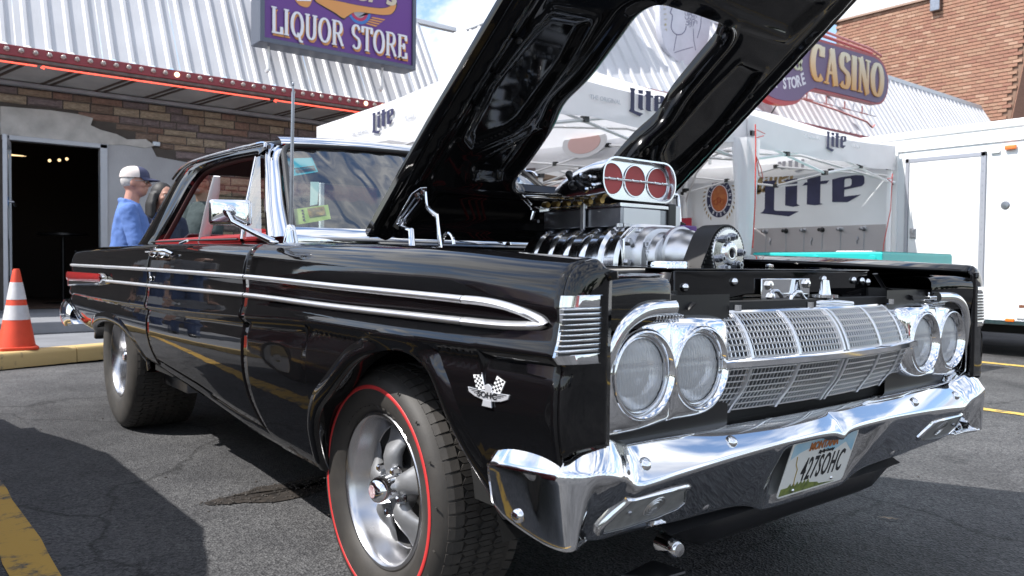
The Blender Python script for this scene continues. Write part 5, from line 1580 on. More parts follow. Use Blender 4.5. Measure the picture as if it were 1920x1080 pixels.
for y in (-0.108, -0.005, 0.098):
    mb = MB(); mb.lathe([(0.0, 0.0), (0.0455, 0.0)], (0.1725, y, 1.1845), (1, 0, 0), 32); bt = mb.build('butterfly', REDPL, scoop, smooth=30)
    mb = MB(); mb.lathe([(0.0455, -0.001), (0.047, 0.0025), (0.050, 0.0025), (0.051, -0.001)], (0.1725, y, 1.1845), (1, 0, 0), 32); mb.build('throttle_bore', POLISH, scoop, smooth=40)
    for s_ in (-1, 1):
        b = MB(); b.lathe([(0.0045, 0), (0.004, 0.004), (0, 0.005)], (0.177, y+s_*0.018, 1.1845), (1, 0, 0), 10); b.build('shaft_screw', CHROME2, scoop, smooth=30)
mb = MB(); mb.cyl((0.1755, -0.155, 1.1845), (0.1755, 0.145, 1.1845), 0.0042, 8); mb.build('throttle_shaft', CHROME2, scoop, smooth=60)
# linkage on the near side of the scoop, the return spring on the far side
mb = MB(); mb.tube([(0.045, -0.168, 1.205), (0.065, -0.178, 1.188), (0.075, -0.178, 1.165), (0.10, -0.182, 1.172), (0.12, -0.18, 1.155)], 0.009, 8); mb.sphere((0.05, -0.17, 1.203), 0.012); mb.sphere((0.08, -0.18, 1.166), 0.015); mb.build('throttle_lever', BLACK2, scoop, smooth=60)
for (x, z) in ((0.125, 1.150), (0.145, 1.185), (0.10, 1.195), (0.155, 1.16)):
    b = MB(); b.lathe([(0.009, 0), (0.009, 0.008), (0.005, 0.012), (0, 0.012)], (x, -0.165, z), (0, -1, 0), 8); b.build('linkage_nut', CHROME2, scoop, smooth=30)
mb = MB(); mb.tube([(0.18, 0.165, 1.155), (0.185, 0.185, 1.150), (0.19, 0.187, 1.10), (0.195, 0.187, 1.045)], 0.0065, 8); mb.sphere((0.18, 0.178, 1.152), 0.011); mb.sphere((0.195, 0.187, 1.055), 0.011); mb.build('return_spring', CHROME2, scoop, smooth=60)
mb = MB(); mb.tube([(0.12, 0.15, 1.12), (0.17, 0.18, 1.07), (0.21, 0.19, 1.05)], 0.010, 8); mb.build('linkage_arm', BLACK2, scoop, smooth=60)
# coolant filler on the near side, hoses, valve covers
mb = MB(); mb.lathe([(0.0, 0.0), (0.056, 0.0), (0.058, -0.004), (0.058, -0.020), (0.050, -0.022), (0.048, -0.06)], (0.45, -0.17, 0.934), (0, 0, 1), 28); mb.build('coolant_filler', CHROME, car, smooth=40)
mb = MB(); mb.tube([(0.30, -0.40, 0.86), (0.38, -0.33, 0.90), (0.46, -0.27, 0.905), (0.55, -0.25, 0.89)], 0.019, 10); mb.build('coolant_hose', BLACK2, car, smooth=60)
for sg in (-1, 1):
    mb = MB(); mb.box((-0.02, sg*0.30, 0.80), (0.55, 0.22, 0.14), Matrix.Rotation(R(sg*28), 3, 'X')); mb.build('valve_cover', BLACK2, car, smooth=None, bevel=0.02, seg=3)
    mb = MB()
    for k in range(4): mb.tube([(-0.2+k*0.13, sg*0.40, 0.80), (-0.2+k*0.13, sg*0.48, 0.76), (-0.18+k*0.12, sg*0.50, 0.70)], 0.022, 8)
    mb.build('exhaust_header', ZINC, car, smooth=60)
for k in range(4):
    mb = MB(); mb.tube([(-0.25+0.09*k, -0.36, 0.885), (-0.24+0.09*k, -0.30, 0.925+0.008*(k % 2)), (-0.30+0.07*k, -0.22, 0.93), (-0.44, -0.12+0.02*k, 0.94)], 0.0045, 6); mb.build('spark_lead', mat('red_lead', (0.30, 0.02, 0.02), rough=0.5), car, smooth=60)
PURP = mat('purple_cap', (0.10, 0.02, 0.20), rough=0.4)
mb = MB(); mb.box((0.20, 0.20, 1.042), (0.05, 0.075, 0.022)); mb.build('purple_bracket', PURP, car, smooth=None, bevel=0.004)
# ---- greenhouse
def gy(z): return 0.84-0.42*(z-0.975)
# roof skin
P = []
for x, zc, hw, ze in ((-1.14, 1.412, 0.60, 1.385), (-1.20, 1.424, 0.645, 1.388), (-1.35, 1.434, 0.664, 1.392), (-1.6, 1.442, 0.670, 1.400), (-1.9, 1.444, 0.668, 1.406), (-2.12, 1.440, 0.660, 1.408), (-2.27, 1.428, 0.650, 1.398), (-2.34, 1.410, 0.635, 1.38), (-2.37, 1.392, 0.62, 1.365)):
    row = []
    for t in np.linspace(-1, 1, 33):
        a = abs(t)
        z = ze+(zc-ze)*(1-a**2.2) - 0.030*max(0, (a-0.93)/0.07)**2
        row.append((x-0.05*a*a*(1 if x > -1.3 else 0), t*hw, z))
    P.append(row)
mb = MB(); mb.grid(P, flip=False); roof = mb.build('roof', BLACK, car, smooth=50)
md = roof.modifiers.new('thickness', 'SOLIDIFY'); md.thickness = 0.02; md.offset = -1
OUT = [(-2.56, 1.0), (-2.515, 1.035), (-2.454, 1.150), (-2.40, 1.29), (-2.32, 1.37), (-2.22, 1.40), (-2.05, 1.408), (-1.7, 1.404), (-1.347, 1.393), (-1.16, 1.385), (-1.12, 1.36)]
INN = [(-2.20, 1.0), (-2.157, 1.05), (-2.10, 1.20), (-2.06, 1.291), (-1.99, 1.340), (-1.90, 1.356), (-1.75, 1.364), (-1.541, 1.364), (-1.286, 1.354), (-1.215, 1.347), (-1.19, 1.33)]
for sg in (-1, 1):
    # side frame: C-pillar and roof rail, with rounded section
    o_ = catmull([np.array(p) for p in OUT], 4); i_ = catmull([np.array(p) for p in INN], 4)
    P = []
    for a, b in zip(o_, i_):
        row = []
        for t, d in ((0, -0.012), (0.04, 0.000), (0.15, 0.006), (0.5, 0.010), (0.72, 0.008), (0.80, 0.0), (0.84, -0.004), (0.92, -0.004), (0.97, -0.006), (1, -0.03)):
            q = a*(1-t)+b*t
            row.append((q[0], sg*(gy(q[1])+d), q[1]))
        P.append(row)
    mb = MB(); mb.grid(P, flip=(sg > 0))
    cp = mb.build('side_pillar', BLACK, car, smooth=40)
    # drip rail
    mb = MB(); mb.tube([(p[0], sg*(gy(p[1])+0.010), p[1]+0.002) for p in o_[14:]], 0.006, 6); mb.build('drip_rail', CHROME2, car, smooth=60)
    # inner trim red
    mb = MB(); mb.tube([(p[0]+0.006, sg*(gy(p[1])-0.035), p[1]-0.004) for p in i_[:36]], 0.012, 6); mb.build('window_inner_trim', mat('oxblood_trim', (0.035, 0.006, 0.006), rough=0.6), car, smooth=60)
    # bright belt strip below glass
    mb = MB(); mb.tube([(x, sg*(0.842), z) for x, z in ((-2.18, 1.012), (-1.5, 1.008), (-0.98, 1.002))], 0.005, 6); mb.build('belt_strip', DARKTRIM, car, smooth=60)
    # vent window: bar, frame and glass
    mb = MB(); mb.tube([(-1.225, sg*(gy(1.335)-0.004), 1.335), (-1.10, sg*(gy(1.14)-0.004), 1.14), (-0.985, sg*(gy(1.0)-0.004), 1.0)], 0.008, 6); mb.build('vent_window_bar', CHROME, car, smooth=60)
    vw = MB(); vw.grid([[(-1.215, sg*gy(1.335), 1.335), (-1.17, sg*gy(1.335), 1.335)], [(-0.98, sg*gy(1.01), 1.01), (-0.79, sg*gy(1.01), 1.01)]]); vw.build('vent_window_glass', GLASS, car, smooth=None)
    # windshield pillar: wide bright moulding
    A = [(-0.755, 0.822, 1.005), (-0.82, 0.800, 1.06), (-0.93, 0.762, 1.15), (-1.04, 0.720, 1.25), (-1.12, 0.690, 1.32), (-1.17, 0.668, 1.365), (-1.20, 0.64, 1.39)]
    B = [(-0.655, 0.770, 1.002), (-0.74, 0.748, 1.06), (-0.865, 0.712, 1.15), (-0.99, 0.670, 1.25), (-1.075, 0.640, 1.315), (-1.105, 0.615, 1.345), (-1.118, 0.58, 1.362)]
    A = catmull([np.array(p) for p in A], 4); B = catmull([np.array(p) for p in B], 4)
    P = []
    for a, b in zip(A, B):
        nrm = np.array([0.75, 0.6, 0.3])
        row = []
        for t, d in ((-0.02, -0.02), (0.0, 0.004), (0.12, 0.016), (0.28, 0.012), (0.34, 0.006), (0.42, 0.010), (0.6, 0.016), (0.8, 0.014), (0.93, 0.006), (1.0, -0.008)):
            q = a*(1-t)+b*t+nrm*d
            row.append((q[0], sg*q[1], q[2]))
        P.append(row)
    mb = MB(); mb.grid(P, flip=(sg < 0)); mb.build('windshield_pillar', CHROME, car, smooth=35)
# windshield: curved sheet, seal, header and base mouldings
def wsp(u, v):
    """u -1..1 across, v 0..1 up"""
    hw = lerp(0.762, 0.612, v)
    au = abs(u)
    xb = lerp(-0.655, -0.70, 0)+0.0
    z = lerp(1.012, 1.378, v)+0.022*(1-au**2)*v - 0.0
    x = lerp(-0.62, -1.115, v) - 0.055*(au**2.4)*(1-v*0.6)
    return (x, u*hw, z)
mb = MB(); mb.grid([[wsp(u, v) for u in np.linspace(-1, 1, 33)] for v in np.linspace(0, 1, 13)], flip=True); ws = mb.build('windshield', WSGLASS, car, smooth=80)
def ring_path(k=1.0):
    pts = []
    ru, rv = 0.06, 0.11
    for (cu, cv, a0) in ((1-ru, 1-rv, 0), (-1+ru, 1-rv, 90), (-1+ru, rv*0.6, 180), (1-ru, rv*0.6, 270)):
        for j in range(6):
            a = R(a0+90*j/5)
            pts.append((cu+ru*math.cos(a), cv+(rv if a0 < 180 else rv*0.6)*math.sin(a)))
    out = []
    for i in range(len(pts)):
        a, b = np.array(pts[i]), np.array(pts[(i+1) % len(pts)])
        n = max(1, int(abs(b[0]-a[0])/0.1)); 
        for j in range(n):
            q = a+(b-a)*j/n
            p = wsp(q[0], q[1]); out.append((p[0]+0.003, p[1], p[2]+0.003))
    return out
mb = MB(); mb.tube(ring_path(), 0.011, 8, closed=True); mb.build('windshield_seal', DARKTRIM, car, smooth=60)
P = []
for u in np.linspace(-1.01, 1.01, 41):
    c = np.array(wsp(max(-1, min(1, u)), 1.0)); c[1] = u*0.612
    if abs(u) > 1: c[0] -= 0.03*(abs(u)-1)/0.06
    P.append([tuple(c+np.array(d)) for d in ((0.004, 0, 0.006), (0.010, 0, 0.010), (0.007, 0, 0.018), (-0.008, 0, 0.030), (-0.022, 0, 0.038), (-0.040, 0, 0.043), (-0.055, 0, 0.040))])
mb = MB(); mb.grid(P, flip=True); mb.build('windshield_header', CHROME, car, smooth=50)
P = []
for u in np.linspace(-1.0, 1.0, 41):
    c = np.array(wsp(u, 0.0))
    P.append([tuple(c+np.array(d)) for d in ((-0.006, 0, 0.026), (0.006, 0, 0.028), (0.016, 0, 0.018), (0.024, 0, -0.002), (0.028, 0, -0.016), (0.026, 0, -0.028))])
mb = MB(); mb.grid(P, flip=False); mb.build('windshield_base', CHROME, car, smooth=50)
# rear window and side glass
mb = MB(); mb.grid([[(lerp(-2.72, -2.38, v), u*lerp(0.70, 0.60, v), lerp(1.02, 1.375, v)) for u in (-1, -0.5, 0, 0.5, 1)] for v in (0, 0.5, 1)]); mb.build('rear_window', GLASS, car, smooth=80)
# decklid
mb = MB(); mb.grid([[(x, u*0.66, z+0.012*(1-u*u)) for u in np.linspace(-1, 1, 11)] for x, z in ((-2.60, 1.012), (-3.0, 1.010), (-3.6, 1.006), (-4.05, 0.998), (-4.11, 0.985), (-4.13, 0.95), (-4.13, 0.60))], flip=False); mb.build('trunk_lid', BLACK, car, smooth=40)
mb = MB(); mb.grid([[(-4.125, y, z) for y in (-0.86, 0, 0.86)] for z in (0.53, 0.7, 0.985)], flip=True); mb.build('tail_panel', BLACK, car, smooth=None)
# interior: seats, far door panel, dash, wheel, red hoop
for x, tag_ in ((-1.35, 'front'), (-2.2, 'rear')):
    mb = MB(); mb.box((x+0.15, 0, 0.66), (0.5, 1.3, 0.16)); mb.box((x-0.12, 0, 0.88), (0.14, 1.3, 0.36), Matrix.Rotation(R(-12), 3, 'Y')); s_ = mb.build('bench_seat', REDV, car, smooth=40, bevel=0.03, seg=3)
    for k in range(9):
        p = MB(); p.cyl((x-0.045, -0.56+k*0.14, 0.74), (x-0.12, -0.56+k*0.14, 1.05), 0.012, 6); p.build('seat_pleat', REDV, s_, smooth=60)
for sg in (-1, 1):
    mb = MB(); mb.grid([[(x, sg*0.775, z) for x in (-2.3, -1.5, -0.72)] for z in (0.84, 1.0)], flip=(sg < 0)); mb.build('door_panel', MATS['oxblood_trim'], car, smooth=None)
    mb = MB(); mb.box((-1.5, sg*0.79, 1.008), (1.5, 0.06, 0.03)); mb.build('door_sill_pad', REDV, car, smooth=None, bevel=0.01)
mb = MB(); mb.grid([[(-0.66, y, 0.985) , (-0.78, y, 1.005), (-0.92, y, 1.0), (-0.96, y, 0.97), (-0.94, y, 0.80)] for y in np.linspace(-0.74, 0.74, 9)], flip=True); mb.build('dashboard', REDV, car, smooth=50)
sw = MB(); c = Vector((-1.08, 0.38, 0.985)); nrm = Vector((-0.85, 0, 0.52)).normalized(); a1 = Vector((0, 1, 0)); a2 = nrm.cross(a1)
sw.tube([c+(a1*math.cos(t)+a2*math.sin(t))*0.19 for t in np.linspace(0, 2*math.pi, 36, endpoint=False)], 0.012, 8, closed=True); sw.cyl(c-nrm*0.02, c+nrm*0.02, 0.04, 14); sw.tube([c-a1*0.19, c+a1*0.19], 0.010, 6); sw.tube([c, c-nrm*0.25], 0.02, 8); sw.build('steering_wheel', mat('red_plastic', (0.30, 0.012, 0.015), rough=0.25, coat=0.5), car, smooth=60)
hoop = MB(); hoop.tube([(-1.62, 0.62, 0.95), (-1.60, 0.60, 1.15), (-1.54, 0.565, 1.28), (-1.42, 0.54, 1.345), (-1.25, 0.54, 1.35)], 0.020, 8); hoop.build('window_hoop', REDV, car, smooth=60)
mb = MB(); mb.box((-1.9, 0, 1.385), (0.9, 1.1, 0.012)); mb.build('headliner', UNDER, car, smooth=None)
mb = MB(); mb.tube([(-1.16, 0.0, 1.37), (-1.10, 0.0, 1.33)], 0.005, 6); mb.box((-1.11, 0.02, 1.315), (0.012, 0.20, 0.05)); mb.build('rear_view_mirror', BLACK2, car, smooth=None, bevel=0.004)
# window stickers and papers behind the glass
def glass_sheet(name, quad, m, out=-0.004):
    P = []
    for t in np.linspace(0, 1, 6):
        row = []
        for s in np.linspace(0, 1, 6):
            u = (quad[0][0]*(1-s)+quad[1][0]*s)*(1-t)+(quad[3][0]*(1-s)+quad[2][0]*s)*t
            v = (quad[0][1]*(1-s)+quad[1][1]*s)*(1-t)+(quad[3][1]*(1-s)+quad[2][1]*s)*t
            p = wsp(u, v); row.append((p[0]+out, p[1], p[2]+out*0.6))
        P.append(row)
    mb = MB(); mb.grid(P, flip=True)
    return mb.build(name, m, car, smooth=60)
CY = mat('cyan_card', (0.03, 0.42, 0.52), rough=0.5, emit=None); YG = mat('lime_card', (0.38, 0.48, 0.10), rough=0.5)
st = glass_sheet('cyan_window_card', [(-0.955, 0.64), (-0.805, 0.70), (-0.82, 0.872), (-0.985, 0.85)], CY)
glass_sheet('cyan_card_print', [(-0.945, 0.715), (-0.82, 0.757), (-0.822, 0.768), (-0.946, 0.728)], PBLK, -0.001)
glass_sheet('cyan_card_print', [(-0.94, 0.675), (-0.82, 0.717), (-0.822, 0.742), (-0.942, 0.70)], PBLK, -0.001)
glass_sheet('lime_window_card', [(-0.975, 0.11), (-0.805, 0.18), (-0.80, 0.33), (-0.978, 0.27)], YG)
glass_sheet('lime_card_picture', [(-0.912, 0.185), (-0.828, 0.217), (-0.826, 0.305), (-0.914, 0.275)], mat('card_picture', (0.45, 0.25, 0.05), rough=0.5, var=0.9, vscale=40, col2=(0.03, 0.035, 0.02)), -0.001)
for k in range(4):
    glass_sheet('lime_card_letter', [(-0.944, 0.145+k*0.032), (-0.934, 0.149+k*0.032), (-0.934, 0.167+k*0.032), (-0.944, 0.163+k*0.032)], PBLK, -0.001)
glass_sheet('hanging_paper_slip', [(-0.895, 0.31), (-0.855, 0.33), (-0.815, 0.58), (-0.865, 0.58)], mat('pale_paper', (0.55, 0.66, 0.62), rough=0.6))
# wiper
mb = MB(); mb.tube([(-0.60, -0.47, 1.035), (-0.60, -0.36, 1.05), (-0.585, -0.2, 1.058), (-0.56, -0.1, 1.05)], 0.006, 6); mb.tube([(-0.565, -0.14, 1.052), (-0.55, -0.05, 1.03), (-0.53, 0.02, 1.01)], 0.010, 6); wp = mb.build('wiper', CHROME2, car, smooth=60)
mb = MB(); mb.tube([(-0.606, -0.50, 1.026), (-0.612, -0.3, 1.038), (-0.605, -0.05, 1.042)], 0.006, 6); mb.build('wiper_blade', BLACK2, wp, smooth=60)
mb = MB(); mb.lathe([(0.02, 0), (0.018, 0.02), (0.008, 0.03), (0, 0.032)], (-0.52, 0.03, 0.995), (0, 0, 1), 12); mb.build('wiper_post', CHROME2, wp, smooth=40)
# mast antenna on the cowl, near side
mb = MB(); mb.lathe([(0.026, 0), (0.024, 0.012), (0.017, 0.045), (0.013, 0.062), (0.006, 0.066)], (-0.60, -0.80, 0.978), (0, 0, 1), 18); an = mb.build('antenna_base', CHROME, car, smooth=50)
mb = MB(); mb.cyl((-0.60, -0.80, 1.04), (-0.592, -0.80, 1.24), 0.0075, 8); mb.cyl((-0.592, -0.80, 1.24), (-0.583, -0.80, 1.47), 0.0058, 8); mb.sphere((-0.583, -0.80, 1.495), (0.004, 0.004, 0.008)); mb.cyl((-0.583, -0.80, 1.47), (-0.583, -0.80, 1.495), 0.003, 6); mb.build('antenna_mast', ZINC, an, smooth=60)
# side mirror
mz, my = 1.083, -1.0
mc = Vector((-0.640, -0.985, 1.076))
mdir = Vector((0.86, -0.5, 0.0)).normalized(); mu = Vector((0.5, 0.86, 0)).normalized()
P = []
for sc, d in ((0.80, 0.006), (0.93, 0.003), (1.0, -0.004), (1.0, -0.03), (0.96, -0.034)):
    P.append([mc+mu*(a*sc)+Vector((0, 0, 1))*(b*sc)+mdir*d for a, b in rrect(0.126, 0.080, 0.010, 4)])
mb = MB(); mb.grid(P, cv=True, flip=False); n_ = len(P[0]); mb.f.append(tuple(range(n_))); mb.m.append(0); mb.f.append(tuple(range(4*n_, 5*n_))); mb.m.append(0)
mir = mb.build('side_mirror', CHROME, car, smooth=40)
mb = MB(); mb.lathe([(0.0, 0.025), (0.010, 0.023), (0.017, 0.015), (0.021, 0.004), (0.020, 0.0)], mc+mdir*0.006+mu*0.002+Vector((0, 0, 0.004)), mdir, 20); mb.build('mirror_boss', CHROME, mir, smooth=50)
mb = MB(); mb.tube([mc+mdir*0.024, mc+mdir*0.03+mu*0.015+Vector((0, 0, -0.03)), Vector((-0.555, -0.93, 1.008)), Vector((-0.53, -0.885, 0.984))], [0.007, 0.0075, 0.009, 0.012], 10); mb.sphere((-0.535, -0.885, 0.982), (0.030, 0.016, 0.008)); mb.build('mirror_arm', CHROME, mir, smooth=60)
# bright vertical bar of the opened vent frame behind the mirror
def onplane(px): pass
mb = MB(); mb.tube([(-1.345, -0.80, 1.262), (-1.37, -0.80, 1.21), (-1.43, -0.80, 1.12), (-1.52, -0.80, 1.00)], [0.014, 0.021, 0.025, 0.023], 10, flat=(1.0, 0.45)); mb.build('window_channel', WHITE, car, smooth=60)
# door handle, lock and edge guards
for sg in (-1, 1):
    y = 0.905
    mb = MB(); mb.tube([(-1.90, sg*(y+0.012), 0.960), (-1.88, sg*(y+0.030), 0.964), (-1.75, sg*(y+0.032), 0.966), (-1.62, sg*(y+0.022), 0.964), (-1.57, sg*(y+0.004), 0.950)], [0.010, 0.009, 0.009, 0.008, 0.007], 8); mb.sphere((-1.885, sg*(y-0.0), 0.953), (0.03, 0.020, 0.016)); mb.lathe([(0.014, 0), (0.012, 0.02), (0.007, 0.028), (0, 0.028)], (-1.74, sg*(y-0.01), 0.948), (0, sg, 0), 12)
    mb.build('door_handle', CHROME, car, smooth=60)
    mb = MB(); mb.sphere((-1.90, sg*(Wd(-1.90)-0.010), 0.842), (0.014, 0.007, 0.011)); mb.build('edge_guard', CHROME2, car, smooth=60)
    mb = MB(); mb.tube([(-1.55, sg*0.885, 0.994), (-1.5, sg*0.87, 1.006)], 0.006, 6); mb.build('lock_pin', CHROME2, car, smooth=60)
# taillight pod wrapping the quarter
for sg in (-1, 1):
    P = []
    for x in np.linspace(-4.16, -2.84, 26):
        t = (x+4.16)/1.32
        h0 = 0.742+0.045*t; h1 = 0.853+0.002*t
        if t > 0.9: k = (t-0.9)/0.1; h0 += 0.02*k*k; h1 -= 0.02*k*k
        if t < 0.04: h0 += 0.012; h1 -= 0.012
        w = Wd(x)-0.012
        o = 0.022
        P.append([(x, sg*(w), h0), (x, sg*(w+o), h0+0.006), (x, sg*(w+o+0.003), h0+0.014), (x, sg*(w+o+0.001), h0+0.018), (x, sg*(w+o+0.001), h1-0.018), (x, sg*(w+o+0.003), h1-0.014), (x, sg*(w+o), h1-0.006), (x, sg*w, h1)])
    mb = MB(); mb.grid(P, flip=(sg < 0))
    n8 = 8
    mb.f.append(tuple(range(n8))); mb.m.append(0); mb.f.append(tuple(range(25*n8, 26*n8))); mb.m.append(0)
    tl = mb.build('taillight', CHROME, car, smooth=40)
    P = []
    for x in np.linspace(-4.15, -2.90, 22):
        t = (x+4.16)/1.32
        h0 = 0.785+0.018*t; h1 = 0.846+0.002*t
        w = Wd(x)+0.013
        P.append([(x, sg*w, h0), (x, sg*(w+0.006), h0+0.01), (x, sg*(w+0.007), (h0+h1)/2), (x, sg*(w+0.006), h1-0.01), (x, sg*w, h1)])
    mb = MB(); mb.grid(P, flip=(sg < 0)); mb.f.append(tuple(range(5))); mb.m.append(0); mb.f.append(tuple(range(21*5, 22*5))); mb.m.append(0); mb.build('red_lens', TAIL, tl, smooth=50)
    # rear bumper end
    mb = MB(); P = []
    for (x, y, z0, z1, b) in ((-3.95, 0.90, 0.50, 0.60, 0.02), (-4.05, 0.915, 0.485, 0.64, 0.032), (-4.18, 0.915, 0.475, 0.655, 0.040), (-4.28, 0.88, 0.475, 0.655, 0.044), (-4.32, 0.80, 0.475, 0.655, 0.042), (-4.33, 0.5, 0.475, 0.65, 0.04), (-4.33, 0.0, 0.475, 0.65, 0.04)):
        ang = math.atan2(max(0, y-0.6), abs(min(0, x+3.7))*0.9)
        nx, ny = (-math.cos(ang), math.sin(ang)) if y > 0.55 else (-1, 0)
        row = []
        for t in np.linspace(0, 1, 9):
            d = math.sin(t*math.pi)**0.7*b
            row.append((x+nx*d, sg*(y+ny*d), z0+(z1-z0)*t))
        P.append(row)
    mb.grid([list(r) for r in np.array(catmull([np.array(r) for r in P], 4))], flip=(sg > 0)); rb = mb.build('rear_bumper', CHROME, car, smooth=60)
# fender badge: bird between two chequered flags, SOHC plaque
for sg in (-1,):
    O = Vector((0.632, skin(0.632, 0.667, -1)[1]-0.0015, 0.667)); U = Vector((0.9995, 0.03, 0.0)).normalized(); Vv = Vector((0, 0.06, 1)).normalized()*0.66; N = Vector((0, -1, 0.05)).normalized()
    fr = (O, U, Vv, N)
    mb = poly_mb([[(-0.064, 0.010), (-0.060, -0.004), (-0.040, -0.014), (-0.012, -0.020), (0.012, -0.020), (0.042, -0.014), (0.062, -0.004), (0.066, 0.010), (0.03, 0.008), (0.012, 0.010), (0.010, 0.024), (0.0, 0.030), (-0.010, 0.024), (-0.008, 0.010), (-0.03, 0.008)], [(-0.012, -0.018), (0.012, -0.018), (0.015, -0.038), (-0.015, -0.038)]], fr, 1, 0.003)
    bd = mb.build('fender_badge', mat('badge_silver', (0.62, 0.63, 0.66), rough=0.35, metal=0.55), car, smooth=None, bevel=0.0006)
    text_mb('SOHC', 0.024, (O-Vv*0.004+N*0.0036, U, Vv, N), 0.001, 0.0004, 0.95).build('badge_lettering', PBLK, bd, smooth=None)
    for sx in (-1, 1):
        ca, sa = math.cos(R(-18*sx)), math.sin(R(-18*sx))
        f0 = O+U*(sx*0.030)+Vv*0.030
        fu = (U*ca+Vv*sa); fv = (Vv*ca-U*sa)
        mb = MB(); mb.prism([f0+fu*a+fv*b for a, b in [(-0.013, -0.022), (0.013, -0.022), (0.015, 0.020), (-0.013, 0.024)]], N*0.002); fl = mb.build('badge_flag', mat('enamel_white', (0.75, 0.75, 0.75), rough=0.3), bd, smooth=None)
        mb = MB()
        for i in range(4):
            for j in range(6):
                if (i+j) % 2 == 0:
                    a0, b0 = -0.0125+i*0.00625, -0.020+j*0.0068
                    mb.prism([f0+fu*a+fv*b+N*0.002 for a, b in [(a0, b0), (a0+0.006, b0), (a0+0.006, b0+0.0066), (a0, b0+0.0066)]], N*0.0004)
        mb.build('flag_checks', PBLK, fl, smooth=None)
        mb = MB(); mb.tube([f0-fv*0.03-fu*0.013*sx, f0+fv*0.026-fu*0.014*sx], 0.0016, 6); mb.build('flag_staff', CHROME2, bd, smooth=60)
    for k in range(3):
        for sx in (-1, 1):
            mb = MB(); mb.tube([O+U*(sx*0.02)+Vv*(0.006-k*0.006)+N*0.0035, O+U*(sx*(0.058-k*0.008))+Vv*(0.007-k*0.005)+N*0.0035], 0.0008, 4); mb.build('badge_feather', PBLK, bd, smooth=60)

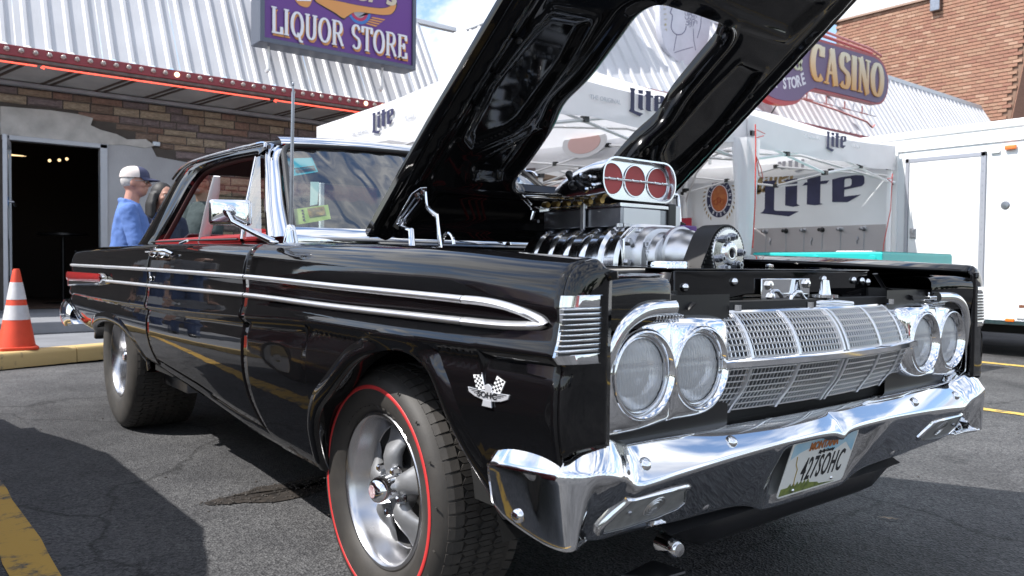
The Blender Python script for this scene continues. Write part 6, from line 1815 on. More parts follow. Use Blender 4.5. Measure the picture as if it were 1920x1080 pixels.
# ---- wheels
def make_wheel(name, tr, tw, rr, redline, lipd):
    """wheel with its axle along +Y (outer face at y=0 towards -Y), centred on the axle"""
    w = bpy.data.objects.new(name, None); COL.objects.link(w); w.parent = car
    mb = MB()
    sh = 0.020
    prof = [(rr+0.003, 0.004), (rr+0.012, -0.006), (rr+0.03, -0.016), (rr+(tr-rr)*0.52, -0.022), (rr+(tr-rr)*0.75, -0.017), (tr-0.020, -0.004), (tr-0.009, 0.012), (tr-0.004, 0.030), (tr-0.0065, 0.05), (tr-0.0065, tw-0.05), (tr-0.004, tw-0.03), (tr-0.012, tw-0.008), (tr-0.04, tw+0.01), (rr+0.01, tw+0.005), (rr, tw-0.02)]
    mb.lathe([(r, -h) for r, h in prof], (0, 0, 0), (0, -1, 0), 96)
    ty = mb.build('tyre', RUBBER, w, smooth=50)
    # tread: shoulder blocks and zig-zag centre ribs, one piece
    tb = MB()
    nb = 64
    for k in range(nb):
        a0 = 2*math.pi*k/nb; a1 = a0+2*math.pi/nb*0.80
        for (h0, h1, r1, sk, r0c) in ((0.004, 0.040, 0.0, 0.25, 0.014), (tw-0.040, tw-0.006, 0.0, -0.25, 0.014)):
            vs = []
            for (r, h) in ((tr-0.012, h0), (tr-0.0045, h0+0.014), (tr+0.0005, h1), (tr-0.014, h1), (tr-0.03, h0+0.002)):
                for a in (a0, a1):
                    aa = a+sk*(h-h0)
                    vs.append((r*math.cos(aa), h, r*math.sin(aa)))
            tb.add(vs, [(0, 1, 3, 2), (2, 3, 5, 4), (4, 5, 7, 6), (6, 7, 9, 8), (8, 9, 1, 0), (0, 2, 4, 6, 8), (1, 9, 7, 5, 3)])
        for j, hc in enumerate(np.linspace(0.062, tw-0.062, max(3, int(tw/0.045)-1))):
            off = (j % 2)*0.5*2*math.pi/nb
            for q in (0, 1):
                b0 = a0+off+q*math.pi/nb; b1 = b0+math.pi/nb*0.86
                hw = 0.0165
                z0 = 0.006 if q else -0.006
                vs = []
                for a, zz in ((b0, z0), (b1, -z0)):
                    for h in (hc-hw+zz, hc+hw+zz):
                        for r in (tr-0.009, tr+0.0005): vs.append((r*math.cos(a), h, r*math.sin(a)))
                tb.add(vs, [(1, 3, 7, 5), (0, 1, 5, 4), (2, 6, 7, 3), (0, 2, 3, 1), (4, 5, 7, 6)])
    t = tb.build('tread', RUBBER, w, smooth=None); t['kind'] = 'stuff'
    if redline:
        rr0 = rr+(tr-rr)*0.565
        mb = MB(); mb.lathe([(rr0-0.0055, 0.0218), (rr0-0.0045, 0.0232), (rr0+0.0035, 0.0230), (rr0+0.005, 0.0215)], (0, 0, 0), (0, -1, 0), 96); mb.build('red_stripe', REDLINE, w, smooth=60)
        for nm_, a_mid in (('BFGOODRICH', R(-42)),):
            s_ = MB()
            for i, ch in enumerate(nm_):
                a = a_mid - (i-4.5)*0.105
                rc = rr+(tr-rr)*0.80
                O = Vector((rc*math.cos(a), -0.0165, rc*math.sin(a)))
                text_mb(ch, 0.032, (O, (math.sin(a), 0, -math.cos(a)), (math.cos(a), 0, math.sin(a)), (0, -1, 0)), 0.0012, 0.0008, 0.8, mb=s_)
            s_.build('tyre_lettering', RUBBER, w, smooth=None)
        for k in range(18):
            a = 2*math.pi*k/18; rc = rr+(tr-rr)*0.78
            b = MB(); b.box((rc*math.cos(a), -0.0205, rc*math.sin(a)), (0.008, 0.003, 0.003), Matrix.Rotation(-a, 3, 'Y')); b.build('tyre_nub', RUBBER, w, smooth=None)
        for k in range(14):
            a = R(60+7*k); 
            b = MB(); 
            for dr in (0.02, 0.03): b.box(((rr+dr)*math.cos(a), -0.0125, (rr+dr)*math.sin(a)), (0.003, 0.002, 0.012), Matrix.Rotation(-a, 3, 'Y'))
            b.build('sidewall_rib', RUBBER, w, smooth=None)
    mb = MB()
    prof = [(rr-0.008, 0.010), (rr+0.002, 0.008), (rr+0.004, 0.0), (rr+0.001, -0.003), (rr-0.006, -0.003), (rr-0.012, 0.003), (rr-0.016, 0.014), (rr-0.019, 0.020), (rr-0.024, 0.04), (rr-0.030, lipd*0.75), (rr-0.035, lipd), (rr-0.039, lipd+0.004)]
    mb.lathe([(r, -h) for r, h in prof], (0, 0, 0), (0, -1, 0), 80)
    rim = mb.build('rim', MATS['machined_rim'], w, smooth=40)
    mb = MB(); mb.lathe([(rr-0.039, -(lipd+0.004)), (rr-0.038, -(lipd+0.03)), (rr-0.02, -(tw-0.02))], (0, 0, 0), (0, -1, 0), 64); mb.build('rim_barrel', MATS['rim_barrel'], w, smooth=40)
    mb = MB(); mb.lathe([(0.0, -(lipd+0.075)), (rr-0.03, -(lipd+0.08))], (0, 0, 0), (0, -1, 0), 48); mb.build('brake_drum', UNDER, w, smooth=40)
    # five flared spokes
    for k in range(5):
        a = R(90+72*k+18)
        er = Vector((math.cos(a), 0, math.sin(a))); et = Vector((-math.sin(a), 0, math.cos(a)))
        P = []
        for (r, hw, d, th) in ((0.035, 0.034, lipd-0.014, 0.030), (0.062, 0.030, lipd-0.020, 0.032), (0.085, 0.032, lipd-0.020, 0.032), (0.105, 0.038, lipd-0.014, 0.028), (0.125, 0.046, lipd-0.004, 0.022), (rr-0.052, 0.056, lipd+0.004, 0.016), (rr-0.036, 0.064, lipd+0.010, 0.009)):
            row = []
            for t in np.linspace(0, 2*math.pi, 14, endpoint=False):
                row.append(er*r+et*(hw*math.cos(t))+Vector((0, d-th*math.sin(t)*(1 if math.sin(t) > 0 else 0.4), 0)))
            P.append(row)
        mb = MB(); mb.grid([[tuple(p) for p in row] for row in P], cv=True); mb.build('spoke', GREYSPOKE, w, smooth=60)
    mb = MB(); mb.lathe([(0.062, -(lipd+0.01)), (0.062, -(lipd-0.022)), (0.055, -(lipd-0.028)), (0.040, -(lipd-0.030)), (0.0, -(lipd-0.03))], (0, 0, 0), (0, -1, 0), 30); mb.build('hub', SATIN, w, smooth=40)
    mb = MB(); mb.lathe([(0.0, 0.060), (0.018, 0.060), (0.027, 0.056), (0.035, 0.043), (0.039, 0.020), (0.041, 0.0), (0.044, -0.004), (0.044, -0.012)], (0, lipd-0.032, 0), (0, -1, 0), 28); cap = mb.build('hub_cap', CHROME, w, smooth=50)
    mb = MB(); mb.lathe([(0.0, 0.0), (0.017, 0.0)], (0, lipd-0.0926, 0), (0, -1, 0), 20); mb.build('cap_medallion', mat('maroon_enamel', (0.22, 0.02, 0.05), rough=0.3, coat=0.5, var=0.6, vscale=200, col2=(0.7, 0.65, 0.65)), w, smooth=None)
    for k in range(5):
        a = R(90+72*k+54)
        c = Vector((0.062*math.cos(a), lipd-0.030, 0.062*math.sin(a)))
        b = MB(); b.lathe([(0.014, 0), (0.014, 0.004), (0.011, 0.005), (0.0105, 0.022), (0.006, 0.026), (0.0, 0.026)], c, (0, -1, 0), 6); b.build('lug_nut', CHROME2, w, smooth=30)
    return w
mr_ = mat('machined_rim', (0.58, 0.58, 0.595), rough=0.24, metal=1.0, rvar=0.08, vscale=18)
mat('rim_barrel', (0.22, 0.22, 0.23), rough=0.45, metal=0.6)
fwheel = make_wheel('front_wheel', 0.326, 0.215, 0.2015, True, 0.066)
fwheel.location = (0.047, -0.820, 0.326); fwheel.rotation_euler = (0, R(14), 0)
rwheel = make_wheel('rear_wheel', 0.388, 0.32, 0.212, False, 0.11)
rwheel.location = (-2.86, -0.845, 0.388); rwheel.rotation_euler = (0, R(31), 0)
for w_, x, z in ((fwheel, 0.047, 0.326), (rwheel, -2.86, 0.388)):
    c = copy_tree(w_, car)
    c.location = (x, 0.820 if w_ is fwheel else 0.845, z)
    c.rotation_euler = (0, 0, math.pi)
mb = MB(); mb.cyl((-2.86, -0.7, 0.388), (-2.86, 0.7, 0.388), 0.05, 12); mb.cyl((0.047, -0.65, 0.30), (0.047, 0.65, 0.30), 0.03, 10); mb.build('axle', UNDER, car, smooth=60)
# wheel wells
for sg in (-1, 1):
    for xa, xb in ((-0.26, 0.62), (-3.46, -2.24)):
        m_ = MB(); m_.grid([[(lerp(xa, xb, t), sg*y, (0.36 if xa > -1 else 0.50)+(0.42 if xa > -1 else 0.27)*math.sin(t*math.pi)**0.6) for t in np.linspace(0, 1, 15)] for y in (0.50, 0.86)]); m_.build('wheel_well', UNDER, car, smooth=60)
# =================================================================== SIGNS
PURPLE = mat('sign_purple', (0.115, 0.030, 0.215), rough=0.35)
PURPLE2 = mat('sign_plum', (0.105, 0.060, 0.135), rough=0.45)
SIGNW = mat('sign_white', (0.72, 0.72, 0.76), rough=0.4)
SIGNO = mat('sign_orange', (0.62, 0.27, 0.075), rough=0.4)
SFRAME = mat('sign_frame_slate', (0.10, 0.115, 0.15), rough=0.45, metal=0.3)
GOLD = mat('sign_gold', (0.62, 0.40, 0.13), rough=0.4)
def ch(mb, name, m, parent, **k): return mb.build(name, m, parent, **k)
ls = thing('store_sign', 'purple framed box sign reading LIQUOR STORE on the white metal roof', 'sign')
X = -8.75
ch(MB().box((X-0.16, 3.355, 4.70), (0.32, 2.47, 1.52)), 'sign_box', SFRAME, ls, smooth=None, bevel=0.01)
ch(MB().box((X+0.003, 3.36, 4.715), (0.01, 2.33, 1.40)), 'sign_face', PURPLE, ls, smooth=None)
for y0, y1, z0, z1 in ((2.12, 4.59, 3.94, 4.005), (2.12, 4.59, 5.42, 5.46), (2.12, 2.185, 4.0, 5.42), (4.53, 4.59, 4.0, 5.42)):
    ch(MB().box((X+0.018, (y0+y1)/2, (z0+z1)/2), (0.04, y1-y0, z1-z0)), 'frame_rail', SFRAME, ls, smooth=None, bevel=0.004)
fr = ((X+0.010, 3.36, 4.265), (0, 1, 0), (0, 0, 1), (1, 0, 0))
ch(serif_word('LIQUOR STORE', 0.36, fr, 0.17, 0.07, 0.010, fit=2.16, shift=(0.022, -0.028)), 'letter_shadow', SIGNO, ls, smooth=None)
ch(serif_word('LIQUOR STORE', 0.36, fr, 0.17, 0.07, 0.018, fit=2.16, lift=0.012), 'lettering', SIGNW, ls, smooth=None)
def arcp(pts): return [tuple(p) for p in catmull([np.array(p) for p in pts], 5, closed=True)]
sfr = ((X+0.010, 0, 0), (0, 1, 0), (0, 0, 1), (1, 0, 0))
swoosh = arcp([(2.93, 4.66), (3.05, 4.71), (3.25, 4.73), (3.6, 4.74), (3.95, 4.77), (4.12, 4.83), (4.20, 4.92), (4.24, 4.86), (4.16, 4.73), (3.98, 4.68), (3.75, 4.66), (3.55, 4.63), (3.42, 4.54), (3.36, 4.505), (3.22, 4.56)])
big = [((p[0]-3.5)*1.03+3.5, (p[1]-4.68)*1.12+4.68) for p in swoosh]
ch(poly_mb([big], sfr, 1, 0.004), 'logo_outline', PBLK, ls, smooth=None)
ch(poly_mb([swoosh], sfr, 1, 0.008), 'logo_swoosh', SIGNO, ls, smooth=None)
ch(poly_mb([arcp([(2.62, 4.62), (2.70, 4.55), (2.82, 4.55), (2.88, 4.66), (2.90, 4.82), (2.80, 4.90), (2.66, 4.86), (2.60, 4.74)])], sfr, 1, 0.006), 'logo_ball', SIGNO, ls, smooth=None)
for k in range(3):
    ch(poly_mb([[(2.65+0.02*k, 4.60+0.07*k), (2.86, 4.64+0.07*k), (2.86, 4.665+0.07*k), (2.64+0.02*k, 4.625+0.07*k)]], ((X+0.018, 0, 0), (0, 1, 0), (0, 0, 1), (1, 0, 0)), 1, 0.003), 'ball_stripe', SIGNW, ls, smooth=None)
for k, (m_, r) in enumerate(((mat('sign_blue', (0.04, 0.16, 0.45), rough=0.4), 0.19), (mat('sign_crimson', (0.42, 0.02, 0.09), rough=0.4), 0.145), (mat('sign_grey', (0.30, 0.30, 0.33), rough=0.4), 0.10))):
    ch(poly_mb([[(3.55, 4.64)]+[(3.62+r*math.cos(a), 4.66+r*math.sin(a)) for a in np.linspace(R(200), R(358), 12)]+[(3.80, 4.66)]], ((X+0.010+0.0005*k, 0, 0), (0, 1, 0), (0, 0, 1), (1, 0, 0)), 1, 0.002+0.001*k), 'logo_arc', m_, ls, smooth=None)
for k in range(4):
    ch(poly_mb([[(3.84-0.03*k, 4.62-0.035*k), (4.06-0.045*k, 4.625-0.04*k), (4.03-0.045*k, 4.605-0.04*k), (3.82-0.03*k, 4.60-0.035*k)]], sfr, 1, 0.006), 'logo_bar', SIGNO, ls, smooth=None)
# upper script name, only its feet show in the picture
ch(text_mb('Miller s', 0.42, ((X+0.016, 3.55, 4.95), (0, 1, 0.07), (0, 0, 1), (1, 0, 0)), 0.008, 0.012, 1.1, shear=0.25), 'script_lettering', mat('sign_script', (0.55, 0.48, 0.36), rough=0.4), ls, smooth=None)
for y in (2.31, 4.10):
    ch(MB().cyl((-8.90, y, 4.0), (-8.90, y, 3.62), 0.018, 8).cyl((-8.90, y, 3.62), (-8.96, y, 3.60), 0.028, 8), 'sign_strut', WHITE, ls, smooth=40)
# casino sign: long rounded board with a bulge low on the left, red rim, neon supports
cs = thing('casino_sign', 'plum roadside sign board reading CASINO in gold on the right-hand roof', 'sign')
X = -5.25
CO = [(9.9, 4.72), (11.9, 4.78), (12.15, 4.78), (12.42, 4.70), (12.60, 4.50), (12.64, 4.33), (12.58, 4.13), (12.42, 3.97), (12.2, 3.91), (11.8, 3.90), (10.3, 3.87), (10.05, 3.84), (9.85, 3.74), (9.6, 3.57), (9.2, 3.50), (8.8, 3.52), (8.3, 3.70), (8.1, 4.1), (8.2, 4.5), (8.6, 4.70)]
co = [tuple(p) for p in catmull([np.array(p) for p in CO], 4, closed=True)]
def cscale(k, cx=10.4, cz=4.25): 
    return [(p[0]-(p[0]-cx)/abs(p[0]-cx+1e-9)*k*min(1, abs(p[0]-cx)/0.5), cz+(p[1]-cz)*(1-k/0.45)) for p in co]
mb = MB(); mb.prism([(X-0.11, p[0], p[1]) for p in co], (0.11, 0, 0)); ch(mb, 'sign_body', mat('sign_red_rim', (0.33, 0.030, 0.035), rough=0.4), cs, smooth=30)
mb = MB(); mb.prism([(X, p[0], p[1]) for p in cscale(0.045)], (0.012, 0, 0)); ch(mb, 'sign_face', PURPLE2, cs, smooth=30)
fr = ((X+0.012, 11.20, 4.33), (0, 1, 0.015), (0, 0, 1), (1, 0, 0))
def gradient_gold():
    m = mat('gold_gradient', (0.6, 0.4, 0.13), rough=0.4); nt = m.node_tree; b = nt.nodes['Principled BSDF']
    tc = nt.nodes.new('ShaderNodeTexCoord'); sp = nt.nodes.new('ShaderNodeSeparateXYZ'); nt.links.new(tc.outputs['Object'], sp.inputs[0])
    mr = nt.nodes.new('ShaderNodeMapRange'); mr.inputs['From Min'].default_value = 4.05; mr.inputs['From Max'].default_value = 4.6; nt.links.new(sp.outputs['Z'], mr.inputs[0])
    r = nt.nodes.new('ShaderNodeValToRGB'); r.color_ramp.elements[0].color = (0.55, 0.27, 0.06, 1); r.color_ramp.elements[1].color = (0.62, 0.55, 0.40, 1)
    nt.links.new(mr.outputs[0], r.inputs[0]); nt.links.new(r.outputs[0], b.inputs['Base Color']); return m
ch(serif_word('CASINO', 0.60, fr, 0.27, 0.09, 0.02, fit=2.45), 'lettering', gradient_gold(), cs, smooth=None)
ch(serif_word('&', 0.34, ((X+0.012, 9.62, 4.28), (0, 1, 0), (0, 0, 1), (1, 0, 0)), 0.16, 0.08, 0.02), 'ampersand', mat('pale_olive', (0.42, 0.42, 0.30), rough=0.5), cs, smooth=None)
mb = MB()
for i, c_ in enumerate('LIQUOR STORE'):
    t = (i-5.5)/5.5
    y = 9.05+t*0.72; z = 3.84+0.16*abs(t)**2-0.02
    text_mb(c_, 0.24, ((X+0.0125, y, z), (0, 1, 0.45*t), (0, -0.45*t, 1), (1, 0, 0)), 0.006, 0.006, 0.8, mb=mb)
ch(mb, 'arched_lettering', mat('pale_lilac', (0.55, 0.53, 0.58), rough=0.5), cs, smooth=None)['kind'] = 'stuff'
PINK = mat('pink_tube', (0.55, 0.20, 0.19), rough=0.4)
ch(MB().tube([(X+0.02, 9.4, 4.86), (X+0.02, 10.4, 4.87), (X+0.02, 11.9, 4.86), (X+0.02, 12.3, 4.80)], 0.022, 8).tube([(X-0.1, 9.4, 4.85), (X-0.1, 12.2, 4.86)], 0.03, 8), 'neon_outline', PINK, cs, smooth=60)
for k in range(9):
    y = 9.7+0.30*k
    ch(MB().cyl((X-0.05, y, 3.84), (X-0.05, y, 3.70), 0.012, 6).cyl((X-0.06, y-0.15, 3.72), (X-0.02, y+0.14, 3.70), 0.010, 6), 'neon_stand', PINK if k % 2 else SIGNW, cs, smooth=60)
ch(MB().tube([(X-0.1, 9.6, 3.73), (X-0.08, 11.0, 3.66), (X-0.06, 12.0, 3.58), (X-0.06, 12.2, 3.50), (X-0.06, 12.28, 3.56)], 0.016, 6), 'neon_tube_run', PINK, cs, smooth=60)
ch(MB().tube([(X-0.1, 9.3, 3.6), (X-0.3, 9.35, 3.4), (X-0.35, 9.3, 3.1)], 0.012, 6), 'hanging_cable', BLACK2, cs, smooth=60)
ch(MB().box((X-0.6, 9.2, 4.2), (0.7, 0.06, 0.06)).box((X-0.6, 12.0, 4.2), (0.7, 0.06, 0.06)), 'sign_bracket', ZINC, cs, smooth=None)
# faded shield-shaped board with a line drawing
hb = thing('faded_board', 'pale faded shield-shaped board with a line-drawn profile on the metal roof', 'sign')
X = -6.02
HO_ = [(7.16, 5.35), (7.17, 4.7), (7.2, 4.46), (7.32, 4.22), (7.55, 4.07), (7.84, 4.05), (8.12, 4.18), (8.28, 4.40), (8.36, 4.65), (8.38, 5.0), (8.38, 5.35)]
mb = MB(); mb.prism([(X-0.1, p[0], p[1]) for p in HO_[:1]+[tuple(q) for q in catmull([np.array(p) for p in HO_[1:-1]], 4)]+HO_[-1:]], (0.1, 0, 0)); ch(mb, 'board', mat('faded_blue_white', (0.50, 0.51, 0.58), rough=0.5, var=0.15, vscale=4), hb, smooth=30, bevel=0.01)
INK = mat('faded_ink', (0.18, 0.18, 0.25), rough=0.6)
def line(pts, r=0.006, name='drawn_line'):
    p = catmull([np.array((X+0.002, a, b)) for a, b in pts], 5); ch(MB().tube(p, r, 5), name, INK, hb, smooth=60)
line([(7.48, 4.98), (7.46, 4.88), (7.42, 4.79), (7.41, 4.75), (7.45, 4.73), (7.45, 4.66), (7.44, 4.62), (7.43, 4.55), (7.47, 4.49), (7.56, 4.46), (7.68, 4.49), (7.76, 4.56), (7.78, 4.63)], 0.008)
line([(7.56, 4.45), (7.53, 4.34), (7.50, 4.20)]); line([(7.95, 4.62), (7.97, 4.45), (8.02, 4.30)]); line([(8.14, 5.0), (8.13, 4.72), (8.05, 4.5)])
line([(7.52, 4.18), (7.7, 4.25), (7.95, 4.34)])
for k in range(14):
    a = k*1.9; y = 7.88+0.12*math.cos(a)*(0.5+0.04*k); z = 4.78+0.13*math.sin(a)*(0.5+0.04*k)
    line([(y+0.05*math.cos(t+a), z+0.04*math.sin(t*1.3+a)) for t in np.linspace(0, 4.2, 6)], 0.004, 'drawn_curl')
mb = MB()
for i, c_ in enumerate('Miller'):
    text_mb(c_, 0.085, ((X+0.003, 7.265+0.01*i, 4.86-i*0.075), (0, 0.25, -0.97), (0, 0.97, 0.25), (1, 0, 0)), 0.004, 0.001, 1.0, mb=mb)
ch(mb, 'board_lettering', mat('faded_gold', (0.42, 0.38, 0.24), rough=0.6), hb, smooth=None)

# =================================================================== CANOPIES
TENT = fabric_mat('tent_fabric', (0.86, 0.86, 0.875), 0.45)
NAVY = mat('navy_ink', (0.028, 0.030, 0.085), rough=0.6, var=0.3)
GREYINK = mat('grey_ink', (0.50, 0.51, 0.54), rough=0.7)
GHOST = mat('show_through_ink', (0.36, 0.35, 0.38), rough=0.8)
TUBE = mat('white_tube', (0.80, 0.80, 0.81), rough=0.6)
GOLDINK = mat('gold_ink', (0.34, 0.23, 0.10), rough=0.6, var=0.2)
def canopy(label, x0, x1, y0, y1, zb0, zt, peak):
    t = thing('canopy_tent', label, 'tent', (0, 0, 0), 0, 'white pop-up canopies in front of the store')
    N_ = 16
    def edge(a, b):
        return [np.array(a)*(1-k/N_)+np.array(b)*(k/N_) for k in range(N_+1)]
    cor = [(x1, y0), (x1, y1), (x0, y1), (x0, y0)]
    nm = ((1, 0), (0, 1), (-1, 0), (0, -1))
    for i in range(4):
        a, b = cor[i], cor[(i+1) % 4]
        zb = zb0+(0.07 if i == 1 else 0.0)
        P = []
        for k, q in enumerate(edge(a, b)):
            sag = 0.05*math.sin(k/N_*math.pi)
            rip = 0.003*math.sin(k*2.3+i)
            P.append([(q[0]+nm[i][0]*(rip*1.6+0.006), q[1]+nm[i][1]*(rip*1.6+0.006), zb-0.012*math.sin(k*1.1)), (q[0]+nm[i][0]*rip, q[1]+nm[i][1]*rip, (zb+zt)/2-sag*0.5), (q[0], q[1], zt-sag)])
        mb = MB(); mb.grid(P); mb.build('valance', TENT, t, smooth=70)
        # roof slope, slightly hollow
        Q = []
        pk = np.array(((x0+x1)/2, (y0+y1)/2))
        for v in np.linspace(0, 1, 9):
            row = []
            for k, q in enumerate(edge(a, b)):
                p = q*(1-v)+pk*v
                z = zt-0.05*math.sin(k/N_*math.pi)*(1-v)+(peak-zt)*v**1.12+0.012*math.sin(k*1.7+v*9)*(v*(1-v))*4
                row.append((p[0], p[1], z))
            Q.append(row)
        mb = MB(); mb.grid(Q); mb.build('roof_slope', TENT, t, smooth=70)
        # scissor truss under the edge
        seg = 2
        for s in range(seg):
            pa = np.array(a)*(1-s/seg)+np.array(b)*(s/seg); pb = np.array(a)*(1-(s+1)/seg)+np.array(b)*((s+1)/seg)
            for za, zb_ in ((zb+0.10, zb-0.13), (zb-0.13, zb+0.12)):
                m_ = MB(); m_.tube([(pa[0]-nm[i][0]*0.05, pa[1]-nm[i][1]*0.05, za), (pb[0]-nm[i][0]*0.05, pb[1]-nm[i][1]*0.05, zb_)], 0.014, 4); m_.build('truss_bar', TUBE, t, smooth=None)
            for p_, zz in ((pb, zb-0.13), (pb, zb+0.12), ((pa+pb)/2, zb)):
                m_ = MB(); m_.box((p_[0]-nm[i][0]*0.05, p_[1]-nm[i][1]*0.05, zz), (0.05, 0.05, 0.045)); m_.build('truss_joint', BLACK2, t, smooth=None)
        # leg
        m_ = MB(); m_.box((a[0]-np.sign(a[0]-pk[0])*0.04, a[1]-np.sign(a[1]-pk[1])*0.04, zt/2), (0.045, 0.045, zt)); m_.build('leg', TUBE, t, smooth=None, bevel=0.006)
        m_ = MB(); m_.box((a[0]-np.sign(a[0]-pk[0])*0.04, a[1]-np.sign(a[1]-pk[1])*0.04, zb-0.02), (0.07, 0.07, 0.06)); m_.build('leg_bracket', BLACK2, t, smooth=None)
        # inner spokes to the peak hub
        m_ = MB(); m_.tube([(a[0], a[1], zb-0.20), ((a[0]+pk[0])/2, (a[1]+pk[1])/2, zb+0.12), (pk[0], pk[1], zb+0.18)], 0.014, 4); m_.build('truss_bar', TUBE, t, smooth=None)
    zb = zb0
    m_ = MB(); m_.tube([(pk[0], pk[1], zb+0.1), (pk[0], pk[1], peak-0.03)], 0.02, 6); m_.build('peak_pole', TUBE, t, smooth=60)
    return t
ZB, ZT = 2.05, 2.36
ta = canopy('white pop-up canopy nearest the raised hood, its side valance rising to the right', -5.95, -2.50, 1.70, 4.36, ZB+0.0, ZT, 3.05)
tb = canopy('white pop-up canopy between the draped post and the white trailer', -5.55, -2.50, 4.40, 7.25, ZB, ZT-0.02, 2.95)
def lite(parent, O, U, h, name='valance_lettering', m=NAVY, depth=0.004, N=None):
    U = Vector(U); N = Vector(N); fr = (O, U, (0, 0, 1), N)
    ch(poly_mb([[(p[0]*0.80, p[1]) for p in pl] for pl in LITE], fr, h, depth), name, m, parent, smooth=None)
lite(ta, (-4.70, 1.686, 2.115), (1, 0, 0), 0.205, N=(0, -1, 0))
ch(text_mb('THE ORIGINAL', 0.05, ((-4.95, 1.687, 2.17), (1, 0, 0), (0, 0, 1), (0, -1, 0)), 0.003, 0, 1.0), 'valance_small_print', GREYINK, ta, smooth=None)
ch(text_mb('PILSNER', 0.05, ((-4.03, 1.687, 2.19), (1, 0, 0), (0, 0, 1), (0, -1, 0)), 0.003, 0, 1.0), 'valance_small_print', GREYINK, ta, smooth=None)
lite(ta, (-2.484, 2.78, 2.13), (0, 1, 0), 0.215, N=(1, 0, 0))
ch(text_mb('THE ORIGINAL', 0.05, ((-2.484, 2.52, 2.21), (0, 1, 0), (0, 0, 1), (1, 0, 0)), 0.003, 0, 1.0), 'valance_small_print', GREYINK, ta, smooth=None)
lite(tb, (-2.484, 5.72, 2.135), (0, 1, 0), 0.20, N=(1, 0, 0))
ch(text_mb('THE ORIGINAL', 0.045, ((-2.484, 5.45, 2.24), (0, 1, 0), (0, 0, 1), (1, 0, 0)), 0.003, 0, 1.0), 'valance_small_print', GREYINK, tb, smooth=None)
ch(text_mb('PILSNER', 0.045, ((-2.484, 6.32, 2.24), (0, 1, 0), (0, 0, 1), (1, 0, 0)), 0.003, 0, 1.0), 'valance_small_print', GREYINK, tb, smooth=None)
# printing on the far valances showing through backwards
lite(tb, (-3.62, 7.225, 2.14), (-1, 0, 0), 0.20, 'reversed_lettering', GHOST, 0.003, N=(0, -1, 0))
def lite_rev(): pass
for k, (r, m_) in enumerate(((0.30, mat('faded_ring_print', (0.64, 0.64, 0.66), rough=0.8)), (0.22, mat('faded_red_print', (0.60, 0.40, 0.38), rough=0.8)))):
    mb = MB(); mb.prism([(-4.55+r*1.5*math.cos(a)*0.8, 4.28-0.02-0.004*k, 2.30+r*0.55*math.sin(a)) for a in np.linspace(0, 2*math.pi, 28, endpoint=False)], (0, -0.004, 0)); ch(mb, 'roof_emblem_print', m_, ta, smooth=None)
# checked printing near the shared corner
for k in range(4):
    mb = MB(); mb.prism([(-2.72-0.06*k, 4.62+0.16*k, 2.475+0.02*k), (-2.72-0.06*k, 4.74+0.16*k, 2.465+0.02*k), (-2.78-0.06*k, 4.74+0.16*k, 2.51+0.02*k), (-2.78-0.06*k, 4.62+0.16*k, 2.52+0.02*k)], (0.003, 0, 0.006)); ch(mb, 'roof_check_print', GHOST, tb, smooth=None)
# curtain tied round the shared post with red cord
cu = thing('tied_curtain', 'white cloth curtain tied with red cord round the shared canopy post', 'curtain')
P = []
for z in np.linspace(2.10, 0.0, 22):
    w = lerp(0.075, 0.155, max(0, (z-1.0)/1.1)) if z > 1.0 else 0.075
    row = []
    for k in range(20):
        a = 2*math.pi*k/20
        f = 1+0.14*math.sin(5*a+z*2)+0.05*math.sin(9*a)
        row.append((-2.48+0.6*w*f*math.cos(a), 4.335+w*f*math.sin(a), z))
    P.append(row)
mb = MB(); mb.grid(P, cv=True); ch(mb, 'cloth', TENT, cu, smooth=70)
REDC = mat('red_cord', (0.50, 0.05, 0.04), rough=0.7)
ch(MB().tube([(-2.37, 4.32, 2.22), (-2.365, 4.325, 2.05), (-2.365, 4.33, 1.85), (-2.37, 4.34, 1.5), (-2.40, 4.36, 1.1)], 0.006, 5).tube([(-2.36, 4.33, 1.93), (-2.355, 4.40, 1.83), (-2.36, 4.44, 1.74), (-2.36, 4.38, 1.76), (-2.36, 4.33, 1.92)], 0.004, 5).tube([(-2.36, 4.33, 2.17), (-2.36, 4.46, 2.15)], 0.004, 4).tube([(-2.36, 4.33, 2.10), (-2.36, 4.44, 2.13)], 0.004, 4), 'cord', REDC, cu, smooth=60)
ch(MB().tube([(-2.42, 7.02, 2.0), (-2.42, 7.0, 1.6), (-2.44, 6.9, 1.2), (-2.44, 6.86, 0.9)], 0.005, 5).tube([(-2.42, 7.02, 1.95), (-2.42, 6.90, 1.93), (-2.42, 7.0, 1.90)], 0.005, 5), 'cord', REDC, tb, smooth=60)

# =================================================================== BEER TRAILER
tr = thing('white_trailer', 'white box trailer with a side door and large Lite lettering in the canopy shade', 'trailer', (-2.0, 8.6, 0))
TOF = Vector((2.0, -8.6, 0))
def tp(mb, name, m, parent=None, **k):
    o = mb.build(name, m, None, **k)
    if parent is None: o.parent = tr; o.matrix_parent_inverse = Matrix.Translation(TOF)
    else: o.parent = parent
    return o
Y = 7.35
TRW = mat('trailer_white', (0.74, 0.75, 0.76), rough=0.28, var=0.07, vscale=1.3, bump=0.04, bscale=2.5, bdist=0.02)
tp(MB().box((-2.1, Y+1.2, 1.40), (8.2, 2.4, 2.06)), 'body', TRW, smooth=None, bevel=0.02)
tp(MB().box((-2.1, Y+1.2, 2.455), (8.26, 2.46, 0.09)), 'roof_edge', WHITE, smooth=None, bevel=0.02)
tp(MB().box((-2.1, Y-0.006, 2.35), (8.22, 0.02, 0.15)), 'upper_trim', WHITE, smooth=None, bevel=0.004)
tp(MB().box((-2.1, Y-0.004, 0.375), (8.22, 0.03, 0.05)), 'lower_trim', ZINC, smooth=None, bevel=0.004)
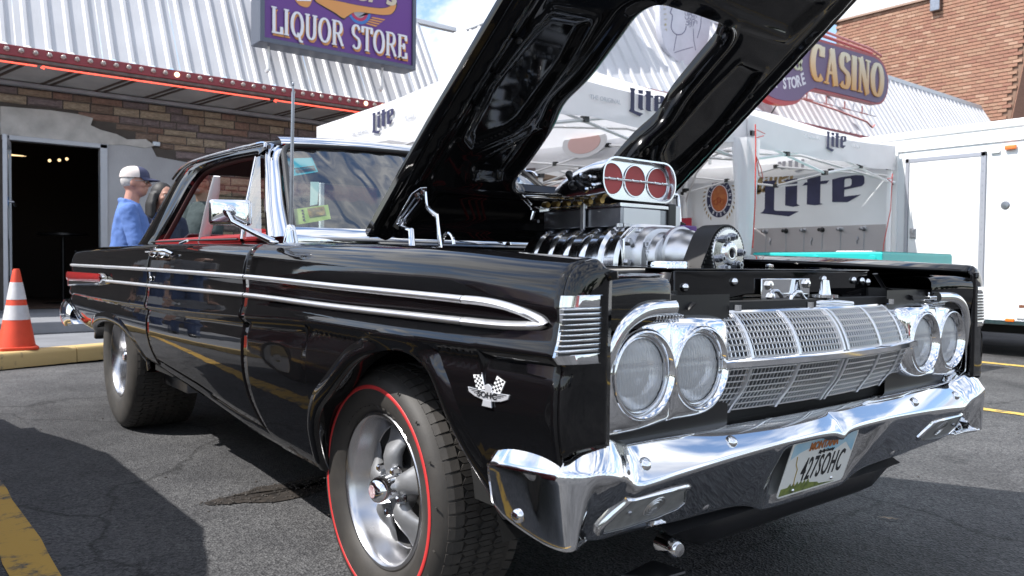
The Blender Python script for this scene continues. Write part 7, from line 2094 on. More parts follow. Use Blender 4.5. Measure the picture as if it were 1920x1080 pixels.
for k in range(40):
    tp(MB().sphere((-6.0+k*0.2, Y-0.018, 2.31), (0.007, 0.004, 0.007), 6, 4), 'rivet', ZINC, smooth=60)
tp(MB().box((-2.535, Y-0.010, 1.35), (0.05, 0.03, 1.9)), 'corner_post', WHITE, smooth=None, bevel=0.004)
df = tp(MB().box((-2.40, Y-0.012, 1.26), (0.04, 0.03, 1.86)).box((-1.60, Y-0.012, 1.26), (0.05, 0.03, 1.86)).box((-2.0, Y-0.012, 2.165), (0.85, 0.03, 0.05)), 'side_door_frame', mat('trailer_frame', (0.34, 0.35, 0.39), rough=0.35, metal=0.3), smooth=None, bevel=0.004)
dd = tp(MB().box((-2.0, Y-0.008, 1.25), (0.75, 0.03, 1.78)), 'side_door', TRW, smooth=None, bevel=0.006)
tp(MB().box((-2.315, Y-0.03, 1.335), (0.065, 0.02, 0.11)).box((-2.315, Y-0.045, 1.35), (0.03, 0.02, 0.05)), 'door_latch', ZINC, dd, smooth=None, bevel=0.004)
for k in range(22):
    tp(MB().sphere((-1.60, Y-0.030, 0.5+k*0.078), (0.005, 0.004, 0.005), 6, 4), 'frame_screw', ZINC, df, smooth=60)
tp(MB().lathe([(0.0, 0.012), (0.035, 0.010), (0.045, 0.0)], (-1.385, Y-0.002, 1.605), (0, -1, 0), 16), 'vent_plate', ZINC, smooth=40)
mk = tp(MB().box((-1.342, Y-0.022, 2.205), (0.11, 0.04, 0.05)), 'marker_lamp', AMBER, smooth=None, bevel=0.012)
mk2 = tp(MB().box((-1.304, Y-0.02, 0.40), (0.085, 0.03, 0.035)), 'marker_lamp', AMBER, smooth=None, bevel=0.008)
tp(MB().box((-1.49, Y-0.016, 2.18), (0.09, 0.02, 0.045)), 'cable_gland', WHITE, smooth=None, bevel=0.008)
tp(MB().box((-0.95, Y-0.008, 0.73), (0.60, 0.02, 0.62)), 'hatch', TRW, smooth=None, bevel=0.006)
tp(MB().box((-1.20, Y-0.019, 0.55), (0.05, 0.004, 0.03)), 'rust_stain', mat('rust', (0.16, 0.06, 0.03), rough=0.9), smooth=None)
# printed wall: word, script, round emblem
LW = Y-0.004
ch_ = lambda mb, name, m, **k: tp(mb, name, m, **k)
tp(MB().box((-3.6, LW, 1.80), (2.04, 0.006, 0.74)).box((-4.9, LW, 1.80), (0.78, 0.006, 0.80)), 'printed_panel', mat('panel_white', (0.76, 0.77, 0.79), rough=0.5, var=0.08, vscale=2), smooth=None)
fr = ((-4.345, LW-0.0035, 1.595), (1, 0, 0), (0, 0, 1), (0, -1, 0))
tp(poly_mb([[(q[0]*1.19, q[1]) for q in pl] for pl in LITE], fr, 0.492, 0.003), 'wall_lettering', NAVY, smooth=None)
tp(text_mb('Miller', 0.30, ((-4.22, LW-0.004, 2.06), (1, 0, 0.28), (-0.28, 0, 1), (0, -1, 0)), 0.002, 0.006, 1.15, shear=0.4), 'script_lettering', GOLDINK, smooth=None)
tp(poly_mb([[(-4.50, 1.93), (-4.30, 1.94), (-4.15, 2.02), (-4.32, 1.985)], [(-3.95, 2.10), (-3.78, 2.19), (-3.70, 2.235), (-3.82, 2.225)]], ((0, LW-0.004, 0), (1, 0, 0), (0, 0, 1), (0, -1, 0)), 1, 0.002), 'script_swash', GOLDINK, smooth=None)
EC = Vector((-5.015, LW-0.0035, 1.895))
def ell(a, b, n=40): return [(EC.x+a*math.cos(t), EC.y, EC.z+b*math.sin(t)) for t in np.linspace(0, 2*math.pi, n, endpoint=False)]
for a, b, m_, d in ((0.215, 0.268, NAVY, 0.002), (0.150, 0.196, SIGNW, 0.003), (0.138, 0.183, mat('emblem_red', (0.42, 0.10, 0.045), rough=0.5), 0.004), (0.122, 0.165, mat('emblem_orange', (0.48, 0.17, 0.05), rough=0.5, var=0.4, vscale=18, col2=(0.36, 0.08, 0.03)), 0.005)):
    mb = MB(); mb.prism(ell(a, b), (0, -d, 0)); tp(mb, 'emblem_ring', m_, smooth=None)
for k in range(3):
    mb = MB(); c_ = (EC.x+(k-1)*0.055, EC.y-0.006, EC.z-0.05+0.03*(k == 1)); mb.tube([(c_[0]+0.035*math.cos(t), c_[1], c_[2]+0.035*math.sin(t)) for t in np.linspace(0, 2*math.pi, 14, endpoint=False)], 0.006, 5, closed=True); tp(mb, 'emblem_curl', mat('emblem_line', (0.30, 0.06, 0.02), rough=0.5), smooth=60)
mb = MB()
for word, a0, a1, flip in (('A FINE PILSNER', 205, -25, False), ('BEER', 238, 302, True)):
    n = len(word)
    for i, c_ in enumerate(word):
        a = R(lerp(a0, a1, i/(n-1))); rr_ = 0.98
        px, pz = EC.x+0.182*math.cos(a), EC.z+0.231*math.sin(a)
        tx, tz = (math.sin(a), -math.cos(a)) if not flip else (-math.sin(a), math.cos(a))
        text_mb(c_, 0.062, ((px, EC.y-0.0025, pz), (tx, 0, tz), (-tz, 0, tx), (0, -1, 0)), 0.0015, 0.001, 0.85, mb=mb)
tp(mb, 'emblem_lettering', SIGNW, smooth=None)['kind'] = 'stuff'
for sx in (-1, 1):
    for k in range(9):
        a = R(150+k*11) if sx < 0 else R(30-k*11)
        px, pz = EC.x+0.265*math.cos(a), EC.z+0.32*math.sin(a)
        mb = MB(); u = Vector((math.cos(a+R(40)*sx*-1), 0, math.sin(a+R(40)*sx*-1)))
        v_ = Vector((-u.z, 0, u.x)); c_ = Vector((px, EC.y, pz))
        mb.prism([c_+u*0.035, c_+v_*0.012, c_-u*0.03, c_-v_*0.012], (0, -0.003, 0)); tp(mb, 'emblem_leaf', GOLDINK, smooth=None)
# steel tap board with six taps and three bottle openers
TAPB = mat('tread_steel', (0.42, 0.40, 0.41), rough=0.5, metal=0.6, bump=0.5, bscale=70, bdist=0.004)
tp(MB().box((-3.56, LW-0.003, 1.05), (1.95, 0.014, 0.80)), 'tap_board', TAPB, smooth=None)
for k, x in enumerate((-4.245, -3.943, -3.685, -3.436, -3.191, -2.895)):
    t_ = tp(MB().lathe([(0.034, 0), (0.034, 0.006), (0.018, 0.010), (0.016, 0.05), (0.022, 0.055), (0.022, 0.085), (0.0, 0.09)], (x, LW-0.010, 1.405), (0, -1, 0), 14), 'beer_tap', BLACK2 if k in (1, 3) else ZINC, smooth=40)
    tp(MB().cyl((x, LW-0.014, 1.38), (x, LW-0.014, 0.9), 0.004, 5), 'tap_line', ZINC, t_, smooth=60)
for x in (-4.177, -3.578, -2.978):
    tp(MB().tube([(x, LW-0.015, 1.31), (x+0.012, LW-0.02, 1.285), (x-0.01, LW-0.02, 1.26), (x, LW-0.02, 1.225)], 0.009, 6), 'bottle_opener', ZINC, smooth=60)
for x, dz in ((0.6, 0), (1.4, 0)):
    w_ = MB(); w_.lathe([(0.10, 0.0), (0.18, 0.01), (0.30, 0.0), (0.33, 0.05), (0.33, 0.18), (0.30, 0.22)], (x, Y+0.05, 0.33), (0, 1, 0), 28); tp(w_, 'wheel', RUBBER, smooth=40)
tp(MB().box((-2.1, Y+1.2, 0.30), (8.0, 1.8, 0.12)), 'chassis', UNDER, smooth=None)
tp(MB().cyl((-5.5, Y+0.5, 0.3), (-5.5, Y+0.5, 0.0), 0.05, 10), 'jack_leg', ZINC, smooth=60)
# red and white banner edge beyond the trailer's printed end
bn = thing('red_banner', 'red-topped white banner hung low beside the round emblem', 'banner', (-5.75, 7.2, 0))
MB().box((0, 0, 1.0), (0.75, 0.02, 0.9)).build('cloth', WHITE, bn, smooth=None)
MB().box((0, -0.012, 1.47), (0.75, 0.012, 0.32)).build('red_band', mat('banner_red', (0.42, 0.025, 0.05), rough=0.6), bn, smooth=None)
MB().cyl((0.02, -0.03, 0.0), (0.02, -0.03, 2.1), 0.02, 8).build('pole', TUBE, bn, smooth=60)

# =================================================================== TURQUOISE CHEST, CONE
tq = thing('ice_chest', 'long turquoise plastic ice chest standing beyond the black fender', 'ice chest', (-1.25, 4.45, 0))
TQ = mat('turquoise_plastic', (0.012, 0.42, 0.40), rough=0.35, var=0.12, vscale=2)
def chest(z0, z1, e, name, taper=0.0):
    P = []
    for z, k in ((z0, taper), (z0+0.01, taper), (z1-0.012, 0), (z1, 0.012)):
        P.append([(-1.15-e+k, -0.02-e+k, z), (0.0+e-k, -0.02-e+k, z), (0.0+e-k, 1.22+e-k, z), (-1.15-e+k, 1.22+e-k, z)])
    mb = MB(); mb.grid(P, cv=True); mb.f.append((12, 13, 14, 15)); mb.m.append(0); mb.f.append((3, 2, 1, 0)); mb.m.append(0)
    return mb.build(name, TQ, tq, smooth=None, bevel=0.02)
chest(0.12, 0.94, 0.0, 'tub', 0.03); chest(0.945, 1.062, 0.03, 'lid')
for x in (-0.55,): MB().lathe([(0, 0.012), (0.03, 0.010), (0.035, 0)], (x, -0.05, 1.0), (0, -1, 0), 16).build('lid_boss', TQ, tq, smooth=40)
MB().lathe([(0, 0.012), (0.03, 0.010), (0.035, 0)], (-0.05, -0.05, 1.0), (0, -1, 0), 16).build('lid_boss', TQ, tq, smooth=40)
for x in (-1.1, -0.1):
    for y in (0.1, 1.1): MB().cyl((x, y, 0), (x, y, 0.14), 0.06, 12).build('foot', UNDER, tq, smooth=40)
nk_ = thing('paper_towel', 'white folded paper lying on the turquoise lid', 'paper', (-1.75, 5.05, 1.064))
MB().box((0, 0, 0.007), (0.3, 0.5, 0.014), Matrix.Rotation(0.3, 3, 'Z')).build('paper', WHITE, nk_, smooth=None, bevel=0.008)
cn = thing('traffic_cone', 'orange traffic cone with two white bands on the sidewalk edge', 'traffic cone', (-6.16, -0.985, 0.14))
CONE = mat('cone_orange', (0.72, 0.065, 0.022), rough=0.5, var=0.15, vscale=8)
def cz(z): return lerp(0.148, 0.026, z/0.70)
MB().lathe([(cz(z), z) for z in np.linspace(0.02, 0.68, 20)]+[(0.024, 0.70), (0.015, 0.702), (0.014, 0.66)], (0, 0, 0), (0, 0, 1), 40).build('cone_body', CONE, cn, smooth=50)
pb_ = rrect(0.31, 0.31, 0.05, 5)
MB().prism([(a, b, 0.0) for a, b in pb_], (0, 0, 0.028)).build('cone_base', CONE, cn, smooth=30, bevel=0.006)
BAND = mat('reflective_white', (0.62, 0.61, 0.62), rough=0.4, var=0.25, vscale=14)
for z0, z1 in ((0.26, 0.385), (0.435, 0.585)):
    MB().lathe([(cz(z)+0.0025, z) for z in np.linspace(z0, z1, 6)], (0, 0, 0), (0, 0, 1), 40).build('reflective_band', BAND, cn, smooth=50)
# =================================================================== PEOPLE
def loft_ell(mb, secs, n=20):
    """secs: (centre, (rx, ry)) stacked upwards"""
    P = []
    for c, r in secs:
        P.append([(c[0]+r[0]*math.cos(2*math.pi*k/n), c[1]+r[1]*math.sin(2*math.pi*k/n), c[2]) for k in range(n)])
    mb.grid(P, cv=True, flip=False)
    o = len(mb.v)-len(P)*n
    mb.f.append(tuple(range(o+n-1, o-1, -1))); mb.m.append(0)
    mb.f.append(tuple(range(o+(len(P)-1)*n, o+len(P)*n))); mb.m.append(0)
def limb(mb, pts, rs):
    p = catmull([np.array(q) for q in pts], 4); m = len(p)
    rr = [float(np.interp(i/(m-1), np.linspace(0, 1, len(rs)), rs)) for i in range(m)]
    mb.tube(p, rr, 14); mb.sphere(p[0], rr[0]*0.98); mb.sphere(p[-1], rr[-1]*0.98)
def hand(mb, wrist, d, palm_n, curl=0.5, s=1.0, side=1):
    """palm and five separate bent fingers; d = direction of the fingers, palm_n = direction the palm faces, side=+1 thumb towards d x palm_n"""
    w = Vector(wrist); d = Vector(d).normalized(); pn = Vector(palm_n); pn = (pn-d*pn.dot(d)).normalized(); a = d.cross(pn)*side
    c = w+d*0.05*s
    rot = Matrix((d, a, pn)).transposed()
    mb.sphere(c, (0.052*s, 0.042*s, 0.017*s), 14, 8, rot)
    for k, (off, ln) in enumerate(((0.030, 0.068), (0.010, 0.077), (-0.010, 0.072), (-0.028, 0.056))):
        p0 = c+d*0.040*s+a*off*s
        p1 = p0+(d*math.cos(curl*0.7)+pn*math.sin(curl*0.7))*ln*0.45*s
        p2 = p1+(d*math.cos(curl*1.7)+pn*math.sin(curl*1.7))*ln*0.32*s
        p3 = p2+(d*math.cos(curl*2.5)+pn*math.sin(curl*2.5))*ln*0.25*s
        mb.tube([p0-d*0.02*s, p0, p1, p2, p3], [0.010*s, 0.010*s, 0.009*s, 0.0085*s, 0.0065*s], 8); mb.sphere(p3, 0.0068*s, 8, 6)
    t0 = c-d*0.02*s+a*0.035*s; t1 = t0+(d*0.5+a*0.6+pn*0.35).normalized()*0.035*s; t2 = t1+(d*0.8+pn*0.5).normalized()*0.032*s
    mb.tube([t0-a*0.015*s, t0, t1, t2], [0.012*s, 0.012*s, 0.0105*s, 0.008*s], 8); mb.sphere(t2, 0.008*s, 8, 6)
def remesh(o, v=0.008, it=3, f=0.5):
    r = o.modifiers.new('join', 'REMESH'); r.mode = 'VOXEL'; r.voxel_size = v; r.use_smooth_shade = True
    s = o.modifiers.new('soften', 'SMOOTH'); s.factor = f; s.iterations = it
def make_person(label, loc, face, height, skin_c, shirt_c, trouser_c, arms, long_sleeve=True, hair='short', group=None, head_turn=0.0, belly=0.0, hair_c=(0.35, 0.33, 0.31)):
    k = height/1.76
    p = thing('person', label, 'person', loc, math.atan2(face[1], face[0]), group)
    p.scale = (k, k, k)
    SK_ = mat('skin_%02d' % (len(MATS)), skin_c, rough=0.5, var=0.15, vscale=20)
    SH_ = mat('shirt_%02d' % (len(MATS)), shirt_c, rough=0.85, var=0.18, vscale=9, bump=0.35, bscale=7, bdist=0.03)
    TR_ = mat('trousers_%02d' % (len(MATS)), trouser_c, rough=0.9, var=0.25, vscale=12)
    Rm = Matrix.Rotation(head_turn, 3, 'Z')
    def hd(v): q = Rm @ Vector(v); return (q.x+0.025, q.y, q.z)
    b = MB()
    # head with jaw, brow, nose, ears, lips; neck; arms, hands; legs under the clothes
    b.sphere(hd((0.0, 0, 1.645)), (0.100, 0.078, 0.108), 20, 14, Rm)
    b.sphere(hd((0.030, 0, 1.582)), (0.066, 0.060, 0.070), 16, 10, Rm)
    b.sphere(hd((0.062, 0, 1.553)), (0.028, 0.032, 0.026), 12, 8, Rm)
    b.sphere(hd((0.082, 0, 1.662)), (0.022, 0.055, 0.014), 12, 8, Rm)
    b.tube([hd((0.088, 0, 1.652)), hd((0.112, 0, 1.617)), hd((0.095, 0, 1.607))], [0.010, 0.016, 0.013], 10); b.sphere(hd((0.110, 0, 1.616)), 0.016, 10, 6)
    b.sphere(hd((0.088, 0, 1.585)), (0.014, 0.026, 0.007), 10, 6, Rm); b.sphere(hd((0.086, 0, 1.573)), (0.013, 0.022, 0.007), 10, 6, Rm)
    for s in (-1, 1):
        b.sphere(hd((-0.005, s*0.079, 1.625)), (0.020, 0.009, 0.032), 10, 8, Rm)
        b.sphere(hd((0.060, s*0.040, 1.615)), (0.030, 0.026, 0.026), 10, 8, Rm)
    limb(b, [(-0.012, 0, 1.42), (0.0, 0, 1.49), (0.015, 0, 1.57)], [0.066, 0.058, 0.056])
    loft_ell(b, [((0, 0, 0.86), (0.10, 0.15)), ((0, 0, 1.05), (0.105+belly*0.5, 0.14)), ((0, 0, 1.28), (0.11, 0.165)), ((-0.01, 0, 1.42), (0.075, 0.15)), ((-0.01, 0, 1.46), (0.055, 0.07))])
    for s, (el, wr, hd_d, pn, cur) in zip((1, -1), arms):
        sh = (-0.01, s*0.195, 1.385)
        limb(b, [sh, el], [0.050, 0.043]); limb(b, [el, wr], [0.043, 0.038, 0.028]); hand(b, wr, hd_d, pn, cur, 1.0, side=s)
        limb(b, [(0, s*0.09, 0.90), (0.02, s*0.10, 0.50), (0.0, s*0.11, 0.09)], [0.085, 0.058, 0.042])
        b.sphere((0.06, s*0.115, 0.045), (0.13, 0.045, 0.045))
    body = b.build('body', SK_, p, smooth=80); remesh(body, 0.007, 2)
    # shirt
    m = MB()
    loft_ell(m, [((0, 0, 0.86), (0.135+belly, 0.172)), ((0.0, 0, 0.95), (0.138+belly, 0.172)), ((0.005, 0, 1.08), (0.138+belly, 0.168)), ((0.0, 0, 1.24), (0.135+belly*0.4, 0.184)), ((-0.008, 0, 1.35), (0.122, 0.192)), ((-0.014, 0, 1.42), (0.095, 0.165)), ((-0.014, 0, 1.462), (0.078, 0.085))], 24)
    for s, (el, wr, hd_d, pn, cur) in zip((1, -1), arms):
        sh = (-0.01, s*0.185, 1.388)
        e = np.array(el); w = np.array(wr)
        if long_sleeve:
            limb(m, [sh, el], [0.073, 0.060]); limb(m, [el, tuple(e+(w-e)*0.93)], [0.060, 0.052, 0.043])
        else:
            q = np.array(sh)+(e-np.array(sh))*0.78; limb(m, [sh, tuple(q)], [0.076, 0.068])
    if long_sleeve:
        m.tube([(0.050, 0.0, 1.440), (0.02, 0.060, 1.455), (-0.045, 0.062, 1.475), (-0.082, 0.0, 1.482), (-0.045, -0.062, 1.475), (0.02, -0.060, 1.455)], 0.024, 8, closed=True)
    s_ = m.build('shirt', SH_, p, smooth=80); remesh(s_, 0.009, 4)
    dsp = bpy.data.textures.new('cloth_folds', 'CLOUDS'); dsp.noise_scale = 0.09
    dm = s_.modifiers.new('folds', 'DISPLACE'); dm.texture = dsp; dm.strength = 0.020; dm.mid_level = 0.5; dm.texture_coords = 'LOCAL'
    m = MB()
    loft_ell(m, [((0, 0, 0.80), (0.125, 0.165)), ((0, 0, 0.92), (0.130+belly*0.6, 0.168))])
    for s in (1, -1): limb(m, [(0, s*0.09, 0.88), (0.02, s*0.10, 0.50), (0.0, s*0.11, 0.07)], [0.098, 0.076, 0.066])
    t_ = m.build('trousers', TR_, p, smooth=80); remesh(t_, 0.010, 3)
    for s in (1, -1):
        m = MB(); m.sphere((0.055, s*0.115, 0.05), (0.145, 0.056, 0.052)); m.box((0.055, s*0.115, 0.012), (0.27, 0.10, 0.024)); m.build('shoe', BLACK2, p, smooth=60, bevel=0.01)
    # eyes
    for s in (-1, 1):
        m = MB(); m.sphere(hd((0.082, s*0.034, 1.640)), 0.011, 10, 6); e_ = m.build('eye', mat('eye_white', (0.6, 0.58, 0.55), rough=0.2), p)
        m = MB(); m.sphere(hd((0.090, s*0.034, 1.640)), 0.0055, 8, 5); m.build('iris', UNDER, e_)
    HR = mat('hair_%02d' % len(MATS), hair_c, rough=0.6, var=0.3, vscale=60)
    if hair == 'short':
        m = MB(); m.sphere(hd((-0.018, 0, 1.645)), (0.092, 0.083, 0.078), 18, 10, Rm); m.build('hair', HR, p, smooth=80)
    else:
        m = MB(); m.sphere(hd((-0.025, 0, 1.665)), (0.108, 0.098, 0.112), 18, 12, Rm)
        for a in np.linspace(R(75), R(285), 15):
            c0 = Vector(hd((0.085*math.cos(a)-0.02, 0.088*math.sin(a), 1.66)))
            m.tube([c0, c0+Vector((0.03*math.cos(a), 0.03*math.sin(a), -0.10)), c0+Vector((0.02*math.cos(a)+0.01*math.sin(a*7), 0.035*math.sin(a), -0.22)), c0+Vector((0.01*math.cos(a), 0.02*math.sin(a), -0.30))], [0.030, 0.034, 0.030, 0.012], 7)
        h = m.build('hair', HR, p, smooth=80); remesh(h, 0.010, 2)
    return p, hd, Rm
def cap(p, hd, Rm, crown, brim, front=None):
    m = MB()
    P = []
    for i in range(11):
        th = R(90)*(1-i/10)
        zz = 1.672+0.095*math.cos(th) if False else 1.668+0.100*(i/10)**0.9
        r = math.sqrt(max(0.0, 1-(i/10)**2.4))
        P.append([hd((-0.002+0.113*r*math.cos(a), 0.092*r*math.sin(a), zz)) for a in np.linspace(0, 2*math.pi, 28, endpoint=False)])
    m.grid(P, cv=True)
    c = m.build('cap', crown, p, smooth=60)
    if front:
        m = MB(); m.grid([[tuple(Vector(q)+(Vector(q)-Vector(hd((-0.002, 0, 1.68))))*0.018) for q in (row[k % 28] for k in range(-5, 6))] for row in P]); m.build('cap_front', front, c, smooth=60)
    m = MB(); Q = []
    for t in np.linspace(0, 1, 6):
        Q.append([hd((0.06*math.cos(a)*0+(0.108*math.cos(a))*(1+0.78*t*max(0, math.cos(a))**0.6), 0.090*math.sin(a)*(1+0.02*t), 1.674-0.020*t-0.012*math.sin(a)**2*t)) for a in np.linspace(R(-62), R(62), 15)])
    m.grid(Q); m.build('cap_brim', brim, c, smooth=60, solid=0.004)
    return c
CAPW = mat('cap_pale', (0.62, 0.55, 0.52), rough=0.85); CAPN = mat('cap_navy', (0.045, 0.05, 0.10), rough=0.8)
rtv = Vector((rt2.x, rt2.y, 0)).normalized(); fwv = Vector((fw.x, fw.y, 0)).normalized()
f1 = rtv*0.93+fwv*0.36
p1, hd1, R1 = make_person('older man in a blue long-sleeved shirt and pale cap behind the car tail', (-4.60, -0.40, 0), f1, 1.635, (0.48, 0.24, 0.18), (0.085, 0.165, 0.42), (0.03, 0.045, 0.09),
    [((0.03, 0.24, 1.10), (0.22, 0.16, 1.02), (1, -0.3, 0.1), (0, -1, -0.3), 0.5), ((0.06, -0.275, 1.11), (0.27, -0.20, 1.07), (1, 0.3, 0.1), (0, 1, -0.3), 0.5)], True, 'short', None, -0.05, 0.03, (0.55, 0.52, 0.50))
cap(p1, hd1, R1, CAPW, CAPN, CAPN)
m = MB()
for s in (-1, 1): m.tube([hd1((0.098+0.0*t, s*0.036+0.024*math.cos(t), 1.640+0.017*math.sin(t))) for t in np.linspace(0, 2*math.pi, 14, endpoint=False)], 0.0022, 5, closed=True); m.tube([hd1((0.097, s*0.058, 1.645)), hd1((0.0, s*0.082, 1.640))], 0.0022, 5)
m.build('spectacles', ZINC, p1, smooth=60)
MB().tube([(0.138*math.cos(a), 0.176*math.sin(a), 0.90) for a in np.linspace(0, 2*math.pi, 24, endpoint=False)], 0.02, 6, closed=True, flat=(0.4, 1.0)).build('belt', mat('brown_belt', (0.10, 0.03, 0.025), rough=0.6), p1, smooth=60)
f2 = -fwv*0.70-rtv*0.55
p2, hd2, R2 = make_person('man in a dark T-shirt, cap and sunglasses holding a bottle beyond the car', (-5.86, 0.50, 0.0), f2, 1.80, (0.30, 0.16, 0.11), (0.045, 0.058, 0.064), (0.03, 0.04, 0.08),
    [((0.02, 0.26, 1.12), (0.04, 0.27, 0.88), (0.1, 0, -1), (0, -1, 0), 0.35), ((0.0, -0.29, 1.13), (0.21, -0.16, 1.135), (1, 0.55, 0.05), (0, 1, -0.1), 0.95)], False, 'short', None, 0.35, 0.05, (0.10, 0.09, 0.08))
cap(p2, hd2, R2, mat('cap_olive', (0.030, 0.035, 0.032), rough=0.9), mat('cap_olive', (0.03, 0.035, 0.032)))
m = MB()
for s in (-1, 1): m.sphere(hd2((0.090, s*0.036, 1.642)), (0.014, 0.030, 0.018), 12, 6, R2); m.tube([hd2((0.085, s*0.06, 1.645)), hd2((0.0, s*0.083, 1.642))], 0.003, 5)
m.build('sunglasses', BLACK2, p2, smooth=60)
m = MB(); m.sphere(hd2((0.060, 0, 1.560)), (0.045, 0.052, 0.030), 12, 8, R2); m.build('beard', mat('grey_beard', (0.22, 0.19, 0.17), rough=0.9), p2, smooth=80)
# bottle in his right hand
k2 = 1.80/1.76
a2 = math.atan2(f2.y, f2.x)
bl = Vector((0.285, -0.105, 1.06))*k2
bw = Vector((-5.86, 0.50, 0.0))+Matrix.Rotation(a2, 3, 'Z') @ bl
bo = thing('bottle', 'small brown bottle with a blue label held by the man in the dark T-shirt', 'bottle', bw)
MB().lathe([(0.0, 0), (0.030, 0.0), (0.032, 0.01), (0.032, 0.12), (0.027, 0.145), (0.014, 0.175), (0.013, 0.215), (0.0, 0.216)], (0, 0, 0), (0, 0, 1), 20).build('glass_body', mat('brown_glass', (0.10, 0.045, 0.015), rough=0.08, coat=0.5), bo, smooth=50)
MB().lathe([(0.0328, 0.02), (0.0328, 0.10)], (0, 0, 0), (0, 0, 1), 20).build('label', mat('blue_label', (0.03, 0.09, 0.32), rough=0.4), bo, smooth=50)
MB().lathe([(0.0145, 0.205), (0.0145, 0.222), (0, 0.223)], (0, 0, 0), (0, 0, 1), 16).build('cap', mat('blue_cap', (0.06, 0.22, 0.45), rough=0.3), bo, smooth=50)
f3 = rtv*0.75-fwv*0.5
p3, hd3, R3 = make_person('woman with long dark hair half hidden behind the car roof pillar', (-5.33, 0.0, 0.0), f3, 1.59, (0.42, 0.22, 0.16), (0.03, 0.035, 0.07), (0.03, 0.03, 0.04),
    [((0.02, 0.24, 1.12), (0.06, 0.23, 0.88), (0.1, 0, -1), (0, -1, 0), 0.35), ((0.02, -0.24, 1.12), (0.06, -0.23, 0.88), (0.1, 0, -1), (0, 1, 0), 0.35)], True, 'long', None, 0.0, 0.0, (0.012, 0.010, 0.010))

make_person('man in blue jeans and grey shirt standing on the sidewalk left of the cone', (-7.2, -2.57, 0.14), (0.9, 0.4), 1.78, (0.42, 0.24, 0.17), (0.16, 0.16, 0.17), (0.045, 0.075, 0.16),
    [((0.02, 0.26, 1.12), (0.06, 0.25, 0.88), (0.1, 0, -1), (0, -1, 0), 0.35), ((0.02, -0.26, 1.12), (0.06, -0.25, 0.88), (0.1, 0, -1), (0, 1, 0), 0.35)], False, 'short')
make_person('woman in blue jeans and white shirt standing on the sidewalk near the door', (-8.5, -2.5, 0.14), (0.8, 0.6), 1.68, (0.45, 0.27, 0.2), (0.5, 0.5, 0.5), (0.05, 0.08, 0.17),
    [((0.02, 0.25, 1.12), (0.06, 0.24, 0.88), (0.1, 0, -1), (0, -1, 0), 0.35), ((0.02, -0.25, 1.12), (0.06, -0.24, 0.88), (0.1, 0, -1), (0, 1, 0), 0.35)], False, 'long', hair_c=(0.08, 0.05, 0.03))

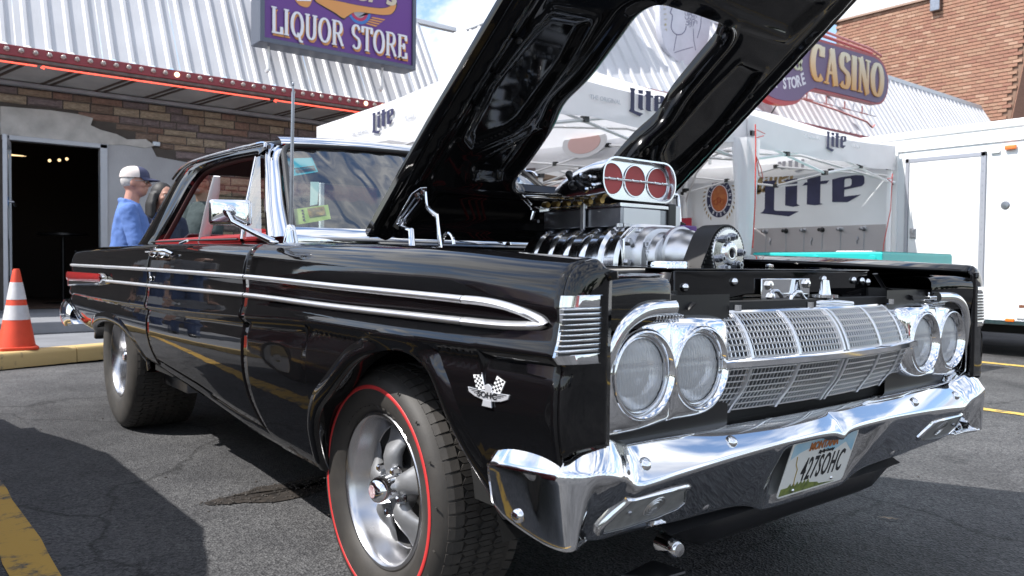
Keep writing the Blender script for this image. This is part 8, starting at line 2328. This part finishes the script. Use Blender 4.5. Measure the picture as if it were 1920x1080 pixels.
# =================================================================== WHAT THE PAINT REFLECTS: cars parked behind and beside the photographer
MAR = mat('maroon_paint', (0.09, 0.012, 0.016), rough=0.12, coat=0.8)
def parked_car(label, loc, rz, paint, group):
    c = thing('parked_car', label, 'car', loc, rz, group)
    def sec(x, w, z0, zs, zt):
        return [(x, -w*0.92, z0), (x, -w, z0+0.12), (x, -w, zs-0.12), (x, -w*0.95, zs), (x, -w*0.80, zt), (x, w*0.80, zt), (x, w*0.95, zs), (x, w, zs-0.12), (x, w, z0+0.12), (x, w*0.92, z0)]
    P = [sec(*a) for a in ((-2.35, 0.70, 0.35, 0.70, 0.74), (-2.30, 0.82, 0.28, 0.90, 0.96), (-1.6, 0.88, 0.25, 0.94, 1.01), (-0.4, 0.90, 0.24, 0.96, 1.02), (0.6, 0.90, 0.24, 0.94, 1.0), (1.6, 0.88, 0.25, 0.86, 0.93), (2.25, 0.80, 0.28, 0.72, 0.80), (2.35, 0.66, 0.35, 0.60, 0.64))]
    mb = MB(); mb.grid(P, cv=True); n = len(P[0]); mb.f.append(tuple(range(n))); mb.m.append(0); mb.f.append(tuple(range(7*n, 8*n))); mb.m.append(0)
    mb.build('body', paint, c, smooth=35, bevel=0.03)
    def sec2(x, w, z): return [(x, -w, 0.98 if z < 1 else z), (x, w, 0.98 if z < 1 else z)]
    prof = catmull([np.array(q) for q in ((-1.95, 0.95), (-1.60, 1.22), (-1.25, 1.39), (-0.70, 1.455), (0.0, 1.455), (0.40, 1.36), (0.75, 1.14), (1.05, 0.95))], 5)
    P = []
    for ty, dz in ((-1, -0.30), (-0.95, -0.05), (-0.88, 0.0), (-0.5, 0.02), (0, 0.025), (0.5, 0.02), (0.88, 0.0), (0.95, -0.05), (1, -0.30)):
        row = []
        for q in prof:
            t = max(0, (q[1]-0.95)/0.5)
            w = lerp(0.84, 0.72, t)
            row.append((q[0], ty*w, max(0.93, q[1]+dz*t)))
        P.append(row)
    mb = MB(); mb.grid(P); mb.build('cabin_roof', paint, c, smooth=40)
    for s in (-1, 1):
        mb = MB(); mb.prism([(-1.60, s*0.835, 1.0), (-1.15, s*0.762, 1.30), (0.20, s*0.762, 1.32), (0.80, s*0.835, 1.0)], (0, -s*0.02, 0)); mb.build('side_window', BLACK2, c, smooth=None)
        for x in (-1.42, 1.42):
            w = MB(); w.lathe([(0.0, 0.02), (0.10, 0.03), (0.20, 0.02), (0.215, 0.03), (0.31, 0.02), (0.33, -0.02), (0.33, -0.18)], (x, s*0.86, 0.33), (0, s, 0), 32); wh = w.build('wheel', RUBBER, c, smooth=40)
            w = MB(); w.lathe([(0.0, 0.028), (0.09, 0.036), (0.19, 0.03), (0.205, 0.034)], (x, s*0.86, 0.33), (0, s, 0), 32); w.build('wheel_rim', CHROME2, wh, smooth=40)
        for x, m_ in ((2.34, LENS), (-2.345, TAIL)):
            MB().box((x, s*0.52, 0.66), (0.04, 0.26, 0.12)).build('lamp', m_, c, smooth=None, bevel=0.02)
    MB().box((2.37, 0, 0.46), (0.10, 1.5, 0.14)).box((-2.37, 0, 0.46), (0.10, 1.5, 0.14)).build('bumper', CHROME2, c, smooth=None, bevel=0.03)
    return c
n1_ = parked_car('maroon sedan parked across the yellow line from the black car', (-1.35, -2.74, 0), R(1.0), MAR, 'cars parked round the black car')
n2_ = parked_car('dark grey sedan parked behind the photographer', (14.0, -1.5, 0), R(172), mat('grey_paint', (0.05, 0.055, 0.06), rough=0.12, coat=0.8), 'cars parked round the black car')
n3_ = parked_car('red sedan parked far behind the photographer', (17.0, 6.5, 0), R(168), mat('red_paint', (0.25, 0.015, 0.012), rough=0.12, coat=0.8), 'cars parked round the black car')
# far tree line across the lot
tl = MB(); rr_ = random.Random(3)
for k in range(150):
    a = R(-115+rr_.random()*175); d = rr_.uniform(85, 120); r = rr_.uniform(1.6, 3.6)
    c = (1.8+d*math.cos(a), -1.8+d*math.sin(a), r*0.7+rr_.random()*3.0)
    for q in range(5):
        tl.sphere((c[0]+rr_.uniform(-r, r), c[1]+rr_.uniform(-r, r), c[2]+rr_.uniform(-r*0.4, r*0.6)), r*rr_.uniform(0.35, 0.7), 7, 5)
o = tl.build('tree_line', mat('far_foliage', (0.035, 0.055, 0.025), rough=0.9, var=0.5, vscale=1.2), None, smooth=None); o['kind'] = 'stuff'
